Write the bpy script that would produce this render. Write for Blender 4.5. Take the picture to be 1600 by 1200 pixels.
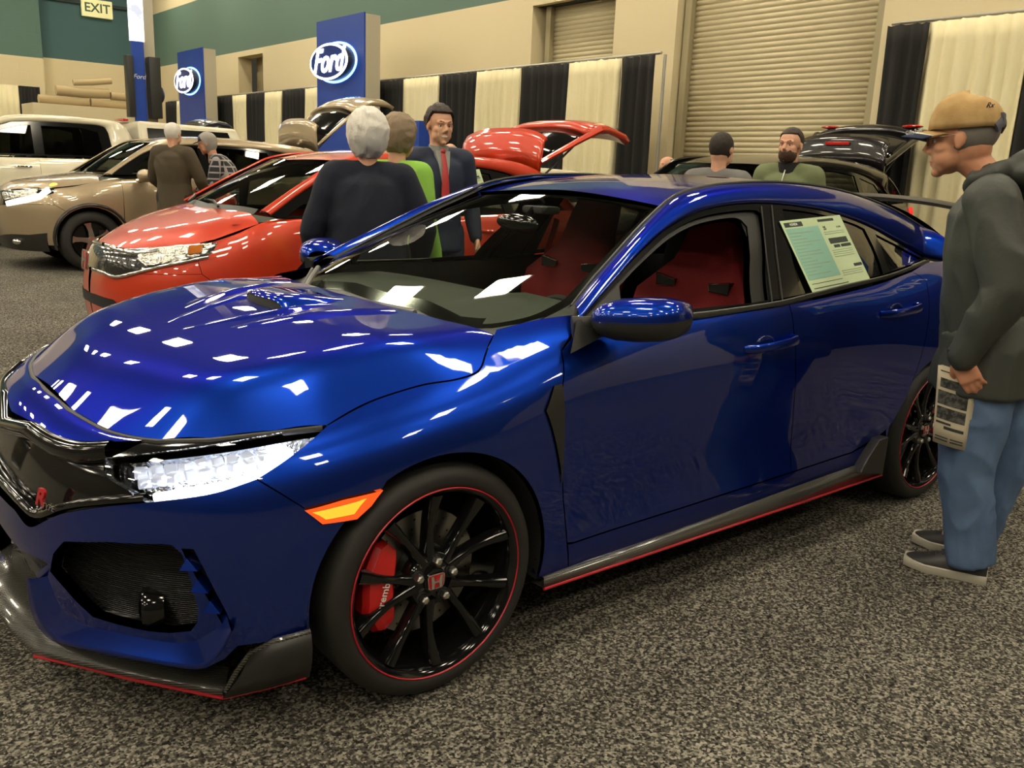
import bpy, bmesh, math, random
import numpy as np
from mathutils import Vector, Matrix
from mathutils.geometry import delaunay_2d_cdt

for o in list(bpy.data.objects): bpy.data.objects.remove(o)
SC = bpy.context.scene
COL = SC.collection
PI = math.pi
# ------------------------------------------------------------------ camera
CAM = np.array([-0.33024, -2.67143, 1.39657]); FPX = 1369.74
YAW, PITCH, ROLL = 0.6910852, -0.23731389, 0.0430277
_f = np.array([math.sin(YAW)*math.cos(PITCH), math.cos(YAW)*math.cos(PITCH), math.sin(PITCH)])
_r0 = np.array([math.cos(YAW), -math.sin(YAW), 0.0]); _u0 = np.cross(_r0, _f)
_r = math.cos(ROLL)*_r0+math.sin(ROLL)*_u0; _u = -math.sin(ROLL)*_r0+math.cos(ROLL)*_u0
cd = bpy.data.cameras.new('camera'); cam = bpy.data.objects.new('camera', cd); COL.objects.link(cam)
cd.sensor_width = 36; cd.lens = FPX/1600*36; cd.clip_start = .05; cd.clip_end = 200
M = Matrix(((_r[0], _u[0], -_f[0], CAM[0]), (_r[1], _u[1], -_f[1], CAM[1]), (_r[2], _u[2], -_f[2], CAM[2]), (0, 0, 0, 1)))
cam.matrix_world = M
SC.camera = cam
def proj(P):
    d = np.atleast_2d(P)-CAM; w = d@_f
    return np.stack([800+FPX*(d@_r)/w, 600-FPX*(d@_u)/w], 1)
def at(px, py, axis, val):
    """the point where the sight line of a photo pixel meets the plane axis=val"""
    d = _f+_r*(px-800)/FPX-_u*(py-600)/FPX
    return CAM+d*((val-CAM[axis])/d[axis])
# ------------------------------------------------------------------ world / exposure
SC.view_settings.view_transform = 'Standard'; SC.view_settings.look = 'None'
SC.view_settings.gamma = 1.0; SC.view_settings.use_curve_mapping = False
SC.view_settings.exposure = 0.12
w = bpy.data.worlds.new('world'); SC.world = w; w.use_nodes = True
w.node_tree.nodes['Background'].inputs[0].default_value = (1.0, .86, .62, 1)
w.node_tree.nodes['Background'].inputs[1].default_value = 0.04
# ------------------------------------------------------------------ materials
def srgb(r, g, b):
    f = lambda c: (c/255/12.92) if c/255 <= .04045 else ((c/255+.055)/1.055)**2.4
    return (f(r), f(g), f(b))
MATS = {}
def mat(name, col, rough=.5, metal=0., coat=0., emit=None, es=1., noise=None, bump=None, spec=.5, trans=0., sheen=0., coatr=.03):
    if name in MATS: return MATS[name]
    m = bpy.data.materials.new(name); m.use_nodes = True; MATS[name] = m
    nt = m.node_tree; b = nt.nodes['Principled BSDF']
    b.inputs['Base Color'].default_value = (*col, 1); b.inputs['Roughness'].default_value = rough
    b.inputs['Metallic'].default_value = metal; b.inputs['Coat Weight'].default_value = coat
    b.inputs['Coat Roughness'].default_value = coatr
    b.inputs['Specular IOR Level'].default_value = spec
    b.inputs['Transmission Weight'].default_value = trans
    if sheen: b.inputs['Sheen Weight'].default_value = sheen
    if emit:
        b.inputs['Emission Color'].default_value = (*emit, 1); b.inputs['Emission Strength'].default_value = es
    if noise or bump:
        tc = nt.nodes.new('ShaderNodeTexCoord')
    if noise:   # (scale, second colour, contrast lo, hi)
        sc_, c2, lo, hi = noise
        n = nt.nodes.new('ShaderNodeTexNoise'); n.inputs['Scale'].default_value = sc_; n.inputs['Detail'].default_value = 4
        nt.links.new(tc.outputs['Object'], n.inputs['Vector'])
        r = nt.nodes.new('ShaderNodeMapRange'); r.inputs[1].default_value = lo; r.inputs[2].default_value = hi
        nt.links.new(n.outputs['Fac'], r.inputs[0])
        x = nt.nodes.new('ShaderNodeMix'); x.data_type = 'RGBA'
        x.inputs[6].default_value = (*col, 1); x.inputs[7].default_value = (*c2, 1)
        nt.links.new(r.outputs[0], x.inputs[0]); nt.links.new(x.outputs[2], b.inputs['Base Color'])
    if bump:    # (scale, strength, distance)
        n = nt.nodes.new('ShaderNodeTexNoise'); n.inputs['Scale'].default_value = bump[0]; n.inputs['Detail'].default_value = 3
        nt.links.new(tc.outputs['Object'], n.inputs['Vector'])
        bp = nt.nodes.new('ShaderNodeBump'); bp.inputs['Strength'].default_value = bump[1]; bp.inputs['Distance'].default_value = bump[2]
        nt.links.new(n.outputs['Fac'], bp.inputs['Height']); nt.links.new(bp.outputs[0], b.inputs['Normal'])
    return m
def glass(name, tint, ior=1.5, rough=0.0, boost=1.0):
    if name in MATS: return MATS[name]
    m = bpy.data.materials.new(name); m.use_nodes = True; MATS[name] = m
    nt = m.node_tree; nt.nodes.clear()
    o = nt.nodes.new('ShaderNodeOutputMaterial'); mx = nt.nodes.new('ShaderNodeMixShader')
    t = nt.nodes.new('ShaderNodeBsdfTransparent'); t.inputs[0].default_value = (*tint, 1)
    g = nt.nodes.new('ShaderNodeBsdfGlossy'); g.inputs['Roughness'].default_value = rough
    fr = nt.nodes.new('ShaderNodeFresnel'); fr.inputs[0].default_value = ior
    ge = nt.nodes.new('ShaderNodeNewGeometry'); inv = nt.nodes.new('ShaderNodeMath'); inv.operation = 'MULTIPLY_ADD'
    # same reflectance from both faces of the pane
    inv.inputs[1].default_value = (1/ior-ior); inv.inputs[2].default_value = ior
    nt.links.new(ge.outputs['Backfacing'], inv.inputs[0]); nt.links.new(inv.outputs[0], fr.inputs[0])

    mu = nt.nodes.new('ShaderNodeMath'); mu.operation = 'MULTIPLY'; mu.inputs[1].default_value = boost; mu.use_clamp = True
    nt.links.new(fr.outputs[0], mu.inputs[0]); nt.links.new(mu.outputs[0], mx.inputs[0])
    nt.links.new(t.outputs[0], mx.inputs[1]); nt.links.new(g.outputs[0], mx.inputs[2]); nt.links.new(mx.outputs[0], o.inputs[0])
    return m
def carbon(name='carbon_fibre', sc_=90.):
    if name in MATS: return MATS[name]
    m = mat(name, (.02, .02, .02), .25, .0, .6); nt = m.node_tree; b = nt.nodes['Principled BSDF']
    tc = nt.nodes.new('ShaderNodeTexCoord'); wv = nt.nodes.new('ShaderNodeTexWave'); wv.bands_direction = 'DIAGONAL'
    wv.inputs['Scale'].default_value = sc_
    nt.links.new(tc.outputs['Object'], wv.inputs['Vector'])
    x = nt.nodes.new('ShaderNodeMix'); x.data_type = 'RGBA'; x.inputs[6].default_value = (.012, .012, .012, 1); x.inputs[7].default_value = (.16, .155, .13, 1)
    nt.links.new(wv.outputs['Fac'], x.inputs[0]); nt.links.new(x.outputs[2], b.inputs['Base Color'])
    return m
# ------------------------------------------------------------------ objects
def tag(o, label=None, cat=None, group=None, kind=None):
    if label: o['label'] = label
    if cat: o['category'] = cat
    if group: o['group'] = group
    if kind: o['kind'] = kind
    return o
def empty(name, loc=(0, 0, 0), rz=0., **k):
    o = bpy.data.objects.new(name, None); COL.objects.link(o); o.location = loc; o.rotation_euler = (0, 0, rz)
    o.empty_display_size = .2
    return tag(o, **k)
def link(name, me, parent=None, **k):
    o = bpy.data.objects.new(name, me); COL.objects.link(o)
    if parent: o.parent = parent
    return tag(o, **k)
def mk(name, V, F, m, parent=None, smooth=True, normals=None, mi=None, **k):
    me = bpy.data.meshes.new(name); me.from_pydata([tuple(map(float, v)) for v in V], [], [tuple(map(int, f)) for f in F])
    for x in (m if isinstance(m, (list, tuple)) else [m]): me.materials.append(x)
    if mi is not None: me.polygons.foreach_set('material_index', mi)
    if smooth: me.polygons.foreach_set('use_smooth', [True]*len(me.polygons))
    me.update()
    if normals is not None: me.normals_split_custom_set_from_vertices([tuple(map(float, n)) for n in normals])
    return link(name, me, parent, **k)
class MB:
    """collects shapes into one mesh"""
    def __init__(s): s.V = []; s.F = []; s.I = []
    def add(s, V, F, mi=0):
        n = len(s.V); s.V += [tuple(v) for v in V]; s.F += [tuple(i+n for i in f) for f in F]; s.I += [mi]*len(F); return s
    def box(s, c, d, rot=None, mi=0, b=0.):
        bm = bmesh.new(); bmesh.ops.create_cube(bm, size=1)
        for v in bm.verts: v.co = Vector((v.co.x*d[0], v.co.y*d[1], v.co.z*d[2]))
        if b: bmesh.ops.bevel(bm, geom=bm.edges[:], offset=b, segments=2, affect='EDGES', profile=.6)
        if rot is not None:
            R = rot if isinstance(rot, Matrix) else Matrix.Rotation(rot[2], 3, 'Z')@Matrix.Rotation(rot[1], 3, 'Y')@Matrix.Rotation(rot[0], 3, 'X')
            bmesh.ops.transform(bm, matrix=R.to_4x4(), verts=bm.verts)
        bm.verts.index_update()
        s.add([tuple(v.co+Vector(c)) for v in bm.verts], [[v.index for v in f.verts] for f in bm.faces], mi); bm.free(); return s
    def tube(s, pts, r, n=10, caps=True, mi=0, sq=None):
        pts = [np.array(p, float) for p in pts]; k = len(pts)
        rr = r if hasattr(r, '__len__') else [r]*k
        V = []; up = None
        for i, p in enumerate(pts):
            t = pts[min(i+1, k-1)]-pts[max(i-1, 0)]; t /= (np.linalg.norm(t)+1e-9)
            if up is None:
                up = np.array([0, 0, 1.]) if abs(t[2]) < .9 else np.array([0, 1., 0])
            a = np.cross(t, up); a /= np.linalg.norm(a)+1e-9; b_ = np.cross(a, t); up = b_
            for j in range(n):
                th = 2*PI*j/n; e = (1, 1) if sq is None else sq
                V.append(p+rr[i]*(a*math.cos(th)*e[0]+b_*math.sin(th)*e[1]))
        F = [(i*n+j, i*n+(j+1) % n, (i+1)*n+(j+1) % n, (i+1)*n+j) for i in range(k-1) for j in range(n)]
        if caps: F += [tuple(range(n))[::-1], tuple(range((k-1)*n, k*n))]
        return s.add(V, F, mi)
    def lathe(s, prof, n=48, axis='Y', c=(0, 0, 0), mi=0, close=False):
        """prof: list of (axial, radius)"""
        V = []
        for a, r in prof:
            for j in range(n):
                th = 2*PI*j/n; x, y = r*math.cos(th), r*math.sin(th)
                V.append({'Y': (c[0]+x, c[1]+a, c[2]+y), 'Z': (c[0]+x, c[1]+y, c[2]+a), 'X': (c[0]+a, c[1]+x, c[2]+y)}[axis])
        k = len(prof); F = [(i*n+j, i*n+(j+1) % n, (i+1)*n+(j+1) % n, (i+1)*n+j) for i in range(k-1) for j in range(n)]
        if close: F += [((k-1)*n+j, (k-1)*n+(j+1) % n, (j+1) % n, j) for j in range(n)]
        return s.add(V, F, mi)
    def ell(s, c, r, nu=24, nv=14, mi=0, fn=None):
        V = []
        for i in range(nv+1):
            ph = PI*i/nv
            for j in range(nu):
                th = 2*PI*j/nu
                d = (math.sin(ph)*math.cos(th), math.sin(ph)*math.sin(th), math.cos(ph))
                p = (c[0]+d[0]*r[0], c[1]+d[1]*r[1], c[2]+d[2]*r[2])
                V.append(fn(p, d) if fn else p)
        return s.add(V, [(i*nu+j, (i+1)*nu+j, (i+1)*nu+(j+1) % nu, i*nu+(j+1) % nu) for i in range(nv) for j in range(nu)], mi)
    def prism(s, poly, a0, a1, axis='Y', mi=0):
        """extrude a 2-D polygon; poly in the two other axes"""
        n = len(poly); f = {'Y': lambda p, a: (p[0], a, p[1]), 'Z': lambda p, a: (p[0], p[1], a), 'X': lambda p, a: (a, p[0], p[1])}[axis]
        V = [f(p, a0) for p in poly]+[f(p, a1) for p in poly]
        return s.add(V, [tuple(range(n))[::-1], tuple(range(n, 2*n))]+[(i, (i+1) % n, n+(i+1) % n, n+i) for i in range(n)], mi)
    def xf(s, M_):
        s.V = [tuple(M_@Vector(v)) for v in s.V]; return s
    def build(s, name, m, parent=None, smooth=True, fixn=True, bevel=0., mods=None, auto=35., **k):
        o = mk(name, s.V, s.F, m, parent, smooth, mi=s.I, **k)
        if fixn:
            bm = bmesh.new(); bm.from_mesh(o.data); bmesh.ops.recalc_face_normals(bm, faces=bm.faces); bm.to_mesh(o.data); bm.free()
        if smooth and auto: o.data.set_sharp_from_angle(angle=math.radians(auto))
        if bevel:
            b = o.modifiers.new('bevel', 'BEVEL'); b.width = bevel; b.segments = 2; b.limit_method = 'ANGLE'
        return o
def text_mesh(txt, size, m, name, parent, M_, depth=.002, shear=0., bold=0., align='CENTER', **k):
    c = bpy.data.curves.new(name, 'FONT'); c.body = txt; c.size = size; c.extrude = depth; c.shear = shear; c.offset = bold
    c.align_x = align; c.align_y = 'CENTER'; c.resolution_u = 3
    t = bpy.data.objects.new('tmp', c); COL.objects.link(t)
    dg = bpy.context.evaluated_depsgraph_get(); me = bpy.data.meshes.new_from_object(t.evaluated_get(dg))
    bpy.data.objects.remove(t)
    me.transform(M_); me.materials.clear(); me.materials.append(m); me.name = name
    return link(name, me, parent, **k)
def frame_M(o, x, y):
    """matrix whose local x,y axes are given"""
    x = Vector(x).normalized(); z = x.cross(Vector(y)).normalized(); y = z.cross(x)
    return Matrix(((x.x, y.x, z.x, o[0]), (x.y, y.y, z.y, o[1]), (x.z, y.z, z.z, o[2]), (0, 0, 0, 1)))
# ------------------------------------------------------------------ B-spline surfaces
def bs(n, t):
    """clamped uniform cubic B-spline basis rows for parameters t in [0, n-1]"""
    t = np.clip(np.asarray(t, float), 0, n-1)
    sp = n-3; x = t/(n-1)*sp
    kn = np.concatenate([[0]*3, np.arange(sp+1), [sp]*3]).astype(float)
    B = np.zeros((len(t), n+3))
    k = np.clip(np.floor(x).astype(int), 0, sp-1)+3
    B[np.arange(len(t)), k] = 1
    for d in range(1, 4):
        Bn = np.zeros_like(B)
        for i in range(n+3-d):
            a = kn[i+d]-kn[i]; b = kn[i+d+1]-kn[i+1]
            if a > 0: Bn[:, i] += (x-kn[i])/a*B[:, i]
            if b > 0: Bn[:, i] += (kn[i+d+1]-x)/b*B[:, i+1]
        B = Bn
    return B[:, :n]
class Surf:
    def __init__(s, net, out=1., off=(0, 0, 0)):
        s.P = np.array(net, float); s.nu, s.nv = s.P.shape[:2]; s.out = out; s._g = None; s._c = None; s.off = np.array(off, float)
    def ev(s, uv):
        uv = np.atleast_2d(uv); k = len(uv)
        A = (bs(s.nu, uv[:, 0])@s.P.reshape(s.nu, -1)).reshape(k, s.nv, 3); return (A*bs(s.nv, uv[:, 1])[:, :, None]).sum(1)
    def der(s, uv, h=2e-3):
        uv = np.atleast_2d(uv).astype(float); lo = np.zeros(2); hi = np.array([s.nu-1, s.nv-1.])
        r = []
        for ax in (0, 1):
            a = uv.copy(); b = uv.copy(); a[:, ax] = np.minimum(a[:, ax]+h, hi[ax]); b[:, ax] = np.maximum(b[:, ax]-h, lo[ax])
            r.append((s.ev(a)-s.ev(b))/(a[:, ax]-b[:, ax])[:, None])
        return r
    def nrm(s, uv):
        a, b = s.der(uv); n = np.cross(a, b)*s.out; return n/(np.linalg.norm(n, axis=1)[:, None]+1e-12)
    def inv(s, px):
        """surface parameters of the surface point seen at each photo pixel"""
        px = np.atleast_2d(px).astype(float)
        if s._g is None:
            U, Vv = np.meshgrid(np.linspace(0, s.nu-1, s.nu*7), np.linspace(0, s.nv-1, s.nv*7), indexing='ij')
            g = np.stack([U.ravel(), Vv.ravel()], 1); X = s.ev(g); n = s.nrm(g); vis = ((CAM-s.off-X)*n).sum(1) > -.02
            s._g = (g[vis], proj(X[vis]+s.off))
        out = []
        for p in px:
            q = s._g[0][np.argmin(((s._g[1]-p)**2).sum(1))].copy()
            for it in range(7):
                h = 1e-3; e0 = -h if q[0]+h > s.nu-1 else h; e1 = -h if q[1]+h > s.nv-1 else h
                W3 = proj(s.ev(np.array([q, [q[0]+e0, q[1]], [q[0], q[1]+e1]]))+s.off); a = W3[0]
                if abs(a-p).max() < .02: break
                J = np.stack([(W3[1]-a)/e0, (W3[2]-a)/e1], 1)
                try: st = np.linalg.solve(J.T@J+1e-3*np.eye(2)*np.trace(J.T@J)*.01, J.T@(p-a))
                except Exception: break
                q = np.clip(q+np.clip(st, -.5, .5), 0, [s.nu-1, s.nv-1])
            out.append(q)
        return np.array(out)
def crv(pts, n=6):
    """Catmull-Rom through the points (open)"""
    P = np.array(pts, float)
    if len(P) < 3: return np.array([P[0]+(P[-1]-P[0])*t for t in np.linspace(0, 1, n+1)])
    E = np.vstack([2*P[0]-P[1], P, 2*P[-1]-P[-2]]); o = []
    for i in range(1, len(E)-2):
        for t in np.linspace(0, 1, n, endpoint=False):
            a, b, c, d = E[i-1], E[i], E[i+1], E[i+2]
            o.append(.5*((2*b)+(c-a)*t+(2*a-5*b+4*c-d)*t*t+(3*b-a-3*c+d)*t**3))
    o.append(P[-1]); return np.array(o)
def loop(*segs):
    """join curves into a closed loop, dropping doubled ends"""
    L = []
    for sg in segs:
        for p in np.array(sg, float):
            if not L or np.linalg.norm(L[-1]-p) > 1e-9: L.append(p)
    if np.linalg.norm(L[0]-L[-1]) < 1e-9: L.pop()
    return np.array(L)
def inpoly(P, L):
    x, y = P[:, 0], P[:, 1]; c = np.zeros(len(P), bool)
    for i in range(len(L)):
        a, b = L[i], L[i-1]
        k = ((a[1] > y) != (b[1] > y)); 
        with np.errstate(divide='ignore', invalid='ignore'):
            c ^= k & (x < (b[0]-a[0])*(y-a[1])/(b[1]-a[1])+a[0])
    return c
def area2(L): return .5*sum(L[i-1][0]*L[i][1]-L[i][0]*L[i-1][1] for i in range(len(L)))
def resample(L, sx, sy, step):
    o = []
    for i in range(len(L)):
        a, b = L[i], L[(i+1) % len(L)]; d = math.hypot((b[0]-a[0])*sx, (b[1]-a[1])*sy); k = max(1, int(math.ceil(d/step)))
        for j in range(k): o.append(a+(b-a)*j/k)
    return np.array(o)
def panel_geo(S, outer, holes=(), off=0., gap=.002, depth=.025, step=.035, mir=False, twoside=False):
    """cut a panel out of a spline surface; loops in (u, v). Returns V, F, N"""
    c = outer.mean(0)[None]; a, b = S.der(c); sx, sy = np.linalg.norm(a), np.linalg.norm(b)
    loops = [resample(outer, sx, sy, step)]+[resample(h, sx, sy, step) for h in holes]
    ins = []
    for i, L in enumerate(loops):
        if (area2(L) < 0) != (i > 0): L = L[::-1]      # outer CCW, holes CW: inside is on the left
        if gap:
            P = S.ev(L); t = np.roll(P, -1, 0)-np.roll(P, 1, 0); n = np.cross(*S.der(L)); 
            iw = np.cross(n, t); iw /= np.linalg.norm(iw, axis=1)[:, None]+1e-12; iw *= gap
            du, dv = S.der(L); E = (du*du).sum(1); Fq = (du*dv).sum(1); G = (dv*dv).sum(1); D = E*G-Fq*Fq+1e-12
            p1 = (iw*du).sum(1); p2 = (iw*dv).sum(1)
            st = np.stack([(G*p1-Fq*p2)/D, (E*p2-Fq*p1)/D], 1)
            L = L+np.clip(st, -.2, .2)
        L = np.clip(L, 0, [S.nu-1, S.nv-1]); ins.append(L)
    lo = ins[0].min(0); hi = ins[0].max(0)
    gx = np.arange(lo[0]+.5*step/sx, hi[0], step/sx); gy = np.arange(lo[1]+.5*step/sy, hi[1], step/sy)
    g = np.stack(np.meshgrid(gx, gy), -1).reshape(-1, 2)
    if len(g):
        k = inpoly(g, ins[0])
        for h in ins[1:]: k &= ~inpoly(g, h)
        g = g[k]
    if len(g):   # keep clear of the boundary
        A = np.vstack(ins)*[sx, sy]; G2 = g*[sx, sy]
        dm = np.concatenate([((A[None]-G2[i:i+400, None])**2).sum(2).min(1) for i in range(0, len(G2), 400)]); g = g[dm > (step*.45)**2]
    allp = np.vstack(ins+[g]) if len(g) else np.vstack(ins)
    ed = []; n0 = 0
    for L in ins:
        ed += [(n0+i, n0+(i+1) % len(L)) for i in range(len(L))]; n0 += len(L)
    vs, _, fs, *_ = delaunay_2d_cdt([Vector((p[0]*sx, p[1]*sy)) for p in allp], ed, [], 0, 1e-7)
    uv = np.array([[v.x/sx, v.y/sy] for v in vs]); fs = [f for f in fs]
    cen = np.array([uv[list(f)].mean(0) for f in fs]); k = inpoly(cen, ins[0])
    for h in ins[1:]: k &= ~inpoly(cen, h)
    fs = [tuple(f) for f, q in zip(fs, k) if q]
    uv = np.clip(uv, 0, [S.nu-1, S.nv-1])
    N = S.nrm(uv); V = S.ev(uv)+N*off
    T = []
    for f in fs:
        n = np.cross(V[f[1]]-V[f[0]], V[f[2]]-V[f[0]])
        if np.dot(n, N[f[0]]) < 0: f = f[::-1]
        T.append(f)
    V = list(V); N = list(N)
    if depth:
        for L in ins:
            P = S.ev(L)+S.nrm(L)*off; n = S.nrm(L); t = np.roll(P, -1, 0)-np.roll(P, 1, 0)
            o_ = np.cross(t, n)*np.sign(S.out if True else 1); o_ /= np.linalg.norm(o_, axis=1)[:, None]+1e-12
            # outward direction: away from material
            b0 = len(V); m_ = len(L)
            V += list(P)+list(P-n*depth); N += list(o_)+list(o_)
            for i in range(m_): T.append((b0+i, b0+(i+1) % m_, b0+m_+(i+1) % m_, b0+m_+i))
    return np.array(V), T, np.array(N)
def panel(name, S, outer, m, parent=None, holes=(), both=True, merge_mirror=False, **k):
    lab = k.pop('label', None); kw = {x: k.pop(x) for x in ('off', 'gap', 'depth', 'step') if x in k}
    V, F, N = panel_geo(S, outer, holes, **kw)
    if merge_mirror:
        V2 = V*[1, -1, 1]; N2 = N*[1, -1, 1]; F2 = [tuple(i+len(V) for i in f[::-1]) for f in F]
        return mk(name, np.vstack([V, V2]), list(F)+F2, m, parent, normals=np.vstack([N, N2]), **({'label': lab} if lab else {}))
    o = mk(name, V, F, m, parent, normals=N)
    if lab: o['label'] = lab
    if both:
        o2 = mk(name, V*[1, -1, 1], [f[::-1] for f in F], m, parent, normals=N*[1, -1, 1])
        if lab: o2['label'] = lab
        return o, o2
    return o
def grid(name, P, m, parent=None, smooth=True, both=False, thick=0., **k):
    P = np.array(P, float); a, b = P.shape[:2]
    V = P.reshape(-1, 3); F = [(i*b+j, (i+1)*b+j, (i+1)*b+j+1, i*b+j+1) for i in range(a-1) for j in range(b-1)]
    o = mk(name, V, F, m, parent, smooth, **k)
    if thick:
        s_ = o.modifiers.new('solid', 'SOLIDIFY'); s_.thickness = thick; s_.offset = 0
    if both:
        o2 = mk(name, V*[1, -1, 1], [f[::-1] for f in F], m, parent, smooth, **k)
        if thick: s_ = o2.modifiers.new('solid', 'SOLIDIFY'); s_.thickness = thick; s_.offset = 0
        return o, o2
    return o

def near(S, P, u0=0, u1=None):
    """surface parameters nearest a 3-D point (u limited to a range)"""
    P = np.array(P, float); u1 = S.nu-1 if u1 is None else u1
    if S._c is None:
        U, W = np.meshgrid(np.linspace(0, S.nu-1, S.nu*5), np.linspace(0, S.nv-1, S.nv*5), indexing='ij'); g = np.stack([U.ravel(), W.ravel()], 1); S._c = (g, S.ev(g))
    g, X = S._c; k = (g[:, 0] >= u0) & (g[:, 0] <= u1); g = g[k]
    q = g[((X[k]-P)**2).sum(1).argmin()].copy(); h = 2e-3
    for _ in range(6):
        e0 = -h if q[0]+h > S.nu-1 else h; e1 = -h if q[1]+h > S.nv-1 else h
        Y = S.ev(np.array([q, [q[0]+e0, q[1]], [q[0], q[1]+e1]])); J = np.stack([(Y[1]-Y[0])/e0, (Y[2]-Y[0])/e1], 1)
        d = np.linalg.lstsq(J, P-Y[0], rcond=None)[0]; q = np.clip(q+np.clip(d, -1, 1), 0, [S.nu-1, S.nv-1])
        if abs(d).max() < 1e-4: break
    return q
near2 = near
def hood_surface(edge, top, x0, x1, ymax, slope_f=.75, slope_s=1.15, k=.030, step=.055, off=(0, 0, 0)):
    """crowned bonnet whose rim drops to the edge curve (3-D points of the y<0 side) all round"""
    E_ = np.array(edge, float); E_ = resamp(E_, np.linspace(0, 1, 160)); T = np.gradient(E_[:, :2], axis=0); T /= np.linalg.norm(T, axis=1)[:, None]+1e-12
    Nn = np.stack([-T[:, 1], T[:, 0]], 1)   # points inwards (edge runs from the nose backwards on the y<0 side)
    if np.dot(Nn[80], [0, 1]) < 0: Nn = -Nn
    xs = np.arange(x0, x1+step, step); ys = np.linspace(-ymax, ymax, 2*int(ymax/step)+1)
    net = []
    for x in xs:
        r = []
        for y in ys:
            a = -abs(y); d2 = ((E_[:, :2]-[x, a])**2).sum(1); i = d2.argmin(); v = np.array([x, a])-E_[i, :2]; d = math.sqrt(d2[i])*(1 if v@Nn[i] >= 0 else -1)
            sl = slope_f+(slope_s-slope_f)*min(1, max(0, (abs(E_[i, 1])-.45)/.25)); z1 = E_[i, 2]+sl*d+.0; z2 = top(x, a)
            z1 += sl*d*(float(np.interp(E_[i, 0], [.95, 1.15], [1., .35]))-1) if x1 > 1.2 else 0
            h = max(k-abs(z1-z2), 0)/k; r.append((x, y, min(z1, z2)-h*h*k*.25))
        net.append(r)
    A = np.array(net)
    for _ in range(2):
        Z = A[:, :, 2]; Q = np.pad(Z, 1, mode='edge'); A[:, :, 2] = (Q[:-2, 1:-1]+Q[2:, 1:-1]+Q[1:-1, :-2]+Q[1:-1, 2:]+4*Z)/8
    return Surf(A, off=off)
def resamp(P, t):
    d = np.concatenate([[0], np.cumsum(np.linalg.norm(np.diff(P, axis=0), axis=1))]); d /= d[-1]
    return np.stack([np.interp(t, d, P[:, k]) for k in range(3)], 1)
# =================================================================== the blue hatchback
BLUE = mat('blue_metallic_paint', (.005, .034, .32), .34, .90, 1.0, coatr=.015)
BLUE.node_tree.nodes['Principled BSDF'].inputs['Specular Tint'].default_value = (.05, .11, .42, 1)
GBLK = mat('gloss_black_plastic', (.006, .006, .006), .10, 0, .25, spec=.4)
SBLK = mat('satin_black_plastic', (.022, .022, .02), .42)
MBLK = mat('matt_black_plastic', (.012, .012, .012), .8)
RUBB = mat('tyre_rubber', (.022, .021, .019), .55, spec=.4)
CHRM = mat('chrome', (.75, .74, .7), .12, 1.)
REDL = mat('red_stripe_paint', (.45, .01, .02), .35, coat=.4)
CARB = carbon()
CARB.node_tree.nodes['Mix'].inputs[7].default_value = (.10, .097, .08, 1)
ext = lambda L: np.vstack([L, (L[:-1]*[1, -1, 1])[::-1]]) if False else L
def interp_rows(rows):  # rows: list of stations, each list of (x,y,z)
    return np.array(rows, float)
def fullnet(half):
    """half: stations from the centre line outwards/rearwards on the y<0 side; mirrored to both sides"""
    H = np.array(half, float); R = H[1:][::-1]*[1, -1, 1]; return np.concatenate([R, H], 0)
def st(x, ys, zs): return [(x, -y, z) for y, z in zip(ys, zs)]
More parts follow.
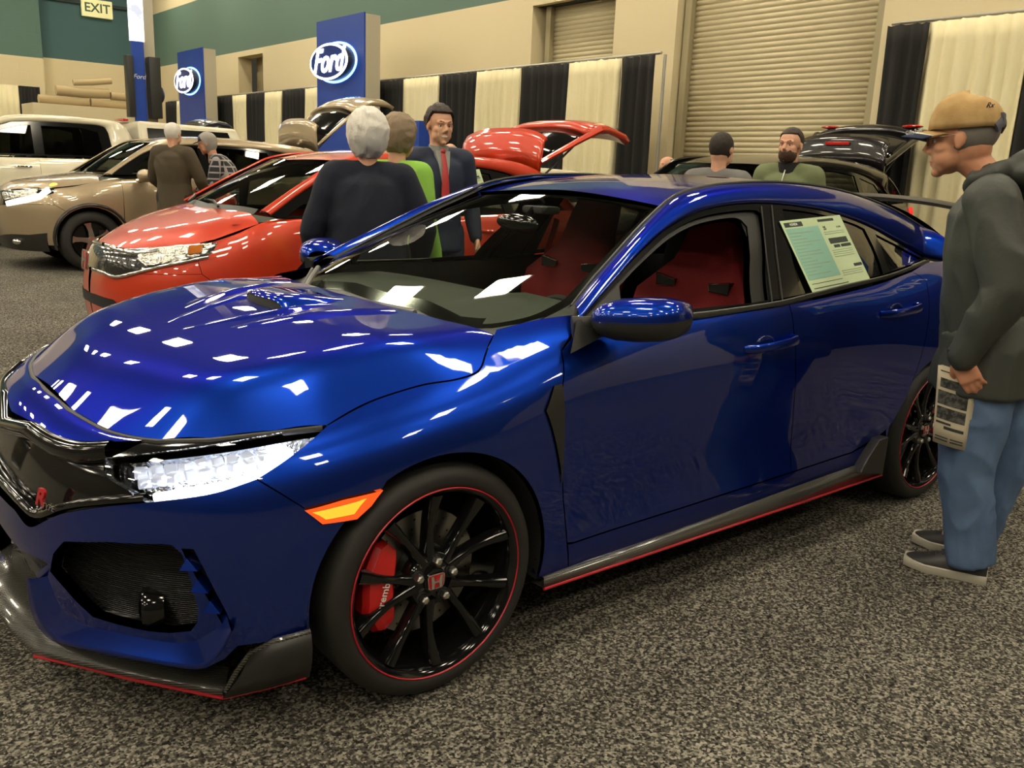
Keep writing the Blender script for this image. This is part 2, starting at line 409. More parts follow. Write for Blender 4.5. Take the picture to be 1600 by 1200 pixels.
def hero_side():
    fz = [.16, .26, .36, .46, .55, .63, .69, .725, .75, .74]
    def fst(xs, ys, zs=fz): return [(x, -y, z) for x, y, z in zip(xs, ys, zs)]
    H = []
    H.append(fst([.05, .03, .02, .015, .025, .045, .075, .115, .180, .22], [0]*10, [.16, .26, .36, .46, .55, .63, .69, .72, .752, .75]))
    H.append(fst([.055, .035, .025, .02, .03, .05, .08, .125, .185, .22], [.16]*10, [.16, .26, .36, .46, .55, .63, .69, .72, .748, .745]))
    H.append(fst([.07, .05, .04, .04, .048, .068, .10, .14, .200, .235], [.33, .33, .33, .33, .33, .33, .33, .32, .30, .29], [.16, .26, .36, .46, .55, .63, .685, .715, .74, .735]))
    H.append(fst([.13, .12, .105, .10, .105, .12, .15, .185, .235, .27], [.53, .53, .53, .53, .53, .525, .515, .50, .48, .46], [.16, .26, .36, .46, .55, .63, .68, .71, .738, .73]))
    H.append(fst([.25, .24, .215, .20, .20, .205, .225, .255, .30, .34], [.70, .705, .70, .70, .70, .695, .68, .66, .635, .60], [.16, .26, .36, .46, .55, .63, .685, .72, .752, .745]))
    H.append(fst([.38, .37, .345, .33, .325, .33, .345, .37, .41, .44], [.815, .82, .82, .82, .82, .815, .795, .765, .72, .68], [.16, .26, .36, .46, .55, .63, .69, .735, .768, .76]))
    H.append(fst([.48, .47, .46, .45, .445, .45, .46, .48, .52, .54], [.875, .88, .885, .885, .885, .878, .855, .82, .765, .72], [.16, .26, .36, .46, .55, .635, .70, .745, .775, .77]))
    H.append(fst([.60, .60, .60, .60, .60, .60, .61, .63, .65, .66], [.905, .912, .915, .918, .920, .915, .895, .855, .80, .74], [.16, .26, .36, .46, .56, .65, .72, .765, .792, .79]))
    H.append(st(.76, [.91, .918, .922, .927, .932, .932, .915, .872, .81, .74], [.16, .26, .36, .47, .58, .67, .74, .79, .82, .84]))
    H.append(st(.95, [.91, .918, .923, .93, .938, .938, .922, .88, .81, .74], [.17, .27, .37, .48, .59, .69, .765, .82, .853, .90]))
    H.append(st(1.15, [.905, .915, .92, .925, .932, .930, .915, .88, .80, .72], [.17, .27, .37, .48, .60, .70, .78, .84, .895, .945]))
    H.append(st(1.35, [.895, .91, .91, .912, .915, .915, .91, .885, .815, .71], [.18, .28, .38, .50, .62, .73, .81, .88, .945, .975]))
    H.append(st(1.6, [.885, .91, .893, .90, .905, .912, .908, .885, .845, .78], [.18, .28, .38, .50, .62, .73, .81, .89, .965, .99]))
    for x, zt, yt in ((1.95, .978, .85), (2.3, .99, .85), (2.65, 1.005, .845), (2.95, 1.02, .835)):
        H.append(st(x, [.885, .91, .890, .898, .904, .912, .908, .888, yt, yt-.06], [.18, .28, .38, .50, .62, .73, .82, .91, zt, zt+.01]))
    H.append(st(3.2, [.89, .915, .905, .912, .918, .922, .915, .89, .825, .76], [.18, .28, .38, .50, .62, .73, .83, .94, 1.045, 1.06]))
    H.append(st(3.45, [.905, .92, .93, .938, .94, .938, .925, .885, .80, .73], [.18, .28, .38, .50, .62, .73, .84, .96, 1.07, 1.10]))
    H.append(st(3.7, [.905, .92, .93, .94, .94, .938, .92, .875, .785, .71], [.18, .28, .38, .50, .62, .73, .84, .97, 1.09, 1.14]))
    H.append(st(4.0, [.89, .91, .92, .925, .925, .92, .905, .86, .77, .70], [.2, .29, .39, .50, .62, .74, .86, .97, 1.06, 1.10]))
    H.append(st(4.28, [.86, .88, .88, .885, .88, .87, .86, .82, .75, .70], [.22, .30, .40, .51, .63, .76, .87, .97, 1.04, 1.06]))
    bz = [.22, .32, .42, .53, .65, .77, .88, .97, 1.03, 1.03]
    H.append([(x, -y, z) for x, y, z in zip([4.44, 4.46, 4.47, 4.47, 4.46, 4.44, 4.42, 4.40, 4.36, 4.30], [.78]*8+[.72, .66], bz)])
    H.append([(x, -y, z) for x, y, z in zip([4.53, 4.55, 4.56, 4.56, 4.54, 4.52, 4.50, 4.47, 4.42, 4.34], [.55]*10, bz)])
    H.append([(x, -y, z) for x, y, z in zip([4.54, 4.56, 4.57, 4.57, 4.55, 4.53, 4.51, 4.48, 4.43, 4.35], [.25]*10, bz)])
    H.append([(x, -y, z) for x, y, z in zip([4.54, 4.56, 4.57, 4.57, 4.55, 4.53, 4.51, 4.48, 4.43, 4.35], [0]*10, bz)])
    return Surf(fullnet(H))
def symnet(xs, fn, ys):
    """columns run from y<0 to y>0"""
    Y = [-y for y in ys[::-1]]+list(ys[1:] if ys[0] == 0 else ys)
    return Surf([[fn(x, y) for y in Y] for x in xs])
# windshield and cowl
def ws_pt(s, y):
    a = abs(y); x = float(np.interp(s, [0, 1, 2, 3, 4, 5, 6], [1.06, 1.25, 1.5, 1.8, 2.05, 2.2, 2.35])); z = float(np.interp(s, [0, 1, 2, 3, 4, 5, 6], [.866, .955, 1.07, 1.197, 1.30, 1.358, 1.405]))
    return (x+.02*(a/.7)**2, y, z-.035*(a/.72)**4)
WS = symnet(range(7), ws_pt, [0, .2, .4, .58, .70, .80])
def roof_pt(x, y):
    a = abs(y); z = float(np.interp(x, [2.05, 2.2, 2.4, 2.7, 3.0, 3.4, 3.8, 4.1, 4.35, 4.45], [1.315, 1.365, 1.398, 1.42, 1.424, 1.40, 1.33, 1.235, 1.12, 1.06]))
    return (x, y, z-.03*(a/.57)**2)
ROOF = symnet([2.03, 2.15, 2.3, 2.55, 2.85, 3.2, 3.55, 3.85, 4.1, 4.32, 4.45], roof_pt, [0, .2, .4, .55, .62])
def sg_y(x, z):
    y = .848-.60*(z-.98)-.12*max(0, z-.98)**2
    y -= .085*max(0, (x-2.9)/.7)**1.6
    return y
SG = Surf([[(x, -sg_y(x, z), z) for z in (.92, 1.0, 1.08, 1.16, 1.24, 1.32, 1.40)] for x in (1.3, 1.5, 1.7, 1.95, 2.25, 2.6, 2.95, 3.25, 3.5, 3.75, 3.95)])
S = hero_side()
car = empty('hatchback_car', (0.0, 0, 0), label='glossy blue sport hatchback with black wheels and red pinstripes in the foreground', cat='car')
UC = (S.nu-1)/2
iv = S.inv
def mirL(L): M2 = np.array(L)[::-1].copy(); M2[:, 0] = S.nu-1-M2[:, 0]; return M2
def cen(z, x): q = near(S, (x, 0, z), UC-1, UC+1); q[0] = UC; return q
def sym(half): half = np.array(half); return np.vstack([half, mirL(half[(np.abs(half[:, 0]-UC) > 1e-6)])])
# ---- traced curves (photo pixels) lying on the surfaces above
lead = crv([(110, 640), (160, 668), (195, 679), (222, 684), (250, 687)])
nlow = crv([(60, 665), (90, 682), (125, 690), (180, 691), (222, 689)])
glow = crv([(22, 795), (45, 822), (72, 812), (100, 801), (160, 791), (230, 784)])
hlb = crv([(230, 784), (290, 777), (340, 768), (400, 748)])
hle = crv([(400, 748), (440, 722), (480, 692), (512, 664)])
hlt = crv([(512, 664), (430, 678), (330, 696), (240, 708), (165, 716)], 4)
hli = crv([(165, 716), (163, 735), (172, 748), (200, 765), (215, 778), (230, 784)], 4)
shut = crv([(512, 664), (560, 637), (600, 620), (660, 602), (710, 594), (740, 585), (752, 574), (760, 550), (768, 530), (775, 515)])
seam = np.array([(400, 748), (478, 795)])
archF = [(.9+.372*math.cos(a), -.93, .3275+.362*math.sin(a)) for a in np.radians(np.linspace(155, -12, 36))]
def arc_uv(cx, r, rz, a0, a1, n=36):
    return np.array([near(S, (cx+r*math.cos(a), -.93, .3275+rz*math.sin(a)), UC+3, UC+20) for a in np.radians(np.linspace(a0, a1, n))])
arF1 = arc_uv(.9, .372, .362, 186, 121, 14)      # front part of the arch, bottom to marker
arF2 = arc_uv(.9, .372, .362, 121, -14, 34)      # marker to the sill
# ---- nose strip
n1 = sym(loop([cen(.752, .18)], iv(lead), iv(nlow[::-1]), [cen(.695, .085)]))
panel('nose_trim', S, n1, BLUE, car, both=False, gap=.003)
# ---- grille band (gloss black)
gl = loop([cen(.690, .08)], iv(nlow), iv(np.array([(222, 689), (190, 705), (165, 716)])), iv(hli), iv(glow[::-1]), [cen(.500, .02)])
g0 = sym(gl)
grille = panel('grille', S, g0, GBLK, car, both=False, off=-.03, depth=.02, gap=.0)
def strip(name, S_, uvs, w, m, parent, off=0., h=.012, both=False, n=1, **k):
    """raised bead that follows a curve on a surface"""
    P = S_.ev(uvs); N = S_.nrm(uvs); T = np.gradient(P, axis=0); B = np.cross(N, T); B /= np.linalg.norm(B, axis=1)[:, None]+1e-12
    prof = [(-.5, -.3), (-.5, .5), (-.25, 1), (.25, 1), (.5, .5), (.5, -.3)]
    G = np.array([[p+b*w*a+n_*(off+h*c) for a, c in prof] for p, b, n_ in zip(P, B, N)])
    return grid(name, G, m, parent, both=both, **k)
def symu(L): return sym(L)
bar = sym(iv(crv([(222, 689), (150, 692), (110, 688), (60, 668)], 4))); 
up = np.vstack([iv(crv([(170, 697), (120, 700), (80, 690), (45, 668)], 5)), [cen(.665, .06)]]); strip('grille_trim', S, np.vstack([up, mirL(up[:-1])]), .05, GBLK, grille, off=-.02, h=.028)
lo = np.vstack([iv(crv([(225, 778), (150, 784), (95, 792), (55, 805), (25, 780)], 5)), [cen(.53, .02)]]); strip('grille_lower_trim', S, np.vstack([lo, mirL(lo[:-1])]), .022, GBLK, grille, off=-.02, h=.024)
mesh_m = mat('grille_mesh_black', (.012, .012, .012), .35)
_b = mesh_m.node_tree; _n = _b.nodes['Principled BSDF']; _tc = _b.nodes.new('ShaderNodeTexCoord'); _w = _b.nodes.new('ShaderNodeTexWave'); _w.bands_direction = 'Z'; _w.inputs['Scale'].default_value = 55
_bu = _b.nodes.new('ShaderNodeBump'); _bu.inputs['Distance'].default_value = .02; _b.links.new(_tc.outputs['Object'], _w.inputs['Vector']); _b.links.new(_w.outputs['Fac'], _bu.inputs['Height']); _b.links.new(_bu.outputs[0], _n.inputs['Normal'])
# emblem, red H badge in a silver frame
def h_badge(c, nx, ny, size, parent, depth=.006, plate=True):
    """nx: local x (right as read), ny: local up"""
    M_ = frame_M(c, nx, ny); b = MB()
    def rr(w_, h_, r, n=5, taper=0.):
        o = []
        for cx, cy, a0 in ((w_/2-r, h_/2-r, 0), (-w_/2+r, h_/2-r, 90), (-w_/2+r, -h_/2+r, 180), (w_/2-r, -h_/2+r, 270)):
            for i in range(n+1):
                a = math.radians(a0+90*i/n); y = cy+r*math.sin(a); o.append(((cx+r*math.cos(a))*(1+taper*y/h_), y))
        return o
    s = size
    if plate:
        e = MB(); e.prism(rr(1.25*s, s*1.02, .22*s, taper=.12), 0, depth*.6, 'Z'); e.xf(M_); pl = e.build('badge', CHRM, parent, smooth=False)
        f = MB(); f.prism(rr(1.13*s, s*.9, .18*s, taper=.12), depth*.6, depth*.75, 'Z'); f.xf(M_); f.build('badge_field', REDL, pl, smooth=False)
    else: pl = parent
    for sg in (-1, 1):
        b.prism([(sg*.44*s, .42*s), (sg*.26*s, .42*s), (sg*.17*s, .07*s), (sg*.17*s, -.07*s), (sg*.22*s, -.42*s), (sg*.38*s, -.42*s)][::sg], depth*.75, depth*1.6, 'Z')
    b.prism([(-.18*s, .07*s), (-.18*s, -.06*s), (.18*s, -.06*s), (.18*s, .07*s)], depth*.75, depth*1.6, 'Z')
    b.xf(M_); b.build('badge_letter', CHRM, pl, smooth=False); return pl
h_badge((.030, 0, .60), (0, -1, 0), (.1, 0, 1), .105, car)
text_mesh('R', .06, REDL, 'type_badge', grille, frame_M((.07, -.40, .575), (.30, -.95, 0), (.1, 0, 1)), .004, .3, .002)
text_mesh('TYPE', .022, CHRM, 'type_badge', grille, frame_M((.075, -.46, .57), (.35, -.93, 0), (.1, 0, 1)), .003, .3)
# ---- black band over the headlight + headlight
band = iv(loop(np.array([(222, 689), (250, 688), (330, 686), (430, 675), (500, 667)]), hlt, np.array([(165, 716), (190, 705)])))
panel('headlight_upper_trim', S, band, GBLK, car, gap=0, off=-.004)
hl = iv(loop(hlt, hli, hlb, hle))
HLG = glass('headlight_lens', (.93, .95, 1.), 1.5)
HLI = mat('headlight_reflector', (.85, .87, .9), .18, 1., bump=(30, .9, .02))
LED = mat('headlight_led', (1, 1, 1), .3, emit=(.84, .88, 1.0), es=3.)
LED2 = mat('headlight_glow', (.9, .9, .95), .3, .3, emit=(.75, .8, 1.0), es=1.3, noise=None)
for sgn, o in zip((1, -1), panel('headlight', S, hl, HLG, car, gap=.002, depth=.0)):
    tmp = panel('headlight_housing', S, iv(loop(hlt, hli, hlb, hle)), HLI, o, both=False, off=-.05, gap=-.002, depth=-.05)
    # rows of faceted reflector cells and LED bars
    def bead(px, w_, h_, off_, m, nm, n=5):
        uv = iv(crv(px, n)); q = strip(nm, S, uv, w_, m, o, off=off_, h=h_)
        if sgn < 0: q.scale.y = -1
    if sgn < 0: tmp.scale.y = -1
    bead([(234, 778), (290, 768), (345, 758), (398, 740), (432, 716), (452, 695)], .020, .012, -.025, LED, 'running_light')
    bead([(415, 722), (430, 704), (447, 690)], .045, .01, -.03, LED, 'running_light')
    cells = MB(); rng = random.Random(3)
    for k in range(9):
        px = 205+k*25; top = 722-k*3.4; bot = 757-k*5.5
        for t in (.2, .75):
            q = iv([(px+8*t, top+(bot-top)*t)]); p = S.ev(q)[0]; n_ = S.nrm(q)[0]; c_ = p-n_*.035
            R = Matrix.Rotation(rng.uniform(-.7, .7), 3, 'Z')@Matrix.Rotation(rng.uniform(-.5, .5), 3, 'X')
            cells.box(tuple(c_), (.030, .022, .026), rot=R, b=.004)
    c = cells.build('led_module', mat('led_module_glass', (.9, .93, 1.), .1, .6, 1., emit=(.8, .86, 1), es=.35), o, smooth=False)
    if sgn < 0: c.scale.y = -1
    ib = MB()
    for k in range(4):
        px = 172+k*3; q = iv([(186, 735)]); p = S.ev(q)[0]-S.nrm(q)[0]*.03
    ib.box(tuple(p), (.02, .05, .05), b=.006); c = ib.build('inner_module', GBLK, o)
    if sgn < 0: c.scale.y = -1
# ---- bumper
barlow = crv([(30, 858), (48, 868), (76, 880)], 4)
fogtop = [(84, 866), (100, 847), (170, 848), (250, 851), (268, 853), (283, 866)]
fog = iv(np.array(fogtop+[(296, 905), (308, 950), (307, 972), (298, 985), (265, 988), (230, 985), (185, 975), (145, 963), (120, 940), (98, 915), (79, 893)]))
slots = [[(284, 858), (302, 859), (318, 890), (334, 922), (350, 952), (362, 979), (351, 980), (331, 945), (312, 910), (297, 881)]]
botb = [(65, 985), (110, 1006), (240, 1036), (320, 1046), (352, 1030), (372, 1010), (420, 1003), (484, 985)]
bo = loop([cen(.50, .02)], iv(glow), iv(hlb), iv(seam), iv([(503, 819), (545, 811)]), arF1[::-1][2:], iv(np.array(botb[::-1])), iv(np.array([(60, 940), (57, 894), (76, 880)])), iv(barlow[::-1]), [cen(.415, .02)])
half_holes = [fog]+[iv(np.array(s_)) for s_ in slots]
holes = half_holes+[mirL(h) for h in half_holes]
panel('front_bumper', S, sym(bo), BLUE, car, holes=holes, both=False, gap=.002, depth=.03)
_in = crv([(80, 897), (100, 926), (125, 951), (150, 968), (190, 979), (235, 988), (275, 992), (305, 984), (330, 972), (352, 962)], 5)
_rd = crv([(60, 897), (68, 950), (88, 983), (122, 998), (190, 1012), (240, 1022), (285, 1030), (322, 1032), (348, 1010), (366, 975)], 5)
_bt = _rd+np.array([0, 9])
G = []
for a_, r_, t_ in zip(_in, _rd, _bt):
    q = iv([a_, r_, t_]); P_ = S.ev(q); N_ = S.nrm(q); p0, p1, p2 = P_[0]-N_[0]*.012, P_[1]+N_[1]*.030, P_[2]-N_[2]*.01
    G.append([p0, p0*.6+p1*.4-[0, 0, .006], p0*.15+p1*.85-[0, 0, .002], p1, p1*.6+p2*.4+N_[1]*.003, p2])
grid('bumper_lip', G, BLUE, car, both=True)
fins = MB()
for a in ((283, 888, 312, 889), (300, 921, 328, 923), (320, 953, 347, 955)):
    q = iv([(a[0], a[1]), (a[2], a[3])]); A, B = S.ev(q); n_ = S.nrm(q)[0]
    V = [A+n_*.012, B+n_*.012, A*.65+B*.35+n_*.002+np.array([0, 0, .026]), A-n_*.03, B-n_*.03, A*.65+B*.35-n_*.03+np.array([0, 0, .026])]
    fins.add(V, [(0, 1, 2), (5, 4, 3), (0, 3, 4, 1), (1, 4, 5, 2), (2, 5, 3, 0)])
f2 = MB(); f2.V = [(x, -y, z) for x, y, z in fins.V]; f2.F = [f[::-1] for f in fins.F]; f2.I = fins.I
fins.build('bumper_fin', BLUE, car, smooth=False); f2.build('bumper_fin', BLUE, car, smooth=False)
for o in panel('fog_lamp_surround', S, fog, mesh_m, car, off=-.045, gap=-.008, depth=-.01):
    sg_ = 1 if o.data.vertices[0].co.y < 0 else -1
    P0 = np.array(at(246, 943, 1, -.64))+np.array([-.012, 0, 0]); b = MB(); d_ = Matrix.Rotation(math.radians(-22), 4, 'Z')
    b.lathe([(-.02, .001), (-.024, .03), (-.02, .05), (-.005, .056), (.03, .05)], 28, 'X'); b.xf(Matrix.Translation(P0)@d_)
    if sg_ < 0: b.V = [(x, -y, z) for x, y, z in b.V]
    b.build('fog_lamp', GBLK, o)
    b = MB(); b.lathe([(-.026, .001), (-.030, .018), (-.027, .034)], 24, 'X'); b.xf(Matrix.Translation(P0)@d_)
    if sg_ < 0: b.V = [(x, -y, z) for x, y, z in b.V]
    b.build('fog_lamp_lens', CHRM, o)
for i, o in enumerate(panel('slot_liner', S, iv(np.array([(275, 850), (300, 852), (372, 990), (335, 990)])), MBLK, car, off=-.035, gap=0, depth=0)): pass
# lower intake mesh
im = sym(loop([cen(.44, .02)], iv(np.array([(30, 850), (80, 874), (84, 894), (72, 985), (66, 1000)])), [cen(.20, .04)]))
panel('lower_intake', S, im, mesh_m, car, both=False, off=-.05, gap=0, depth=0)
# marker lamp
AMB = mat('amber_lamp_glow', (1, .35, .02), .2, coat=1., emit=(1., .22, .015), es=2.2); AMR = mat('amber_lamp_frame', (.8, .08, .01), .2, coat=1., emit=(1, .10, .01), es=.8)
mk_ = iv(np.array([(475, 797), (535, 780), (598, 765), (580, 790), (557, 811), (503, 819)]))
for o in panel('side_marker_lamp', S, mk_, AMR, car, off=.004, depth=.02, gap=.001):
    i_ = panel('marker_bulb', S, iv(np.array([(486, 799), (572, 777), (553, 803), (508, 812)])), AMB, o, both=False, off=.006, depth=.003)
    if o.data.vertices[0].co.y > 0: i_.scale.y = -1
# ---- splitter
def spl():
    out = [(-.03, 0, .235), (-.028, -.12, .225), (.0, -.24, .165), (.036, -.32, .122), (.2, -.55, .116), (.365, -.765, .113)]
    inn = [(.10, 0, .27), (.10, -.12, .26), (.11, -.24, .22), (.13, -.34, .185), (.28, -.53, .16), (.40, -.72, .155)]
    G = [[np.array(i_), (np.array(i_)+np.array(o_))/2+[0, 0, -.01], np.array(o_)+[0, 0, .012], np.array(o_)] for i_, o_ in zip([inn[k] for k in range(6)], out)]
    G = np.array(G); return np.concatenate([(G*[1, -1, 1])[:0:-1], G])
spo = grid('front_splitter', spl(), CARB, car, thick=.006)
red = [(.036, -.322, .118), (.12, -.435, .115), (.2, -.552, .112), (.365, -.768, .108), (.445, -.835, .14), (.522, -.902, .178)]
for sy in (1, -1):
    b = MB(); b.tube([(x, y*sy, z) for x, y, z in red], .0045, 8); b.build('splitter_stripe', REDL, spo)
    # end blade
    bl = np.array([(.365, -.768, .112), (.445, -.837, .144), (.53, -.905, .182)]); bt = np.array([(.415, -.83, .245), (.455, -.875, .285), (.53, -.915, .305)])
    G = np.array([[a+(c-a)*t+np.array([0, -.012*math.sin(PI*t), 0]) for t in (0, .33, .66, 1)] for a, c in zip(bl, bt)])*[1, sy, 1]
    grid('splitter_blade', G, SBLK, spo, thick=.012)
    b = MB(); b.tube([tuple(p*[1, sy, 1]) for p in [np.array((.37, -.775, .13)), np.array((.39, -.80, .19)), bt[0], bt[1], bt[2]]], .007, 8); b.build('blade_edge', CARB, spo)
# ---- hood
def symv(Sx, half, vc=None):
    vc = (Sx.nv-1)/2; h = np.array(half); h[np.abs(h[:, 1]-vc) < 1e-6, 1] = vc; m_ = h[::-1].copy(); m_[:, 1] = 2*vc-m_[:, 1]
    m_ = m_[np.abs(m_[:, 1]-vc) > 1e-6]; return np.vstack([h, m_])
def atv(Sx, P): q = near2(Sx, P); q[1] = (Sx.nv-1)/2; return q
E3 = lambda x: iv_side3(x)
def side3(px): return S.ev(iv(px))
led3 = np.vstack([side3(lead), side3(np.array([(330, 685), (430, 674), (505, 665)])), side3(shut)])
def hood_top(x, y):
    return float(np.interp(x, [.10, .20, .30, .40, .50, .62, .75, .90, 1.10, 1.3], [.72, .79, .835, .868, .892, .918, .942, .962, .976, .988]))-(.012+.020*min(1, max(0, (x-.9)/.25)))*(abs(y)/.7)**2
_edge = np.vstack([S.ev([cen(.752, .18)]), led3])
HOOD = hood_surface(_edge, hood_top, .08, 1.30, .88, .75, 1.0, .014, .05)
def hood_pt(x, y):
    return (x, y, hood_top(x, y))
hoodhalf = np.array([atv(HOOD, (.184, 0, .76))]+[near2(HOOD, p) for p in led3]+[near2(HOOD, p) for p in ((1.19, -.66, .955), (1.15, -.55, .95), (1.11, -.35, .96))]+[atv(HOOD, (1.085, 0, .95))])
hoodhalf = hoodhalf[hoodhalf[:, 1] <= (HOOD.nv-1)/2+1e-6]
hood_loop = symv(HOOD, hoodhalf)
# scoop hole
sc = np.array([near2(HOOD, p) for p in ((.66, -.10, .93), (.70, -.115, .93), (.735, -.10, .93), (.735, .10, .93), (.70, .115, .93), (.66, .10, .93))])
hood = panel('hood', HOOD, hood_loop, BLUE, car, both=False, gap=.003, depth=.02, step=.03)
# intake scoop: a forward-facing slot under a raised lid
def sc_rows(rows, n=17):
    o = []
    for x, w_, h_ in rows:
        r = []
        for t in np.linspace(-1, 1, n):
            y = t*w_; p = hood_pt(x, y); r.append((x+.02*t*t, y, p[2]-.004+(h_+.004)*max(0., 1-abs(t)**6)))
        o.append(r)
    return o
so = grid('hood_scoop', sc_rows(((.812, .150, .026), (.818, .152, .034), (.84, .155, .037), (.90, .158, .030), (.97, .160, .016), (1.03, .162, .003))), BLUE, hood)
grid('scoop_opening', sc_rows(((.808, .150, -.002), (.814, .149, .024), (.83, .148, .030))), MBLK, so)
for sy in (1, -1):
    rp = []
    for x, y0_, h_ in ((.50, .05, 0), (.60, .09, .004), (.70, .125, .008), (.80, .155, .012), (.88, .165, .010), (.98, .172, .002)):
        rp.append([(x, (y0_+t)*sy, hood_pt(x, y0_+t)[2]-.002+f*h_) for t, f in ((-.03, 0), (-.012, .8), (0, 1), (.015, .6), (.04, 0))])
    grid('scoop_ridge', rp, BLUE, so)
for sy in (1, -1):   # raised creases running along the hood
    rid = []
    for x, h_ in ((.62, 0), (.72, .008), (.84, .014), (.98, .012), (1.08, .006)):
        c0 = .20+(x-.6)*.35; r = []
        for t, f in ((-.05, 0), (-.02, .8), (0, 1), (.03, .5), (.07, 0)):
            p = hood_pt(x, (c0+t)); r.append((p[0], p[1]*sy, p[2]-.002+h_*f))
        rid.append(r)
    grid('hood_crease', rid, BLUE, hood)
# rubber seal along the leading hood edge
sl = S.ev(iv(np.vstack([lead, np.array([(330, 685), (430, 674), (505, 665)])]))); cpt = S.ev([cen(.752, .18)])
sl = np.vstack([cpt, sl]); sl = np.vstack([(sl*[1, -1, 1])[:0:-1], sl])
b = MB(); b.tube([tuple(p+np.array([-.002, 0, -.006])) for p in sl], .008, 8); b.build('hood_seal', SBLK, car)
# ---- fender
ven = [(864, 602), (877, 599), (877, 755), (868, 700), (851, 642)]
ff = loop(iv(hle[::-1]), iv(np.array([(478, 795), (598, 765)])) if False else iv(np.array([(400, 748), (476, 795), (535, 779), (598, 764)])), arF2[1:], iv(np.array([(858, 903), (888, 893), (886, 850), (880, 780), (877, 700), (876, 620), (877, 548), (893, 522), (908, 500), (900, 480)])), iv(np.array([(893, 474), (870, 484), (840, 497), (810, 506), (790, 511), (775, 515)])), iv(shut[::-1]))
ff = loop(iv(np.vstack([hle[::-1], [(400, 748), (476, 795), (535, 779), (598, 764)]])), arF2[1:], iv(np.array([(858, 903), (888, 893), (886, 850), (880, 780), (877, 700), (876, 620), (877, 548), (893, 522), (908, 500), (900, 480)])), iv(np.array([(893, 474), (870, 484), (840, 497), (810, 506), (790, 511), (775, 515)])), iv(shut[::-1]))
panel('front_fender', S, ff, BLUE, car, depth=.03)
panel('fender_vent', S, iv(np.array(ven)), SBLK, car, off=.006, depth=.01)
# ---- doors
fd = iv(loop(np.array([(916, 510), (1095, 497), (1207, 481), (1233, 476), (1240, 515), (1243, 560), (1240, 640), (1236, 738)]), np.array([(1236, 738), (1060, 795), (896, 848)]), np.array([(886, 848), (880, 780), (877, 700), (876, 620), (877, 548), (895, 524)])))
rd = iv(loop(np.array([(1233, 476), (1262, 470), (1330, 455), (1392, 437), (1425, 424)]), crv([(1448, 440), (1452, 480), (1446, 530), (1430, 585), (1408, 635), (1384, 672), (1330, 707)]), np.array([(1236, 738), (1240, 640), (1243, 560), (1240, 515)])))
doors = panel('front_door', S, fd, BLUE, car), panel('rear_door', S, rd, BLUE, car)
def near_s(P): return near(S, P, UC+8, UC+17)
for D, (x0, z0) in zip(doors, ((2.30, .845), (3.20, .905))):
    for o in D:
        sy = -1 if o.data.vertices[0].co.y < 0 else 1
        yy = S.ev([near_s((x0, -.91, z0))])[0][1]
        b = MB(); G = [(x0-.14, yy+.002, z0-.006, .012), (x0-.11, yy-.022, z0-.004, .015), (x0-.03, yy-.036, z0, .016), (x0+.07, yy-.038, z0+.006, .017), (x0+.12, yy-.030, z0+.010, .018), (x0+.135, yy+.002, z0+.012, .016)]
        b.tube([g[:3] for g in G], [g[3] for g in G], 12, sq=(.55, 1.))
        if sy > 0: b.V = [(x, -y, z) for x, y, z in b.V]
        b.build('door_handle', BLUE, o)
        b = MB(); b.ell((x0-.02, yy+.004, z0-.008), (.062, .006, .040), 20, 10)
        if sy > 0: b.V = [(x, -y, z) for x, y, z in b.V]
        b.build('handle_recess_shade', mat('blue_recess_shade', (.003, .015, .12), .2, .4, 1.), o)  # darker blue disc, shade of the handle recess put into its colour
# ---- sill and skirt
sill = iv(np.array([(852, 905), (888, 894), (887, 851), (896, 849), (1060, 796), (1236, 739), (1330, 708), (1378, 684), (1366, 690), (1350, 718), (1330, 731), (1250, 762), (1180, 787), (1100, 818), (1000, 853), (900, 890)]))
panel('sill', S, sill, BLUE, car, gap=.001)
for sy in (1, -1):
    T = [at(850, 903, 1, -.915), at(1000, 853, 1, -.915), at(1100, 818, 1, -.915), at(1250, 762, 1, -.915), at(1345, 727, 1, -.915)]
    B = [at(850, 919, 1, -.935), at(1000, 869, 1, -.935), at(1100, 835, 1, -.935), at(1250, 785, 1, -.935), at(1378, 741, 1, -.935)]
    T = [np.array([a[0], a[1], a[2]]) for a in T]
    G = np.array([[a+[0, .05, 0.004], a, b_, b_+[0, .06, -.004]] for a, b_ in zip(T, B)])*[1, -sy if sy < 0 else 1, 1]
    G = np.array([[a+[0, .05, 0.004], a, b_, b_+[0, .06, -.004]] for a, b_ in zip(T, B)])
    if sy < 0: G = G*[1, -1, 1]
    sk = grid('side_skirt', G, CARB, car)
    b = MB(); b.tube([tuple(g[2]+np.array([0, 0, -.003])) for g in G], .0045, 8); b.build('skirt_stripe', REDL, sk)
    q = [at(1338, 738, 1, -.925), at(1352, 715, 1, -.93), at(1372, 687, 1, -.935), at(1388, 682, 1, -.94), at(1378, 741, 1, -.94)]
    b = MB(); b.prism([(a[0], a[2]) for a in q], -.945, -.90, 'Y')
    if sy < 0: b.V = [(x, -y, z) for x, y, z in b.V]
    b.build('skirt_winglet', SBLK, sk, smooth=False, bevel=.006)
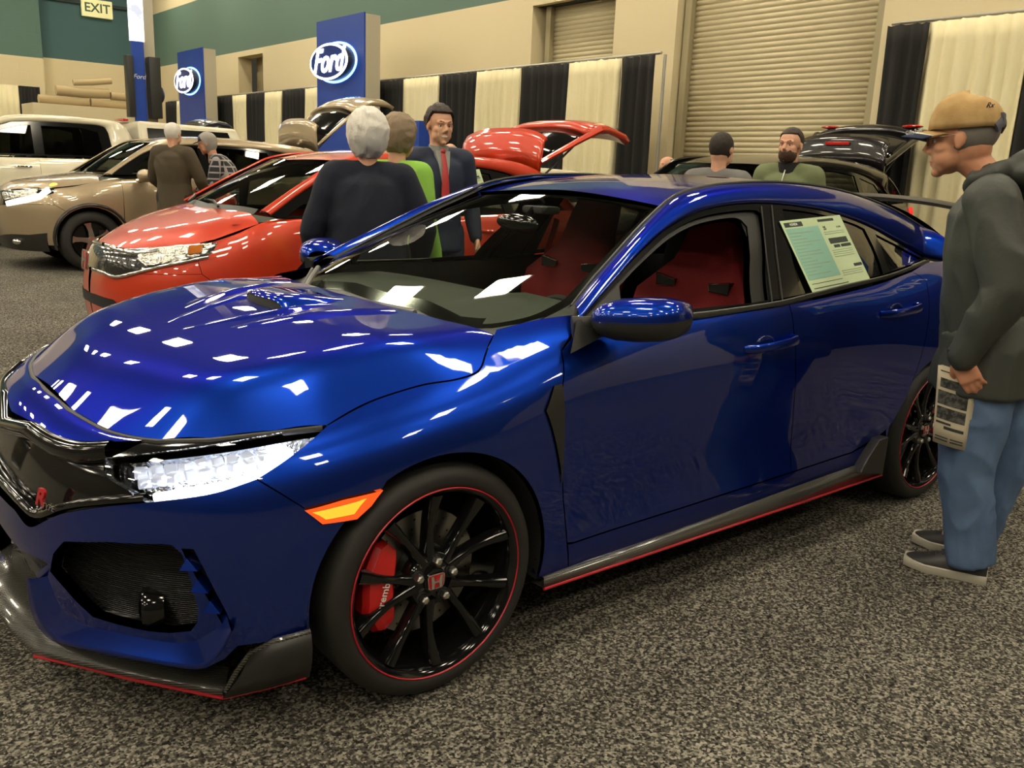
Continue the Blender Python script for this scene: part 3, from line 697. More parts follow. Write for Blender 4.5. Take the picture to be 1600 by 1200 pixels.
# ---- rear quarter and rear bumper
arR = arc_uv(3.6, .375, .365, 194, -14, 44)
qz = loop(iv(np.array([(1425, 424), (1448, 440)])), iv(crv([(1448, 440), (1452, 480), (1446, 530), (1430, 585), (1408, 635), (1384, 672)])), arR, [near(S, (4.1, -.9, .2), UC+14, UC+22)], [near(S, (4.3, -.88, .25), UC+14, UC+22)], [near(S, (4.28, -.86, .8), UC+14, UC+22)], [near(S, (4.25, -.75, 1.03), UC+14, UC+22)], [near(S, p, UC+14, UC+22) for p in ((4.0, -.765, 1.065), (3.8, -.775, 1.085), (3.66, -.785, 1.09))], iv(np.array([(1447, 411)])))
panel('quarter_panel', S, qz, BLUE, car)
_t = S.nv-1.
uR = near(S, (4.28, -.86, .7), UC+14, UC+22)[0]; uE = S.nu-1
for nm, v0, v1, m_ in (('rear_bumper', 0.3, 5.2, BLUE), ('tail_panel', 5.2, 8.0, BLUE)):
    panel(nm, S, np.array([(uR+.02, v0), (uE, v0), (uE, v1), (uR+.02, v1)]), m_, car)
for o in panel('tail_lamp', S, np.array([(uR-.8, 6.6), (uR+1.6, 6.4), (uR+1.6, 7.4), (uR-.6, 7.8)]), mat('red_lamp_lens', (.5, .01, .01), .1, coat=1.), car, off=.012, depth=.02): pass
# ---- windshield, cowl
wl = crv([(700, 510), (735, 513), (770, 512), (810, 506), (845, 497), (880, 480), (893, 472)], 4)
wa = crv([(893, 472), (925, 435), (960, 395), (995, 358), (1030, 324)], 4)
wt = crv([(1030, 324), (965, 311), (900, 302)], 4)
vcw = (WS.nv-1)/2
wsh = np.vstack([[atv(WS, (1.225, 0, .94))], [near2(WS, (1.24, -.25, .945))], WS.inv(wl), WS.inv(wa), WS.inv(wt)[:-1], [atv(WS, (2.10, 0, 1.325))]])
wsh = wsh[wsh[:, 1] <= vcw+1e-6]
WSG = glass('windshield_glass', (.80, .86, .78), 1.5)
ws_o = panel('windshield', WS, symv(WS, wsh), WSG, car, both=False, gap=.002, depth=.0)
# black band printed round the glass
def inner(L, f, c): return c+(L-c)*f
wi = wsh.copy(); cc = np.array([wsh[:, 0].mean(), vcw]); wi = np.array([[q[0]+(cc[0]-q[0])*.05, q[1]+(vcw-q[1])*.045] for q in wsh]); wi[0, 1] = wi[-1, 1] = vcw
wi[:8, 0] += .12
panel('windshield_edge_band', WS, symv(WS, wsh), GBLK, ws_o, holes=[symv(WS, wi)], both=False, off=-.006, gap=.002, depth=0)
cw = np.vstack([[(0.0, vcw)], [(0., 0.6)], [(.9, .5)], WS.inv(np.array([(850, 494), (810, 505), (770, 511), (735, 512), (700, 509)])), [near2(WS, (1.24, -.25, .945))], [atv(WS, (1.225, 0, .94))]])
panel('cowl', WS, symv(WS, cw), SBLK, car, both=False, gap=0, off=-.004, depth=.01)
_A = lambda px, py, y: at(px, py, 1, y)
for piv, mid, end, b0, b1 in ((_A(548, 470, 0), _A(574, 489, -.09), _A(658, 506, -.43), _A(562, 474, -.05), _A(648, 489, -.34)), (_A(470, 458, .22), _A(478, 440, .36), _A(488, 420, .55), _A(476, 452, .24), _A(497, 418, .56))):
    b = MB(); b.lathe([(-.02, .020), (.010, .020), (.016, .012), (.018, .001)], 16, 'Z', tuple(piv)); b.tube([piv, mid, end], [.010, .009, .006], 8); wp = b.build('wiper', SBLK, car)
    b = MB(); b.tube([b0, (b0+b1)/2+[0, 0, .003], b1], .010, 8); b.build('wiper_blade', mat('grey_rubber', (.09, .09, .08), .4), wp)
# ---- roof
vr = (ROOF.nv-1)/2
C1 = np.array([(1.49, -.742, 1.008), (1.60, -.705, 1.072), (1.751, -.66, 1.154), (1.90, -.615, 1.232), (2.045, -.575, 1.300), (2.13, -.562, 1.338), (2.25, -.555, 1.365), (2.45, -.550, 1.388), (2.8, -.548, 1.400), (3.2, -.548, 1.380), (3.6, -.552, 1.318), (3.9, -.562, 1.238), (4.15, -.58, 1.150), (4.35, -.60, 1.07)])
rh = np.vstack([[atv(ROOF, (2.105, 0, 1.33))], ROOF.inv(np.array([(965, 309), (1030, 322)])), [near2(ROOF, p) for p in C1[5:13]], [near2(ROOF, (4.3, -.58, 1.1))], [atv(ROOF, (4.38, 0, 1.1))]])
panel('roof', ROOF, symv(ROOF, rh), BLUE, car, both=False, gap=.003)
# ---- greenhouse side
c2 = crv([(905, 502), (930, 473), (960, 440), (985, 411), (1010, 385), (1035, 363), (1060, 346), (1085, 333), (1110, 325), (1145, 319), (1180, 317), (1215, 318), (1250, 322), (1290, 329), (1330, 341), (1365, 356), (1400, 376), (1425, 390), (1447, 403)], 3)
C2 = SG.ev(SG.inv(c2)); 
low = np.array([(3.72, -.775, 1.092), (3.85, -.782, 1.075), (4.05, -.775, 1.055), (4.25, -.755, 1.035), (4.36, -.72, 1.03)])
C2 = np.vstack([C2, low])
def byx(P, xs): return np.stack([np.interp(xs, P[:, 0], P[:, k]) for k in range(3)], 1)
C1s = crv(C1, 6); tt = np.linspace(0, 1, 80)
A = resamp(C1s, tt); 
# pair each roof-line point with the frame point a little behind it
xs2 = np.interp(tt, [0, .18, .5, .75, 1], [C2[0, 0], 1.80, 2.75, 3.42, 4.36]); Bp = byx(C2, xs2)
xs1 = np.interp(tt, [0, .18, .5, .75, 1], [C1s[0, 0], 1.90, 2.78, 3.50, 4.35]); A = byx(C1s, xs1)
rail = []
for a, c in zip(A, Bp):
    d = c-a; n_ = np.cross(np.array([1, 0, 0]), d); n_ = n_/np.linalg.norm(n_); n_ = n_*np.sign(n_[2]+1e-9)
    wd = np.linalg.norm(d); row = []
    for t in np.linspace(0, 1, 11):
        row.append(a+d*t+n_*(min(.15*wd, .036)*(1-(2*t-1)**2)))
    row = [a-[0, 0, .015]]+row+[c+np.array([0, .02, 0])]
    rail.append(row)
grid('roof_rail', rail, BLUE, car, both=True)
# roof ditch strip
b_ = []
for sy in (1, -1):
    b = MB(); b.tube([tuple((p+np.array([0, 0, .001]))*[1, sy, 1]) for p in C1s[26:70]], .006, 6); b.build('roof_moulding', SBLK, car)
    b = MB(); b.tube([tuple((p+np.array([-.004, 0, .0]))*[1, sy, 1]) for p in C1s[:28]], .006, 6); b.build('windshield_moulding', SBLK, car)
# window frames
belt_t = [(1447, 405), (1385, 427), (1330, 440), (1262, 458), (1200, 471), (1095, 487), (965, 502), (905, 505)]
fr = SG.inv(loop(c2, np.array(belt_t)))
fwin = SG.inv(loop(crv([(958, 452), (985, 423), (1012, 396), (1045, 366), (1080, 345), (1115, 334), (1160, 328), (1183, 328)], 4), np.array([(1190, 333), (1197, 400), (1201, 468), (1095, 485), (975, 498), (962, 480)])))
rwin = SG.inv(loop(crv([(1224, 326), (1260, 330), (1300, 338), (1335, 349), (1352, 357)], 4), np.array([(1366, 385), (1376, 410), (1381, 427), (1330, 439), (1254, 459), (1243, 420), (1232, 370)])))
qwin = SG.inv(loop(np.array([(1369, 365), (1400, 381), (1440, 403), (1392, 422), (1386, 410), (1378, 385)])))
panel('window_frame', SG, fr, GBLK, car, holes=[fwin, rwin, qwin], off=-.004, gap=.001, depth=.03)
SIDEG = glass('tinted_side_glass', (.16, .17, .16), 1.5, boost=1.5)
for o in panel('rear_door_window', SG, rwin, SIDEG, car, off=-.010, gap=-.003, depth=0): pass
for o in panel('quarter_window', SG, qwin, SIDEG, car, off=-.010, gap=-.003, depth=0): pass
fo = panel('door_window_seal', SG, SG.inv(loop(crv([(955, 455), (985, 420), (1012, 393), (1045, 363), (1080, 341), (1115, 330), (1160, 324), (1187, 325)], 4), np.array([(1196, 333), (1203, 400), (1206, 470), (1095, 488), (970, 500), (958, 480)]))), SBLK, car, holes=[SG.inv(loop(crv([(966, 452), (990, 425), (1015, 400), (1048, 371), (1082, 351), (1115, 341), (1150, 336), (1164, 340)], 4), np.array([(1173, 350), (1178, 400), (1181, 473), (1095, 485), (980, 497), (970, 480)])))], off=-.018, gap=0, depth=.03)
for sy in (1, -1):
    P = SG.ev(SG.inv(np.array([(903, 508), (960, 504), (1095, 491), (1207, 475), (1262, 462), (1330, 445), (1388, 431), (1449, 408)])))
    P = P+[0, -.006, 0]; P = crv(P, 4)*[1, sy, 1]
    b = MB(); b.tube(P, .010, 8, sq=(.6, 1.)); b.build('belt_moulding', mat('dark_grey_trim', (.045, .045, .04), .35), car)
    b = MB()
    for a in ((1205, 320, 1222, 470), (1189, 322, 1206, 474)):
        q = SG.ev(SG.inv(np.array([(a[0], a[1]), ((a[0]+a[2])/2-1, (a[1]+a[3])/2), (a[2], a[3])])))*[1, sy, 1]
        b.tube([tuple(x+np.array([0, -.002*sy, 0])) for x in q], .0025, 6)
    b.build('pillar_trim', SBLK, car)
    # triangle plate behind the mirror
    q = [SG.ev(SG.inv(np.array([p])))[0]*[1, sy, 1] for p in ((912, 500), (966, 443), (972, 500))]
    q = [x+np.array([0, -.003*sy, 0]) for x in q]
    mk('mirror_plate', q+[x+np.array([0, .01*sy, 0]) for x in q], [(0, 1, 2), (3, 5, 4), (0, 3, 4, 1), (1, 4, 5, 2), (2, 5, 3, 0)], SBLK, car, smooth=False)
    # door mirror
    def mir_sec(t):
        c = np.array([1.47, -.875, .995])*(1-t)+np.array([1.615, -1.10, 1.005])*t
        prof = [(.0, .45), (.08, .72), (.25, .93), (.5, 1.), (.75, .95), (.9, .78), (.97, .55), (1., .12)]
        k = float(np.interp(t, [a for a, _ in prof], [b for _, b in prof])); return c, k
    up_, dn_ = MB(), MB()
    def half(lo_, hi_, n):
        V = []; F = []
        ts = list(np.linspace(0, 1, 16))
        for t in ts:
            c, k = mir_sec(t)
            for j in range(n):
                a = lo_+(hi_-lo_)*j/(n-1); ca, sa = math.cos(a), math.sin(a)
                ex = .095*k*np.sign(ca)*abs(ca)**.8; ez = (.060 if sa > 0 else .068)*k*np.sign(sa)*abs(sa)**.8
                V.append((c+np.array([ex, ex*.35, ez+(.010*t)]))*[1, sy, 1])
        F = [(i*n+j, i*n+j+1, (i+1)*n+j+1, (i+1)*n+j) for i in range(len(ts)-1) for j in range(n-1)]
        F.append(tuple(range((len(ts)-1)*n, len(ts)*n)))
        return V, F
    up_.add(*half(-.05, PI+.05, 22)); dn_.add(*half(PI+.02, 2*PI-.02, 22))
    mo = up_.build('door_mirror', BLUE, car, auto=60)
    dn_.build('mirror_base', SBLK, mo, auto=60)
    b = MB(); b.tube([(1.40, -.842*sy, .965), (1.45, -.87*sy, .972), (1.50, -.90*sy, .975)], [.035, .028, .03], 10, sq=(.5, 1.)); b.add([(1.34, -.905*sy, .905), (1.44, -.895*sy, .93), (1.50, -.90*sy, .955), (1.46, -.87*sy, .995), (1.40, -.86*sy, .99)], [(0, 1, 2, 3, 4)]); b.build('mirror_stalk', SBLK, mo)
# rear wing
WG = mat('gloss_black_wing', (.008, .008, .008), .4, 0, .25)
G = []
for y in np.linspace(-.68, .68, 25):
    a = abs(y)/.68; z = 1.345-.05*a**3; x = 4.36
    G.append([(x-.13, y, z+.004), (x-.08, y, z+.020), (x, y, z+.014), (x+.08, y, z+.006), (x+.08, y, z-.006), (x+.0, y, z-.018), (x-.10, y, z-.014), (x-.13, y, z+.004)])
wo = grid('rear_wing', G, WG, car)
for sy in (1, -1):
    b = MB(); b.prism([(4.22, 1.30), (4.46, 1.29), (4.42, 1.18), (4.36, 1.05), (4.20, 1.05), (4.22, 1.2)], .665*sy, .69*sy, 'Y'); b.build('wing_endplate', WG, wo, smooth=False, bevel=.008)
    b = MB(); b.tube([(4.10, .62*sy, 1.10), (4.22, .665*sy, 1.12), (4.38, .66*sy, 1.08)], [.035, .05, .03], 14); b.build('wing_mount', BLUE, wo)
# ---- wheels
GREY = mat('brake_steel', (.30, .29, .27), .3, 1.); RCAL = mat('caliper_red', (.62, .012, .012), .3, coat=.5)
NUT = mat('lug_nut_steel', (.62, .6, .54), .3, 1.)
def wheel(x, sy, rear=False):
    w_ = empty('wheel', (x, 0, .3275)); w_.parent = car
    yo = -.925  # outer face
    def bld(b, nm, m, parent=w_, **k):
        if sy > 0: b.V = [(a, -b_, c) for a, b_, c in b.V]
        return b.build(nm, m, parent, **k)
    b = MB(); b.lathe([(yo+.012, .262), (yo+.002, .270), (yo-.004, .285), (yo+.002, .302), (yo+.014, .316), (yo+.032, .3255), (yo+.12, .3275), (yo+.21, .3255), (yo+.235, .31), (yo+.24, .28), (yo+.225, .26)], 72); bld(b, 'tyre', RUBB, auto=60)
    b = MB(); b.lathe([(yo+.225, .262), (yo+.2, .245), (yo+.06, .238), (yo+.02, .248), (yo+.008, .256), (yo+.004, .264), (yo+.010, .267), (yo+.015, .262)], 72)
    for k in range(5):
        pc = 2*PI*k/5+PI/2+.33
        for s_ in (-1, 1):
            a0, a1 = pc+s_*.20, pc+s_*.325
            P = []
            for t in np.linspace(0, 1, 7):
                r = .055+(.245-.055)*t; a = a0+(a1-a0)*t; P.append((r*math.cos(a), yo+.03+.012*math.sin(PI*t)-.018*t, r*math.sin(a)))
            V = []
            for i, p in enumerate(P):
                t = i/6; hw = .017-.007*math.sin(PI*min(1, t*1.1))*.9; a = a0+(a1-a0)*t; tx, tz = -math.sin(a), math.cos(a); dp = .035
                V += [(p[0]+tx*hw*1.2, p[1]+dp, p[2]+tz*hw*1.2), (p[0]+tx*hw, p[1]+.006, p[2]+tz*hw), (p[0]+tx*hw*.55, p[1], p[2]+tz*hw*.55), (p[0]-tx*hw*.55, p[1], p[2]-tz*hw*.55), (p[0]-tx*hw, p[1]+.006, p[2]-tz*hw), (p[0]-tx*hw*1.2, p[1]+dp, p[2]-tz*hw*1.2)]
            b.add(V, [(i*6+j, i*6+(j+1) % 6, (i+1)*6+(j+1) % 6, (i+1)*6+j) for i in range(6) for j in range(6)])
    b.lathe([(yo+.07, .085), (yo+.045, .082), (yo+.034, .072), (yo+.036, .04), (yo+.03, .034), (yo+.03, .001)], 40)
    rim = bld(b, 'rim', GBLK, auto=50)
    b = MB(); b.lathe([(yo+.002, .2635), (yo-.001, .2655), (yo+.002, .2680)], 96); bld(b, 'rim_stripe', mat('rim_stripe_red', (.55, .015, .03), .4), rim)
    for k in range(5):
        a = 2*PI*k/5+PI/2-.06; c = (.057*math.cos(a), .057*math.sin(a)); b = MB(); b.lathe([(yo+.035, .0125), (yo+.016, .0115), (yo+.012, .008), (yo+.011, .0005)], 6, c=(c[0], 0, c[1])); bld(b, 'lug_nut', NUT, rim, auto=20)
        b = MB(); b.lathe([(yo+.05, .018), (yo+.034, .018), (yo+.032, .014)], 16, c=(c[0], 0, c[1])); bld(b, 'lug_seat', MBLK, rim)
    yb = (yo+.024)*(1 if sy < 0 else -1)
    e = h_badge((0, yb, 0), (-sy if sy < 0 else -1, 0, 0) if False else ((1 if sy < 0 else -1), 0, 0), (0, 0, 1), .042, rim, depth=.004)
    b = MB(); b.lathe([(yo+.03, .036), (yo+.026, .034), (yo+.0255, .001)], 30); bld(b, 'centre_cap', GBLK, rim)
    b = MB(); b.lathe([(yo+.13, .07), (yo+.10, .075), (yo+.10, .175), (yo+.125, .175), (yo+.125, .07)], 60)
    disc = bld(b, 'brake_disc', GREY, auto=30)
    b = MB(); b.lathe([(yo+.125, .085), (yo+.06, .083), (yo+.055, .07), (yo+.055, .001)], 40); bld(b, 'disc_hat', mat('disc_hat_grey', (.12, .12, .115), .4, .8), disc)
    b = MB()
    for k in range(20):
        for r in (.105, .13, .155):
            a = 2*PI*k/20+r*9; b.lathe([(yo+.0995, .0035), (yo+.0992, .0005)], 8, c=(r*math.cos(a), 0, r*math.sin(a)))
    o_ = bld(b, 'drilled_holes', MBLK, disc); o_['kind'] = 'stuff'
    # caliper on the front side
    b = MB(); a0, a1 = (math.radians(135), math.radians(222)) if not rear else (math.radians(-20), math.radians(40))
    n = 12; V = []
    for i in range(n+1):
        a = a0+(a1-a0)*i/n; ri = .112+.02*abs(2*i/n-1)**3; ro = .205 if 0 < i < n else .19; yy0 = yo+.042+.02*abs(2*i/n-1)**3
        if i in (4, 8): ro = .212
        V += [(ri*math.cos(a), yo+.10, ri*math.sin(a)), (ri*math.cos(a), yy0+.012, ri*math.sin(a)), ((ri+.012)*math.cos(a), yy0, (ri+.012)*math.sin(a)), ((ro-.014)*math.cos(a), yy0, (ro-.014)*math.sin(a)), (ro*math.cos(a), yy0+.014, ro*math.sin(a)), (ro*math.cos(a), yo+.14, ro*math.sin(a))]
    b.add(V, [(i*6+j, i*6+(j+1) % 6, (i+1)*6+(j+1) % 6, (i+1)*6+j) for i in range(n) for j in range(6)]+[tuple(range(6)), tuple(range(n*6, n*6+6))])
    if not rear or True:
        cal = bld(b, 'brake_caliper', RCAL, auto=30)
        if sy < 0 and not rear:
            a = math.radians(181); text_mesh('brembo', .030, mat('white_lettering', (.8, .8, .76), .5), 'caliper_lettering', cal, frame_M((.150*math.cos(a), yo+.038, .150*math.sin(a)), (math.sin(.30), 0, math.cos(.30)), (-math.cos(.30), 0, math.sin(.30))), .001)
    return w_
for x in (.9, 3.6):
    for sy in (-1, 1): wheel(x, sy, x > 2)
# wheel wells and underbody
b = MB()
for x in (.9, 3.6):
    for sy in (-1, 1):
        n = 24; V = []
        for y in (.90, .55):
            for i in range(n+1):
                a = math.radians(-15+210*i/n); V.append((x+.372*math.cos(a), y*sy, .3275+.362*math.sin(a)))
        for i in range(n+1):
            a = math.radians(-15+210*i/n); V.append((x, .55*sy, .3275))
        b.add(V, [(i+k*(n+1), i+1+k*(n+1), i+1+(k+1)*(n+1), i+(k+1)*(n+1)) for i in range(n) for k in (0, 1)])
b.box((2.25, 0, .22), (1.9, 1.72, .03)); b.box((.9, 0, .25), (1.0, 1.06, .03)); b.box((3.7, 0, .25), (1.0, 1.06, .03)); b.box((4.3, 0, .3), (.4, 1.5, .03)); b.box((.33, 0, .25), (.35, 1.1, .03))
b.build('underbody', MBLK, car, auto=0)
# ---- interior
DARK = mat('interior_black', (.012, .012, .012), .75); SEAT = mat('red_seat_fabric', (.22, .006, .010), .8, bump=(160, .3, .003)); GREYD = mat('dashboard_soft_black', (.03, .034, .028), .6)
G = []
for x, z in ((1.26, .925), (1.38, .945), (1.55, .955), (1.72, .952), (1.80, .93), (1.83, .85), (1.80, .70)):
    G.append([(x-.02*(abs(y)/.7)**2, y, z+(.022 if -.55 < y < -.2 and 1.5 < x < 1.82 else 0)-.01*(abs(y)/.7)**3) for y in np.linspace(-.74, .74, 25)])
grid('dashboard', G, GREYD, car)
b = MB(); b.box((2.6, 0, .34), (2.3, 1.5, .04)); b.box((1.5, 0, .55), (.06, 1.5, .6)); b.box((3.9, 0, .65), (.05, 1.45, .6)); b.box((3.35, 0, .62), (.55, 1.25, .25), b=.05); b.box((2.2, 0, .52), (.9, .22, .25), b=.04)
b.build('cabin_floor', DARK, car, smooth=False)
for sy in (1, -1):   # door cards and lining
    G = [[(x, (sg_y(x, z) if z > .98 else .80+.01*(z < .7))*sy*.965, z) for z in (.35, .6, .8, .93, .97)] for x in np.linspace(1.45, 3.8, 12)]
    grid('door_card', G, DARK, car)
    gr = np.array([[q+np.array([0, .022, -.012]) for q in r[1:-1]] for r in rail])*[1, sy, 1]
    grid('pillar_lining', gr, DARK, car)
    for x0, x1 in ((2.40, 2.66),):
        G = [[(x+.01, -(sg_y(x, z)-.03)*sy, z) for z in np.linspace(.95, 1.33, 6)] for x in np.linspace(x0, x1, 4)]; grid('pillar_lining', G, DARK, car)
G = [[np.array(roof_pt(x, y))-[0, 0, .03] for y in np.linspace(-.57, .57, 9)] for x in (2.1, 2.3, 2.6, 3.0, 3.5, 3.8)]; grid('headliner', G, DARK, car)
def seat(xc, yc):
    s_ = empty('seat', (0, 0, 0)); s_.parent = car
    V = []; 
    prof = [(-.42, .10, .245), (-.34, .03, .25), (-.22, .0, .255), (-.10, -.005, .27), (.02, .0, .285), (.10, .02, .285), (.17, .03, .235), (.23, .045, .165), (.30, .06, .140), (.38, .08, .130), (.44, .095, .11), (.465, .115, .06)]
    rows = []
    for h, rx, hw in prof:
        z = .84+h; x = xc+rx+.12*(h+.42); r = []
        for t in np.linspace(0, 2*PI, 25)[:-1]:
            ca, sa = math.cos(t), math.sin(t); bol = .055*max(0, abs(sa)-.55)/.45 if h < .15 else 0
            r.append((x-.065*(abs(ca)**.5*np.sign(ca))*(1 if hw > .1 else .6)-(bol if ca > -.2 else 0), yc+hw*np.sign(sa)*abs(sa)**.7, z))
        rows.append(r+[r[0]])
    b = MB(); A_ = np.array(rows); n = A_.shape[1]; b.add(A_.reshape(-1, 3), [(i*n+j, (i+1)*n+j, (i+1)*n+j+1, i*n+j+1) for i in range(len(rows)-1) for j in range(n-1)]+[tuple((len(rows)-1)*n+j for j in range(n-1))])
    b.build('backrest', SEAT, s_)
    for sy in (-1, 1):
        hp = [(-.048, -.020), (.046, -.024), (.050, .024), (-.052, .008)]; hc = (xc+.030, yc+.140*sy, .985)
        e = MB(); e.prism([(hc[1]+sy*q[0], hc[2]+q[1]) for q in hp], hc[0]-.012, hc[0]+.10, 'X'); e.build('harness_opening', DARK, s_, smooth=False)
        e = MB(); e.tube([(hc[0]-.013, hc[1]+sy*q[0], hc[2]+q[1]) for q in hp+hp[:1]], .003, 6); e.build('opening_rim', CHRM, s_)
    b = MB(); b.box((xc-.22, yc, .50), (.5, .50, .16), b=.05); b.box((xc-.22, yc-.23, .56), (.45, .09, .12), b=.03); b.box((xc-.22, yc+.23, .56), (.45, .09, .12), b=.03); b.build('cushion', SEAT, s_)
    text_mesh('R', .055, mat('silver_thread', (.5, .48, .45), .5), 'seat_emblem', s_, frame_M((xc-.062, yc, .80), (0, -1, 0), (.12, 0, 1)), .002, .3, align='CENTER')
    return s_
seat(2.48, -.37); seat(2.48, .37)
b = MB(); b.box((3.45, 0, .88), (.14, 1.2, .5), rot=(0, .25, 0), b=.05); b.build('rear_seat', mat('black_seat_fabric', (.015, .014, .014), .85), car)
b = MB(); b.tube([(2.62, -.72, .55), (2.60, -.68, .9), (2.62, -.60, 1.18)], .022, 6, sq=(.15, 1)); b.build('seat_belt', mat('red_webbing', (.4, .01, .015), .7), car)
b = MB(); b.tube([(2.62, .72, .55), (2.60, .68, .9), (2.62, .60, 1.18)], .022, 6, sq=(.15, 1)); b.build('seat_belt', mat('red_webbing', (.4, .01, .015), .7), car)
b = MB(); R0 = Matrix.Translation((1.86, -.37, .80))@Matrix.Rotation(math.radians(65), 4, 'Y')
b.tube([(.18*math.cos(a), .18*math.sin(a), 0) for a in np.linspace(0, 2*PI, 33)], .014, 8, caps=False); b.ell((0, 0, -.01), (.07, .07, .03), 16, 8)
for a in (0, PI, -PI/2): b.tube([(.05*math.cos(a+PI/2), .05*math.sin(a+PI/2), 0), (.18*math.cos(a+PI/2), .18*math.sin(a+PI/2), 0)], .014, 8)
b.xf(R0); b.build('steering_wheel', DARK, car)
b = MB(); b.ell((1.87, 0, 1.205), (.028, .125, .034), 24, 12); b.tube([(1.95, 0, 1.26), (1.91, 0, 1.22)], .012, 8); b.build('interior_mirror', GBLK, car)
b = MB(); b.box((1.99, 0, 1.255), (.10, .12, .03), b=.01); b.build('sensor_housing', DARK, car)
# =================================================================== the hall
XW = 10.3; YW = 31.0; ZC = 8.5
def floor_mat():
    m = bpy.data.materials.new('speckled_carpet'); m.use_nodes = True; nt = m.node_tree; b = nt.nodes['Principled BSDF']; b.inputs['Roughness'].default_value = .95; b.inputs['Specular IOR Level'].default_value = .1
    N_ = nt.nodes.new; L = nt.links.new; tc = N_('ShaderNodeTexCoord')
    v = N_('ShaderNodeTexVoronoi'); v.inputs['Scale'].default_value = 150; L(tc.outputs['Object'], v.inputs['Vector'])
    bw = N_('ShaderNodeSeparateColor'); L(v.outputs['Color'], bw.inputs[0])
    n = N_('ShaderNodeTexNoise'); n.inputs['Scale'].default_value = 60; n.inputs['Detail'].default_value = 4; L(tc.outputs['Object'], n.inputs['Vector'])
    a1 = N_('ShaderNodeMath'); a1.operation = 'MULTIPLY_ADD'; a1.inputs[1].default_value = .62; L(bw.outputs[0], a1.inputs[0])
    a2 = N_('ShaderNodeMath'); a2.operation = 'MULTIPLY_ADD'; a2.inputs[1].default_value = .9; a2.inputs[2].default_value = -.25; L(n.outputs['Fac'], a2.inputs[0]); L(a2.outputs[0], a1.inputs[2])
    r = N_('ShaderNodeValToRGB'); e = r.color_ramp.elements; e[0].position = .18; e[0].color = (.014, .013, .012, 1); e[1].position = .85; e[1].color = (.34, .315, .255, 1)
    k = e.new(.5); k.color = (.080, .074, .060, 1); L(a1.outputs[0], r.inputs[0])
    n2 = N_('ShaderNodeTexNoise'); n2.inputs['Scale'].default_value = 1.6; n2.inputs['Detail'].default_value = 4; L(tc.outputs['Object'], n2.inputs['Vector'])
    mr = N_('ShaderNodeMapRange'); mr.inputs[1].default_value = .3; mr.inputs[2].default_value = .7; mr.inputs[3].default_value = .8; mr.inputs[4].default_value = 1.1; L(n2.outputs['Fac'], mr.inputs[0])
    mx = N_('ShaderNodeMix'); mx.data_type = 'RGBA'; mx.blend_type = 'MULTIPLY'; mx.inputs[0].default_value = 1; L(r.outputs[0], mx.inputs[6]); L(mr.outputs[0], mx.inputs[7]); L(mx.outputs[2], b.inputs['Base Color'])
    bp = N_('ShaderNodeBump'); bp.inputs['Strength'].default_value = .4; bp.inputs['Distance'].default_value = .004; L(a1.outputs[0], bp.inputs['Height']); L(bp.outputs[0], b.inputs['Normal'])
    return m
CREAM = mat('cream_block_wall', srgb(214, 200, 160), .8); TEAL = mat('teal_wall_paint', srgb(92, 118, 106), .8); GREYW = mat('dark_wall', (.10, .095, .08), .9)
def wall_paint(name, cream, teal, zsplit):
    m = mat(name, cream, .8); nt = m.node_tree; b = nt.nodes['Principled BSDF']; tc = nt.nodes.new('ShaderNodeTexCoord'); sp = nt.nodes.new('ShaderNodeSeparateXYZ')
    gt = nt.nodes.new('ShaderNodeMath'); gt.operation = 'GREATER_THAN'; gt.inputs[1].default_value = zsplit
    br = nt.nodes.new('ShaderNodeTexBrick'); mp = nt.nodes.new('ShaderNodeCombineXYZ'); ad = nt.nodes.new('ShaderNodeMath'); ad.operation = 'ADD'
    br.inputs['Scale'].default_value = 1.; br.inputs['Brick Width'].default_value = .6; br.inputs['Row Height'].default_value = .3; br.inputs['Mortar Size'].default_value = .008
    x = nt.nodes.new('ShaderNodeMix'); x.data_type = 'RGBA'; x.inputs[6].default_value = (*cream, 1); x.inputs[7].default_value = (*teal, 1); bp = nt.nodes.new('ShaderNodeBump'); bp.inputs['Distance'].default_value = .01; bp.inputs['Strength'].default_value = .4; bp.invert = True
    L = nt.links.new; L(tc.outputs['Object'], sp.inputs[0]); L(sp.outputs[2], gt.inputs[0]); L(gt.outputs[0], x.inputs[0]); L(x.outputs[2], b.inputs['Base Color'])
    L(sp.outputs[0], ad.inputs[0]); L(sp.outputs[1], ad.inputs[1]); L(ad.outputs[0], mp.inputs[0]); L(sp.outputs[2], mp.inputs[1]); L(mp.outputs[0], br.inputs['Vector']); L(br.outputs['Fac'], bp.inputs['Height']); L(bp.outputs[0], b.inputs['Normal'])
    return m
WP = wall_paint('painted_block_wall', srgb(216, 202, 164), srgb(88, 116, 106), 4.35)
def quad(name, P, m, **k): return mk(name, P, [(0, 1, 2, 3)], m, smooth=False, kind='structure', **k)
X0, Y0 = -16., -12.
b = MB(); b.box(((X0+XW)/2, (Y0+YW)/2, -.05), (XW-X0+.6, YW-Y0+.6, .1)); b.build('floor', floor_mat(), smooth=False, kind='structure')
b = MB(); b.box(((X0+XW)/2, (Y0+YW)/2, ZC+.1), (XW-X0+.6, YW-Y0+.6, .2)); b.build('ceiling', mat('dark_ceiling', (.05, .048, .042), .9), smooth=False, kind='structure')
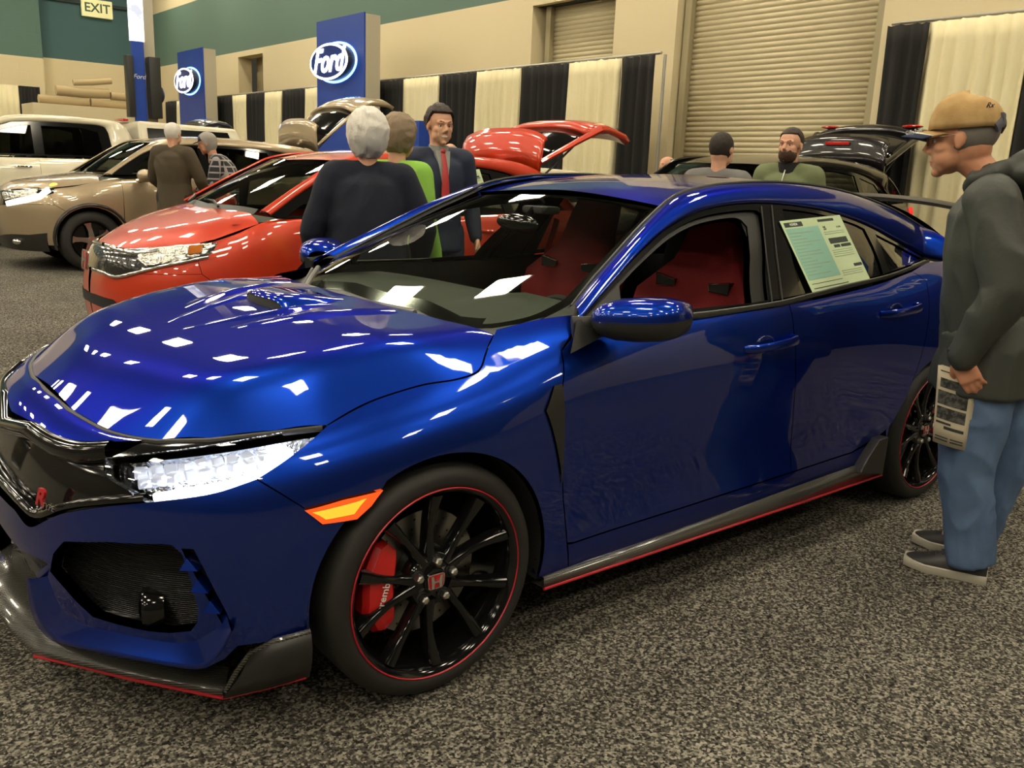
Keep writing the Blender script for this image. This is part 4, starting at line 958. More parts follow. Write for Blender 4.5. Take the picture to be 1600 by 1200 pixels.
# =================================================================== other cars (same surface method, other shapes)
def side_net(p, off):
    """p: lead z rows, centre x rows, belt line, half width W, ..."""
    W = p['W']; fz = p['fz']; fx = p['fx']; sw = p.get('sweep', 1.)
    fr = [0, .17, .36, .57, .75, .87, .935, .97]; dx = [0, .004, .018, .075, .18, .30, .41, .54]
    inn = [0, 0, 0, 0, 0, .002, .02, .045, .085, .12]          # rows pull inwards near the top
    H = []
    for f, d in zip(fr, dx):
        H.append([(x0+d*sw, -(W*f-i_*min(1, f*1.3)), z+p.get('rise', .04)*(d/.54)*k_) for x0, z, i_, k_ in zip(fx, fz, inn, (0, 0, 0, 0, .1, .25, .5, .8, 1, 1))])
    for x, zb, yb, wf in p['side']:   # x, belt z, belt half width, width factor
        r = [0, .1, .22, .36, .50, .64, .77, .90, 1.0, 1.012]; z0 = p['z0']
        ys = [W*wf*.965, W*wf*.985, W*wf*.99, W*wf*.993, W*wf*.998, W*wf, W*wf*.995, W*wf*.972, yb, yb-.07]
        H.append([(x, -y, z0+(zb-z0)*q) for q, y in zip(r, ys)])
    L = p['L']; zb = p['side'][-1][1]; yb = p['side'][-1][2]
    r = [0, .1, .22, .36, .50, .64, .77, .90, 1.0, 1.012]
    for f, d in ((.93, .10), (.8, .03), (.45, 0), (0, 0)):
        H.append([(L-d-.10*max(0, q-.5), -(W*f-(.08*f if q > .95 else 0)), p['z0']+(zb-p['z0'])*q) for q in r])
    return Surf(fullnet(H), off=off)
def pts_near(S, P, lo=None, hi=None):
    UC_ = (S.nu-1)/2; return np.array([near(S, q, UC_ if lo is None else lo, S.nu-1 if hi is None else hi) for q in P])
def road_wheel(parent, x, y, R, rr, sy, spokes=5, rimm=None, local=True):
    w_ = empty('wheel', (x, 0, R)); w_.parent = parent; yo = y
    def bld(b, nm, m, par=w_):
        if sy > 0: b.V = [(a, -c, d) for a, c, d in b.V]
        return b.build(nm, m, par)
    b = MB(); b.lathe([(yo+.02, rr), (yo, rr+.02), (yo-.004, (R+rr)/2), (yo+.012, R-.02), (yo+.04, R), (yo+.18, R), (yo+.21, R-.03), (yo+.21, rr)], 48); bld(b, 'tyre', RUBB)
    b = MB(); b.lathe([(yo+.2, rr), (yo+.05, rr-.02), (yo+.02, rr-.012), (yo+.008, rr), (yo+.018, rr+.006)], 48)
    b.lathe([(yo+.09, rr*.98), (yo+.10, .001)], 30)
    rim = bld(b, 'rim', GBLK)
    b = MB()
    for k in range(spokes):
        a = 2*PI*k/spokes+.3; V = []
        for r, hw, dy in ((.035, .035, .03), (rr*.5, .026, .022), (rr*.8, .03, .02), (rr*.985, .05, .02)):
            c = (r*math.cos(a+.25*(r/rr)), r*math.sin(a+.25*(r/rr))); t = (-math.sin(a), math.cos(a))
            V += [(c[0]+t[0]*hw, yo+dy, c[1]+t[1]*hw), (c[0]-t[0]*hw, yo+dy, c[1]-t[1]*hw), (c[0]-t[0]*hw, yo+dy+.03, c[1]-t[1]*hw), (c[0]+t[0]*hw, yo+dy+.03, c[1]+t[1]*hw)]
        b.add(V, [(i*4+j, i*4+(j+1) % 4, (i+1)*4+(j+1) % 4, (i+1)*4+j) for i in range(3) for j in range(4)])
    b.lathe([(yo+.06, .06), (yo+.022, .055), (yo+.018, .03), (yo+.018, .001)], 24)
    bld(b, 'spokes', mat('machined_alloy', (.55, .53, .5), .25, 1.), rim)
    return w_
def tailgate(parent, hx, hz, hw, paint, ang=85., scale=1., lamps=False, black=False):
    """liftgate swung up about its hinge; closed-state profile: spoiler, glass, lower panel"""
    A_ = math.radians(ang); g = empty('tailgate', (hx, 0, hz)); g.parent = parent
    def R(x, z): c, s_ = math.cos(A_), math.sin(A_); return (x*c-z*s_, x*s_+z*c)
    sc_ = scale
    def sheet(prof, name, m, w0, w1, bulge=.03, th=.03, par=g):
        G = []
        for i, (x, z) in enumerate(prof):
            t = i/(len(prof)-1); w_ = w0+(w1-w0)*t; r = []
            for y in np.linspace(-1, 1, 21):
                q = R((x-.07*abs(y)**3)*sc_, z*sc_-bulge*y*y); r.append((q[0], y*w_, q[1]))
            G.append(r)
        return grid(name, G, m, par, thick=th)
    sheet([(.0, .0), (.12, .0), (.24, -.01), (.30, -.03), (.28, -.05)], 'spoiler', paint, hw, hw*.96, .02, .03)
    sheet([(.10, -.04), (.22, -.20), (.34, -.38), (.42, -.50)], 'tailgate_glass', GBLK, hw*.93, hw*1.02, .02, .012)
    sheet([(.41, -.48), (.47, -.60), (.50, -.75), (.48, -.95), (.44, -1.02)], 'lower_panel', paint, hw*1.06, hw*1.02, .0, .06)
    for sy in (-1, 1):
        b = MB(); P = [R(x*sc_, z*sc_) for x, z in ((.02, -.03), (.14, -.2), (.28, -.4), (.40, -.58))]
        b.tube([(p[0], sy*(hw*.97+.03*i), p[1]) for i, p in enumerate(P)], [.035, .04, .045, .05], 8, sq=(1, .6)); b.build('glass_surround', paint, g)
        q = R(.35*sc_, -.5*sc_); b = MB(); b.tube([(q[0], sy*hw*.98, q[1]), (-.28*sc_+.15, sy*hw*.92, -.28)], .010, 8); b.build('gas_strut', SBLK, g)
    if lamps:
        for sy in (-1, 1):
            q = R(.50*sc_, -.62*sc_); b = MB(); b.ell((q[0]-.03, sy*hw*.86, q[1]-.03), (.09, .13, .022), 16, 8); b.build('tail_lamp', mat('red_lamp_lens', (.5, .01, .01), .1, coat=1.), g)
        q = R(.24, .004); b = MB(); b.box((q[0]-.02, 0, q[1]), (.02, .30, .035), b=.005); b.build('brake_lamp', mat('red_lamp_lens', (.5, .01, .01), .1, coat=1.), g)
    return g
def build_car(name, label, loc, p, paint, group=None):
    off = np.array([loc[0], loc[1], 0.]); c = empty(name, (loc[0], loc[1], 0), label=label, cat='car')
    if group: c['group'] = group
    S = side_net(p, off); UC_ = (S.nu-1)/2; W = p['W']; L = p['L']
    mir = lambda A: (lambda M2: (M2.__setitem__((slice(None), 0), S.nu-1-M2[:, 0]), M2)[1])(np.array(A)[::-1].copy())
    def cn(P): q = near(S, P, UC_-1, UC_+1); q[0] = UC_; return q
    def sy_(h): h = np.array(h); return np.vstack([h, mir(h[np.abs(h[:, 0]-UC_) > 1e-6])])
    N = lambda P: pts_near(S, P)
    fz, fx = p['fz'], p['fx']; hub, hub2, R = p['fo'], p['fo']+p['wb'], p['R']
    ra = R+p.get('arch', .05)
    lead = S.ev(np.stack([UC_+np.linspace(0, p.get('lead_n', 5.0), 14), np.full(14, S.nv-2.0)], 1))     # bonnet edge on the front
    sedge = np.array([(x, -y, z) for x, y, z in p['hood_side']])
    edge = np.vstack([lead, sedge])
    edge = edge[np.concatenate([[True], np.diff(edge[:, 0]) > -.02])]
    top = lambda x, y: float(np.interp(x, p['hood_x'], p['hood_z']))-p.get('crown', .03)*(abs(y)/.7)**2
    HD = hood_surface(edge, top, fx[8]-.12, p['hood_x'][-1]+.1, W-.02, .9, 1.0, .05, .07)
    HD.off = off; vh = (HD.nv-1)/2
    def nh(P): q = near(HD, P); q[1] = min(q[1], vh); return q
    def ch(x): q = near(HD, (x, 0, top(x, 0))); q[1] = vh; return q
    hl = np.vstack([[ch(lead[0][0]+.005)], [nh(q) for q in edge[1:]], [nh(q) for q in p['hood_rear']], [ch(p['hood_x'][-2])]])
    panel('hood', HD, symv(HD, hl), paint, c, both=False, gap=.003, depth=.02, step=.06)
    # doors, fenders, quarter all cut from the side surface; arches cut by arcs
    def arc(cx, a0, a1, n=20): return pts_near(S, [(cx+ra*math.cos(a), -W, R+ra*math.sin(a)) for a in np.radians(np.linspace(a0, a1, n))], UC_+3)
    zb = lambda x: float(np.interp(x, [q[0] for q in p['side']], [q[1] for q in p['side']])); ybf = lambda x: float(np.interp(x, [q[0] for q in p['side']], [q[2] for q in p['side']]))
    z0 = p['z0']; d1, d2, d3 = p['doors']
    low = z0+.06
    a_lo = math.degrees(math.asin((low-R)/ra)) if abs(low-R) < ra else -30
    seam_top = (p['seam'][0], -W*.97, p['seam'][1])
    a_s = 125
    uF = near(S, seam_top, UC_+3)
    # bumper: from the centre to the arch, between sill level and the headlight line
    vb = p['bumper_top']
    bump = np.vstack([[[UC_, 0.4], [UC_, vb]], np.stack([UC_+np.linspace(.5, uF[0]-UC_, 9), np.interp(np.linspace(0, 1, 9), [0, .5, 1], [vb, vb+.1, uF[1]])], 1), arc(hub, a_s, 180-a_lo, 8)])
    bump = np.vstack([bump, [[bump[-1][0], .4]]])
    holes = []
    if 'intake' in p:
        q = np.array([S.inv([k])[0] for k in p['intake']]); holes = [q, mir(q)[::-1]]
        holes = [q] if np.min(q[:, 0]) > UC_+.05 else []
    o = panel('front_bumper', S, sy_(bump), paint, c, both=False, gap=.002, step=.06)
    for key, nm, m, of in p.get('face', []):
        q = S.inv(np.array(key)); q = q[q[:, 0] > UC_-1.5]
        if nm in ('grille', 'lower_grille', 'bumper_skid'):
            q[:, 0] = np.maximum(q[:, 0], UC_); lo_, hi_ = q[:, 1].min(), q[:, 1].max()
            q = np.vstack([q]); k = np.abs(q[:, 0]-UC_) < 1e-6
            panel(nm, S, np.vstack([q, mir(q[~k])]) if k.any() else q, m, c, both=not k.any(), off=of, depth=abs(of)+.01, gap=0)
        else: panel(nm, S, q, m, c, off=of, depth=abs(of)+.01, gap=0)
    cw_z = p['hood_z'][-2]
    zt = lambda x: (x, -ybf(x), zb(x))
    # band between bumper and bonnet edge
    v8 = S.nv-2.0
    fen_top = [near(S, q, UC_+3) for q in sedge]
    frontb = np.stack([UC_+np.linspace(0, uF[0]-UC_, 10), np.interp(np.linspace(0, 1, 10), [0, .5, 1], [vb, vb+.1, uF[1]])], 1)
    fen = np.vstack([frontb[::-1][:1], arc(hub, a_s, a_lo, 24), N([(d1-.02, -W, low), (d1, -W*.99, zb(d1)*.75), (d1, -ybf(d1), zb(d1)), (d1-.02, -ybf(d1)+.05, zb(d1)+.012)]), fen_top[::-1]])
    noseb = np.vstack([frontb[:-1], [uF], fen_top[:1], np.stack([UC_+np.linspace(p.get('lead_n', 5.0), 0, 12), np.full(12, v8)], 1)])
    panel('nose_panel', S, sy_(noseb), p.get('nose_mat', paint), c, both=False, gap=.002, step=.06)
    panel('front_fender', S, fen, paint, c, step=.06)
    door1 = N([(d1, -W, low+.08), (d1, -W*.99, zb(d1)*.75), (d1, -ybf(d1), zb(d1)), (.5*(d1+d2), -ybf(.5*(d1+d2)), zb(.5*(d1+d2))), (d2, -ybf(d2), zb(d2)), (d2, -W, zb(d2)*.7), (d2, -W, low+.08)])
    ar2 = arc(hub2, 180-a_lo, a_lo, 30)
    k = ar2[:, 0] < near(S, (d3, -W, R+.2), UC_+6)[0]
    door2 = np.vstack([N([(d2, -W, low+.08), (d2, -W, zb(d2)*.7), (d2, -ybf(d2), zb(d2)), (d3, -ybf(d3), zb(d3)), (d3+.02, -W*.98, zb(d3)*.8)]), ar2[k][::-1]]) if k.sum() > 2 else N([(d2, -W, low+.08), (d2, -ybf(d2), zb(d2)), (d3, -ybf(d3), zb(d3)), (d3, -W, low+.08)])
    qt = np.vstack([ar2[~k] if k.sum() > 2 else ar2, N([(L-.25, -W*.95, low), (L-.25, -W*.95, z0+.6*(zb(L-.3)-z0)), (L-.28, -ybf(L-.3), zb(L-.3)), (d3, -ybf(d3), zb(d3)), (d3+.02, -W*.98, zb(d3)*.8)])])
    fdr = panel('front_door', S, door1, paint, c, step=.07); rdr = panel('rear_door', S, door2, paint, c, step=.07); panel('quarter_panel', S, qt, paint, c, step=.07)
    for o_, xx in ((fdr, d2-.22), (rdr, d3-.22)):
        for oo, sg in zip(o_, (1, -1)):
            q = S.ev([near(S, (xx, -W, zb(xx)-.13), UC_+5)])[0]; b = MB(); b.tube([(q[0]-.10, (q[1]+.0)*sg, q[2]), (q[0]-.06, (q[1]-.03)*sg, q[2]), (q[0]+.06, (q[1]-.03)*sg, q[2]), (q[0]+.10, q[1]*sg, q[2])], .014, 8); b.build('door_handle', paint if not p.get('chrome') else CHRM, oo)
    uE = S.nu-1; panel('rear_bumper', S, np.array([(uE-3.2, .3), (uE, .3), (uE, S.nv-2.), (uE-3.2, S.nv-2.)]), paint, c, step=.08)
    b = MB(); b.box(((hub+hub2)/2, 0, z0+.03), (p['wb']-2*ra, 2*W*.93, .10)); b.box((L/2, 0, z0+.08), (L*.9, 1.1, .08)); b.build('underbody', MBLK, c, smooth=False)
    for sy in (-1, 1):   # wheel housings
        b = MB()
        for cx in (hub, hub2):
            n = 18; V = []
            for y in (W*.985, W*.6):
                for i in range(n+1): a = math.radians(-15+210*i/n); V.append((cx+ra*math.cos(a), y*sy, R+ra*math.sin(a)))
            for i in range(n+1): V.append((cx, W*.6*sy, R))
            b.add(V, [(i+k*(n+1), i+1+k*(n+1), i+1+(k+1)*(n+1), i+(k+1)*(n+1)) for i in range(n) for k in (0, 1)])
            b.V = b.V
        b.build('wheel_housing', MBLK, c, auto=0)
        for cx in (hub, hub2):
            if p.get('cladding'):
                for_ = MB(); 
                pts = [S.ev([near(S, (cx+(ra+.035)*math.cos(a), -W, R+(ra+.035)*math.sin(a)), UC_+3)])[0] for a in np.radians(np.linspace(195, -15, 30))]
                for_.tube([tuple(q*[1, -sy, 1] if sy > 0 else q) for q in pts], .045, 8, sq=(.35, 1)); for_.build('arch_cladding', SBLK, c)
            road_wheel(c, cx, -(W-.02), R, p['rim'], sy)
    if p.get('cladding'):
        panel('sill_cladding', S, N([(hub+ra-.05, -W, z0+.0), (hub+ra+.02, -W, z0+.17), (hub2-ra-.02, -W, z0+.17), (hub2-ra+.05, -W, z0)]), SBLK, c, off=.012)
    # greenhouse
    gy = lambda x, z: p['belt_y']-p['tumble']*(z-p['belt_ref'])-.10*max(0, (x-p['taper'])/.8)**2
    zs = np.linspace(p['belt_ref']-.12, p['roof'][1][1:].max() if False else p['ztop'], 7)
    SGc = Surf([[(x, -gy(x, z), z) for z in zs] for x in np.linspace(p['hood_x'][-2]-.1, L-.05, 9)], off=off)
    G_ = lambda P: np.array([near(SGc, (x, -gy(x, z), z)) for x, z in P])
    C2 = crv([(x, -gy(x, z), z) for x, z in p['C2']], 5); C1 = crv(p['C1'], 5)
    tt = np.linspace(0, 1, 50); A = resamp(C1, tt); B = byx(C2, np.interp(tt, p['pair'][0], p['pair'][1])) ; A = byx(C1, np.interp(tt, p['pair'][0], p['pair'][2]))
    rail = []
    for a, q in zip(A, B):
        d = q-a; n_ = np.cross([1, 0, 0], d); n_ = n_/(np.linalg.norm(n_)+1e-9)*np.sign(n_[2]+1e-9); wd = np.linalg.norm(d)
        rail.append([a-[0, 0, .015]]+[a+d*t+n_*(min(.15*wd, .03)*(1-(2*t-1)**2)) for t in np.linspace(0, 1, 7)]+[q+[0, .02, 0]])
    grid('roof_rail', rail, paint, c, both=True)
    lin = np.array([[q+np.array([0, .025, -.012]) for q in r[1:-1]] for r in rail])
    for s_ in (1, -1): grid('pillar_lining', lin*[1, s_, 1], p.get('lining', DARK), c)
    fr = np.vstack([G_([tuple(q) for q in C2[::3][:, [0, 2]]]), G_(p['belt_glass'][::-1])])
    wins = [G_(q) for q in p['windows']]
    panel('window_frame', SGc, fr, GBLK, c, holes=wins, off=-.004, gap=.001, depth=.02, step=.06)
    gm = p.get('glass', SIDEG)
    for i, q in enumerate(wins):
        if i in p.get('open', ()): continue
        panel('side_window', SGc, q, gm if i else p.get('fglass', gm), c, off=-.012, gap=-.003, depth=0, step=.08)
    wsc, wsz = p['ws']
    def wsp(s_, y): x = float(np.interp(s_, range(len(wsc)), wsc)); z = float(np.interp(s_, range(len(wsz)), wsz)); a = abs(y); return (x+p.get('ws_back', .10)*(a/.7)**2, y, z-.04*(a/.75)**4)
    WSc = symnet(range(len(wsc)), wsp, [0, .25, .5, .68, .82]); WSc.off = off; vc = (WSc.nv-1)/2
    def nw(P): q = near(WSc, P); q[1] = min(q[1], vc); return q
    k1 = p['C1n']; ch0 = [nw(q) for q in C1[:k1*5+1:2]]
    wl = np.vstack([[(near(WSc, (p['ws_base'][0], 0, p['ws_base'][1]))[0], vc)], [nw(q) for q in p['ws_low']], ch0, [(near(WSc, (p['ws_head'][0], 0, p['ws_head'][1]))[0], vc)]])
    w_o = panel('windshield', WSc, symv(WSc, wl), glass('car_windshield_glass', (.72, .78, .68)), c, both=False, gap=0, depth=0, step=.08)
    cb = np.vstack([[(0., vc), (0., .4)], [nw(q) for q in p['ws_low']][::-1], [(wl[0][0], vc)]]); panel('cowl', WSc, symv(WSc, cb), SBLK, c, both=False, gap=0, off=-.006, depth=.005, step=.08)
    rx, rz_ = p['roof']
    def rp(x, y): return (x+.0, y, float(np.interp(x, rx, rz_))-.035*(abs(y)/.6)**2)
    RC = symnet(np.linspace(rx[0], rx[-1], 9), rp, [0, .25, .45, .62, .7]); RC.off = off; vr_ = (RC.nv-1)/2
    def nr(P): q = near(RC, P); q[1] = min(q[1], vr_); return q
    rl = np.vstack([[(0., vr_)], [nr(q) for q in C1[k1*5:p['C1r']*5+1:3]], [(RC.nu-1., vr_)]])
    panel('roof', RC, symv(RC, rl), paint, c, both=False, gap=0, step=.08)
    # cabin
    lo_ = p['belt_ref']-.06
    b = MB(); b.box(((wsc[0]+L-.3)/2, 0, z0+.22), (L-.5-wsc[0], 2*W-.2, .06)); b.box((wsc[0]+.1, 0, .58), (.06, 2*W-.30, .5)); b.build('cabin_floor', DARK, c, smooth=False)
    grid('dashboard', [[(x, y, z) for y in np.linspace(-W+.14, W-.14, 5)] for x, z in ((wsc[0]+.06, wsz[0]-.02), (wsc[0]+.45, wsz[0]+.01), (wsc[0]+.62, wsz[0]-.05), (wsc[0]+.62, wsz[0]-.3))], GREYD, c)
    for sx in p.get('seats', (1.0,)):
        for yy in (-.38, .38):
            b = MB(); b.box((wsc[0]+sx+.55, yy, lo_-.16), (.14, .48, .58), rot=(0, .2, 0), b=.05); b.box((wsc[0]+sx+.66, yy, lo_+.22), (.09, .24, .17), rot=(0, .15, 0), b=.03); b.box((wsc[0]+sx+.30, yy, lo_-.42), (.5, .5, .15), b=.05); b.build('car_seat', mat(*p.get('seatmat', ('grey_seat_fabric', (.10, .095, .08), .9))), c)
    # door mirrors
    mx, mz = p['mirror']
    for sy in (-1, 1):
        b = MB(); b.ell((mx, (p['belt_y']+.16)*sy, mz), (.09, .13, .08), 20, 12); b.tube([(mx-.04, (p['belt_y']-.01)*sy, mz-.07), (mx, (p['belt_y']+.08)*sy, mz-.05)], .03, 8); b.build('door_mirror', paint, c)
    c['_'] = 0; del c['_']
    return c, S, SGc
def wipers(c, S_, pts):
    for a, q in pts:
        b = MB(); b.tube([a, ((a[0]+q[0])/2+.02, (a[1]+q[1])/2, (a[2]+q[2])/2+.012), q], .010, 6); b.build('wiper', SBLK, c)
ORNG = mat('orange_red_paint', (.62, .042, .008), .35, .15, 1.0, coatr=.015)
TAN = mat('champagne_paint', (.42, .33, .21), .35, .45, 1.0, coatr=.02)
WHT = mat('cream_white_paint', (.80, .74, .56), .35, 0., 1.0)
BLKP = mat('black_car_paint', (.012, .010, .010), .25, .3, 1.0)
HLC = mat('clear_lamp_chrome', (.7, .69, .62), .12, .9, 1., bump=(26, 1., .03))
GRC = mat('grille_gloss', (.02, .02, .018), .15, .2, 1., bump=(20, .5, .01))
FIT = dict(rise=.13, W=.847, L=4.06, R=.30, rim=.2, fo=.82, wb=2.53, z0=.17, arch=.04, sweep=1.15,
    fz=[.17, .25, .34, .44, .54, .62, .69, .755, .80, .80], fx=[.07, .045, .03, .02, .025, .04, .06, .085, .13, .17],
    side=[(.84, .965, .775, 1.0), (1.02, 1.03, .785, 1.), (1.4, 1.035, .78, 1.), (1.9, 1.04, .785, 1.), (2.4, 1.05, .785, 1.), (2.9, 1.07, .78, 1.), (3.3, 1.09, .76, 1.), (3.7, 1.10, .72, .985)],
    hood_side=[(.50, .71, .86), (.62, .735, .885), (.75, .750, .935), (.86, .755, .972), (.92, .755, .995)],
    hood_x=[.08, .14, .25, .4, .6, .80, .95], hood_z=[.77, .825, .875, .935, 1.0, 1.055, 1.09], hood_rear=[(.91, -.60, 1.07), (.86, -.4, 1.07)],
    doors=(1.22, 2.15, 3.05), seam=(.50, .68), bumper_top=5.6, ws=([.70, .86, 1.1, 1.35, 1.55], [1.0, 1.09, 1.215, 1.345, 1.44]), ws_base=(.86, 1.09), ws_head=(1.5, 1.42), ws_low=[(.92, -.4, 1.09), (.97, -.62, 1.085)],
    belt_y=.775, tumble=.42, belt_ref=1.02, taper=2.9, ztop=1.50, C2=[(1.0, 1.045), (1.27, 1.205), (1.5, 1.315), (1.75, 1.385), (2.1, 1.425), (2.6, 1.43), (3.0, 1.405), (3.3, 1.34), (3.62, 1.20), (3.85, 1.05)],
    C1=[(.94, -.735, 1.075), (1.2, -.68, 1.225), (1.45, -.63, 1.36), (1.62, -.60, 1.44), (1.9, -.585, 1.485), (2.4, -.575, 1.505), (2.9, -.57, 1.50), (3.3, -.57, 1.47), (3.6, -.60, 1.36), (3.9, -.66, 1.10)], C1n=3, C1r=7,
    pair=([0, .3, .6, .8, 1], [1.0, 1.60, 2.6, 3.2, 3.85], [.94, 1.55, 2.6, 3.3, 3.9]),
    belt_glass=[(1.05, 1.03), (1.6, 1.02), (2.4, 1.04), (3.2, 1.07), (3.8, 1.05)], windows=[[(1.12, 1.045), (1.38, 1.19), (1.40, 1.04)], [(1.46, 1.04), (1.46, 1.24), (1.72, 1.345), (2.08, 1.395), (2.12, 1.05)], [(2.2, 1.05), (2.18, 1.395), (2.6, 1.40), (2.95, 1.375), (3.03, 1.08)], [(3.13, 1.09), (3.08, 1.35), (3.3, 1.30), (3.5, 1.17)]],
    roof=([1.48, 1.6, 1.9, 2.4, 2.9, 3.3, 3.5], [1.415, 1.46, 1.51, 1.535, 1.53, 1.50, 1.475]), mirror=(1.35, 1.05), fglass=glass('clear_side_glass', (.6, .65, .58)), glass=glass('dark_side_glass', (.10, .11, .10), boost=1.3), seats=(.9,))
fit, FS, _SGfit = build_car('hatchback_car', 'bright orange-red compact hatchback with its tailgate raised, behind the blue car', (1.19, 3.75), dict(FIT, face=[
    ([(166, 381), (185, 387), (215, 389), (250, 386), (300, 381), (340, 379), (334, 392), (324, 401), (300, 407), (275, 412), (240, 419), (215, 424), (196, 428), (182, 432), (164, 425), (146, 420), (141, 412), (145, 400), (150, 385), (158, 376)], 'headlight_housing', GRC, .004)]), ORNG)
for px, m, nm, of in (([(222, 391), (255, 387), (300, 383), (332, 381), (322, 397), (275, 409), (230, 416), (215, 405)], HLC, 'headlight', .010), ([(296, 386), (318, 384), (314, 396), (295, 399)], mat('amber_reflector', (.55, .16, .02), .2, .3, 1.), 'turn_signal', .016)):
    panel(nm, FS, FS.inv(np.array(px)), m, fit, off=of, depth=.01, gap=0)
for px, w_ in (([(160, 381), (185, 391), (215, 396), (245, 393)], .022), ([(146, 421), (165, 427), (183, 433), (215, 426), (250, 417), (290, 409), (325, 402)], .020)):
    q = FS.inv(crv(px, 4)); q = q[q[:, 0] >= (FS.nu-1)/2-.6]
    strip('chrome_trim', FS, q, w_, CHRM, fit, off=.006, h=.010); q2 = q.copy(); q2[:, 0] = FS.nu-1-q2[:, 0]; strip('chrome_trim', FS, q2, w_, CHRM, fit, off=.006, h=.010)
q = FS.inv([(158, 397)])[0]; pp = FS.ev(q)[0]
h_badge((.008, 0, .70), (0, -1, 0), (.12, 0, 1), .13, fit)
panel('lower_grille', FS, FS.inv(np.array([(136, 455), (150, 460), (176, 468), (186, 476), (178, 483), (160, 480), (142, 472)])), MBLK, fit, off=.003, depth=.01, gap=0)
tailgate(fit, 3.50, 1.47, .58, ORNG, 82)
wipers(fit, FS, [((.80, -.35, 1.08), (.93, .25, 1.10)), ((.82, .30, 1.08), (.99, .62, 1.12))])
CRV = dict(W=.928, L=4.59, R=.36, rim=.235, fo=.90, wb=2.66, z0=.24, arch=.05, sweep=1.15, cladding=True, chrome=True,
    fz=[.24, .33, .42, .54, .66, .76, .85, .92, .97, .97], fx=[.10, .06, .03, .02, .02, .03, .045, .07, .11, .16],
    side=[(.88, 1.045, .83, 1.0), (1.12, 1.11, .84, 1.), (1.5, 1.13, .85, 1.), (2.0, 1.15, .855, 1.), (2.6, 1.17, .855, 1.), (3.2, 1.19, .85, 1.), (3.7, 1.22, .83, 1.), (4.2, 1.25, .79, .985)],
    hood_side=[(.48, .78, .985), (.62, .80, 1.0), (.80, .81, 1.025), (.95, .815, 1.06), (1.05, .815, 1.09)],
    hood_x=[.05, .12, .25, .4, .65, .95, 1.1], hood_z=[.93, 1.0, 1.04, 1.075, 1.115, 1.155, 1.17], hood_rear=[(1.06, -.66, 1.12), (1.02, -.4, 1.15)],
    doors=(1.28, 2.35, 3.35), seam=(.50, .80), bumper_top=5.4, ws=([.90, 1.02, 1.25, 1.5, 1.75], [1.10, 1.165, 1.32, 1.47, 1.59]), ws_base=(1.02, 1.165), ws_head=(1.70, 1.57), ws_low=[(1.06, -.4, 1.17), (1.11, -.66, 1.165)],
    belt_y=.85, tumble=.40, belt_ref=1.15, taper=3.2, ztop=1.66, C2=[(1.18, 1.16), (1.40, 1.31), (1.65, 1.45), (1.95, 1.53), (2.4, 1.565), (2.9, 1.56), (3.4, 1.53), (3.8, 1.46), (4.1, 1.35), (4.35, 1.25)],
    C1=[(1.08, -.80, 1.15), (1.35, -.74, 1.33), (1.6, -.68, 1.49), (1.8, -.65, 1.59), (2.1, -.635, 1.635), (2.6, -.63, 1.655), (3.2, -.63, 1.645), (3.8, -.63, 1.60), (4.15, -.67, 1.48), (4.42, -.72, 1.26)], C1n=3, C1r=7,
    pair=([0, .3, .6, .8, 1], [1.18, 1.75, 2.9, 3.6, 4.35], [1.08, 1.75, 2.9, 3.7, 4.42]),
    belt_glass=[(1.25, 1.16), (1.8, 1.165), (2.6, 1.18), (3.4, 1.21), (4.2, 1.25)], windows=[[(1.42, 1.18), (1.62, 1.37), (1.9, 1.49), (2.28, 1.535), (2.32, 1.19)], [(2.42, 1.19), (2.38, 1.54), (2.9, 1.53), (3.25, 1.505), (3.32, 1.22)], [(3.42, 1.23), (3.36, 1.49), (3.75, 1.43), (4.0, 1.30)]],
    roof=([1.68, 1.85, 2.2, 2.7, 3.3, 3.8, 4.0], [1.56, 1.62, 1.67, 1.69, 1.68, 1.645, 1.62]), mirror=(1.52, 1.16), glass=glass('dark_side_glass', (.10, .11, .10), boost=1.3), seats=(1.0,))
crv_, CS, _ = build_car('suv_car', 'champagne suv with headlights lit and tailgate raised, behind the red hatchback', (1.62, 9.78), CRV, TAN)
panel('headlight_housing', CS, CS.inv(np.array([(2, 298), (30, 295), (60, 293), (88, 290), (84, 302), (60, 308), (30, 314), (8, 320), (-10, 322), (-12, 302)])), GRC, crv_, off=.005, depth=.015, gap=0)
panel('running_light', CS, CS.inv(np.array([(10, 315), (40, 308), (62, 303), (76, 293), (80, 300), (64, 311), (40, 317), (12, 322)])), mat('daytime_lamp', (1, 1, 1), .3, emit=(1, .96, .8), es=4.), crv_, off=.012, depth=.01, gap=0)
panel('headlight', CS, CS.inv(np.array([(4, 301), (60, 295), (58, 304), (8, 313)])), HLC, crv_, off=.010, depth=.01, gap=0)
b = MB(); q = CS.ev(CS.inv([(87, 288)]))[0]; b.ell(tuple(q+[0, -.012, .0]), (.06, .03, .045), 14, 8); b.build('turn_signal', mat('turn_signal_glow', (1, .5, .05), .3, emit=(1, .34, .03), es=4.), crv_)
panel('bumper_skid', CS, CS.inv(np.array([(-10, 366), (20, 366), (45, 367), (74, 364), (80, 395), (50, 398), (20, 390), (-10, 385)])), SBLK, crv_, off=.012, depth=.02, gap=0)
b = MB(); q = CS.ev(CS.inv([(28, 377)]))[0]; b.ell(tuple(q), (.06, .08, .04), 16, 10); b.build('fog_lamp', CHRM, crv_)
tailgate(crv_, 4.02, 1.62, .62, TAN, 96, 1.30)
wipers(crv_, CS, [((1.0, -.35, 1.17), (1.14, .2, 1.20))])
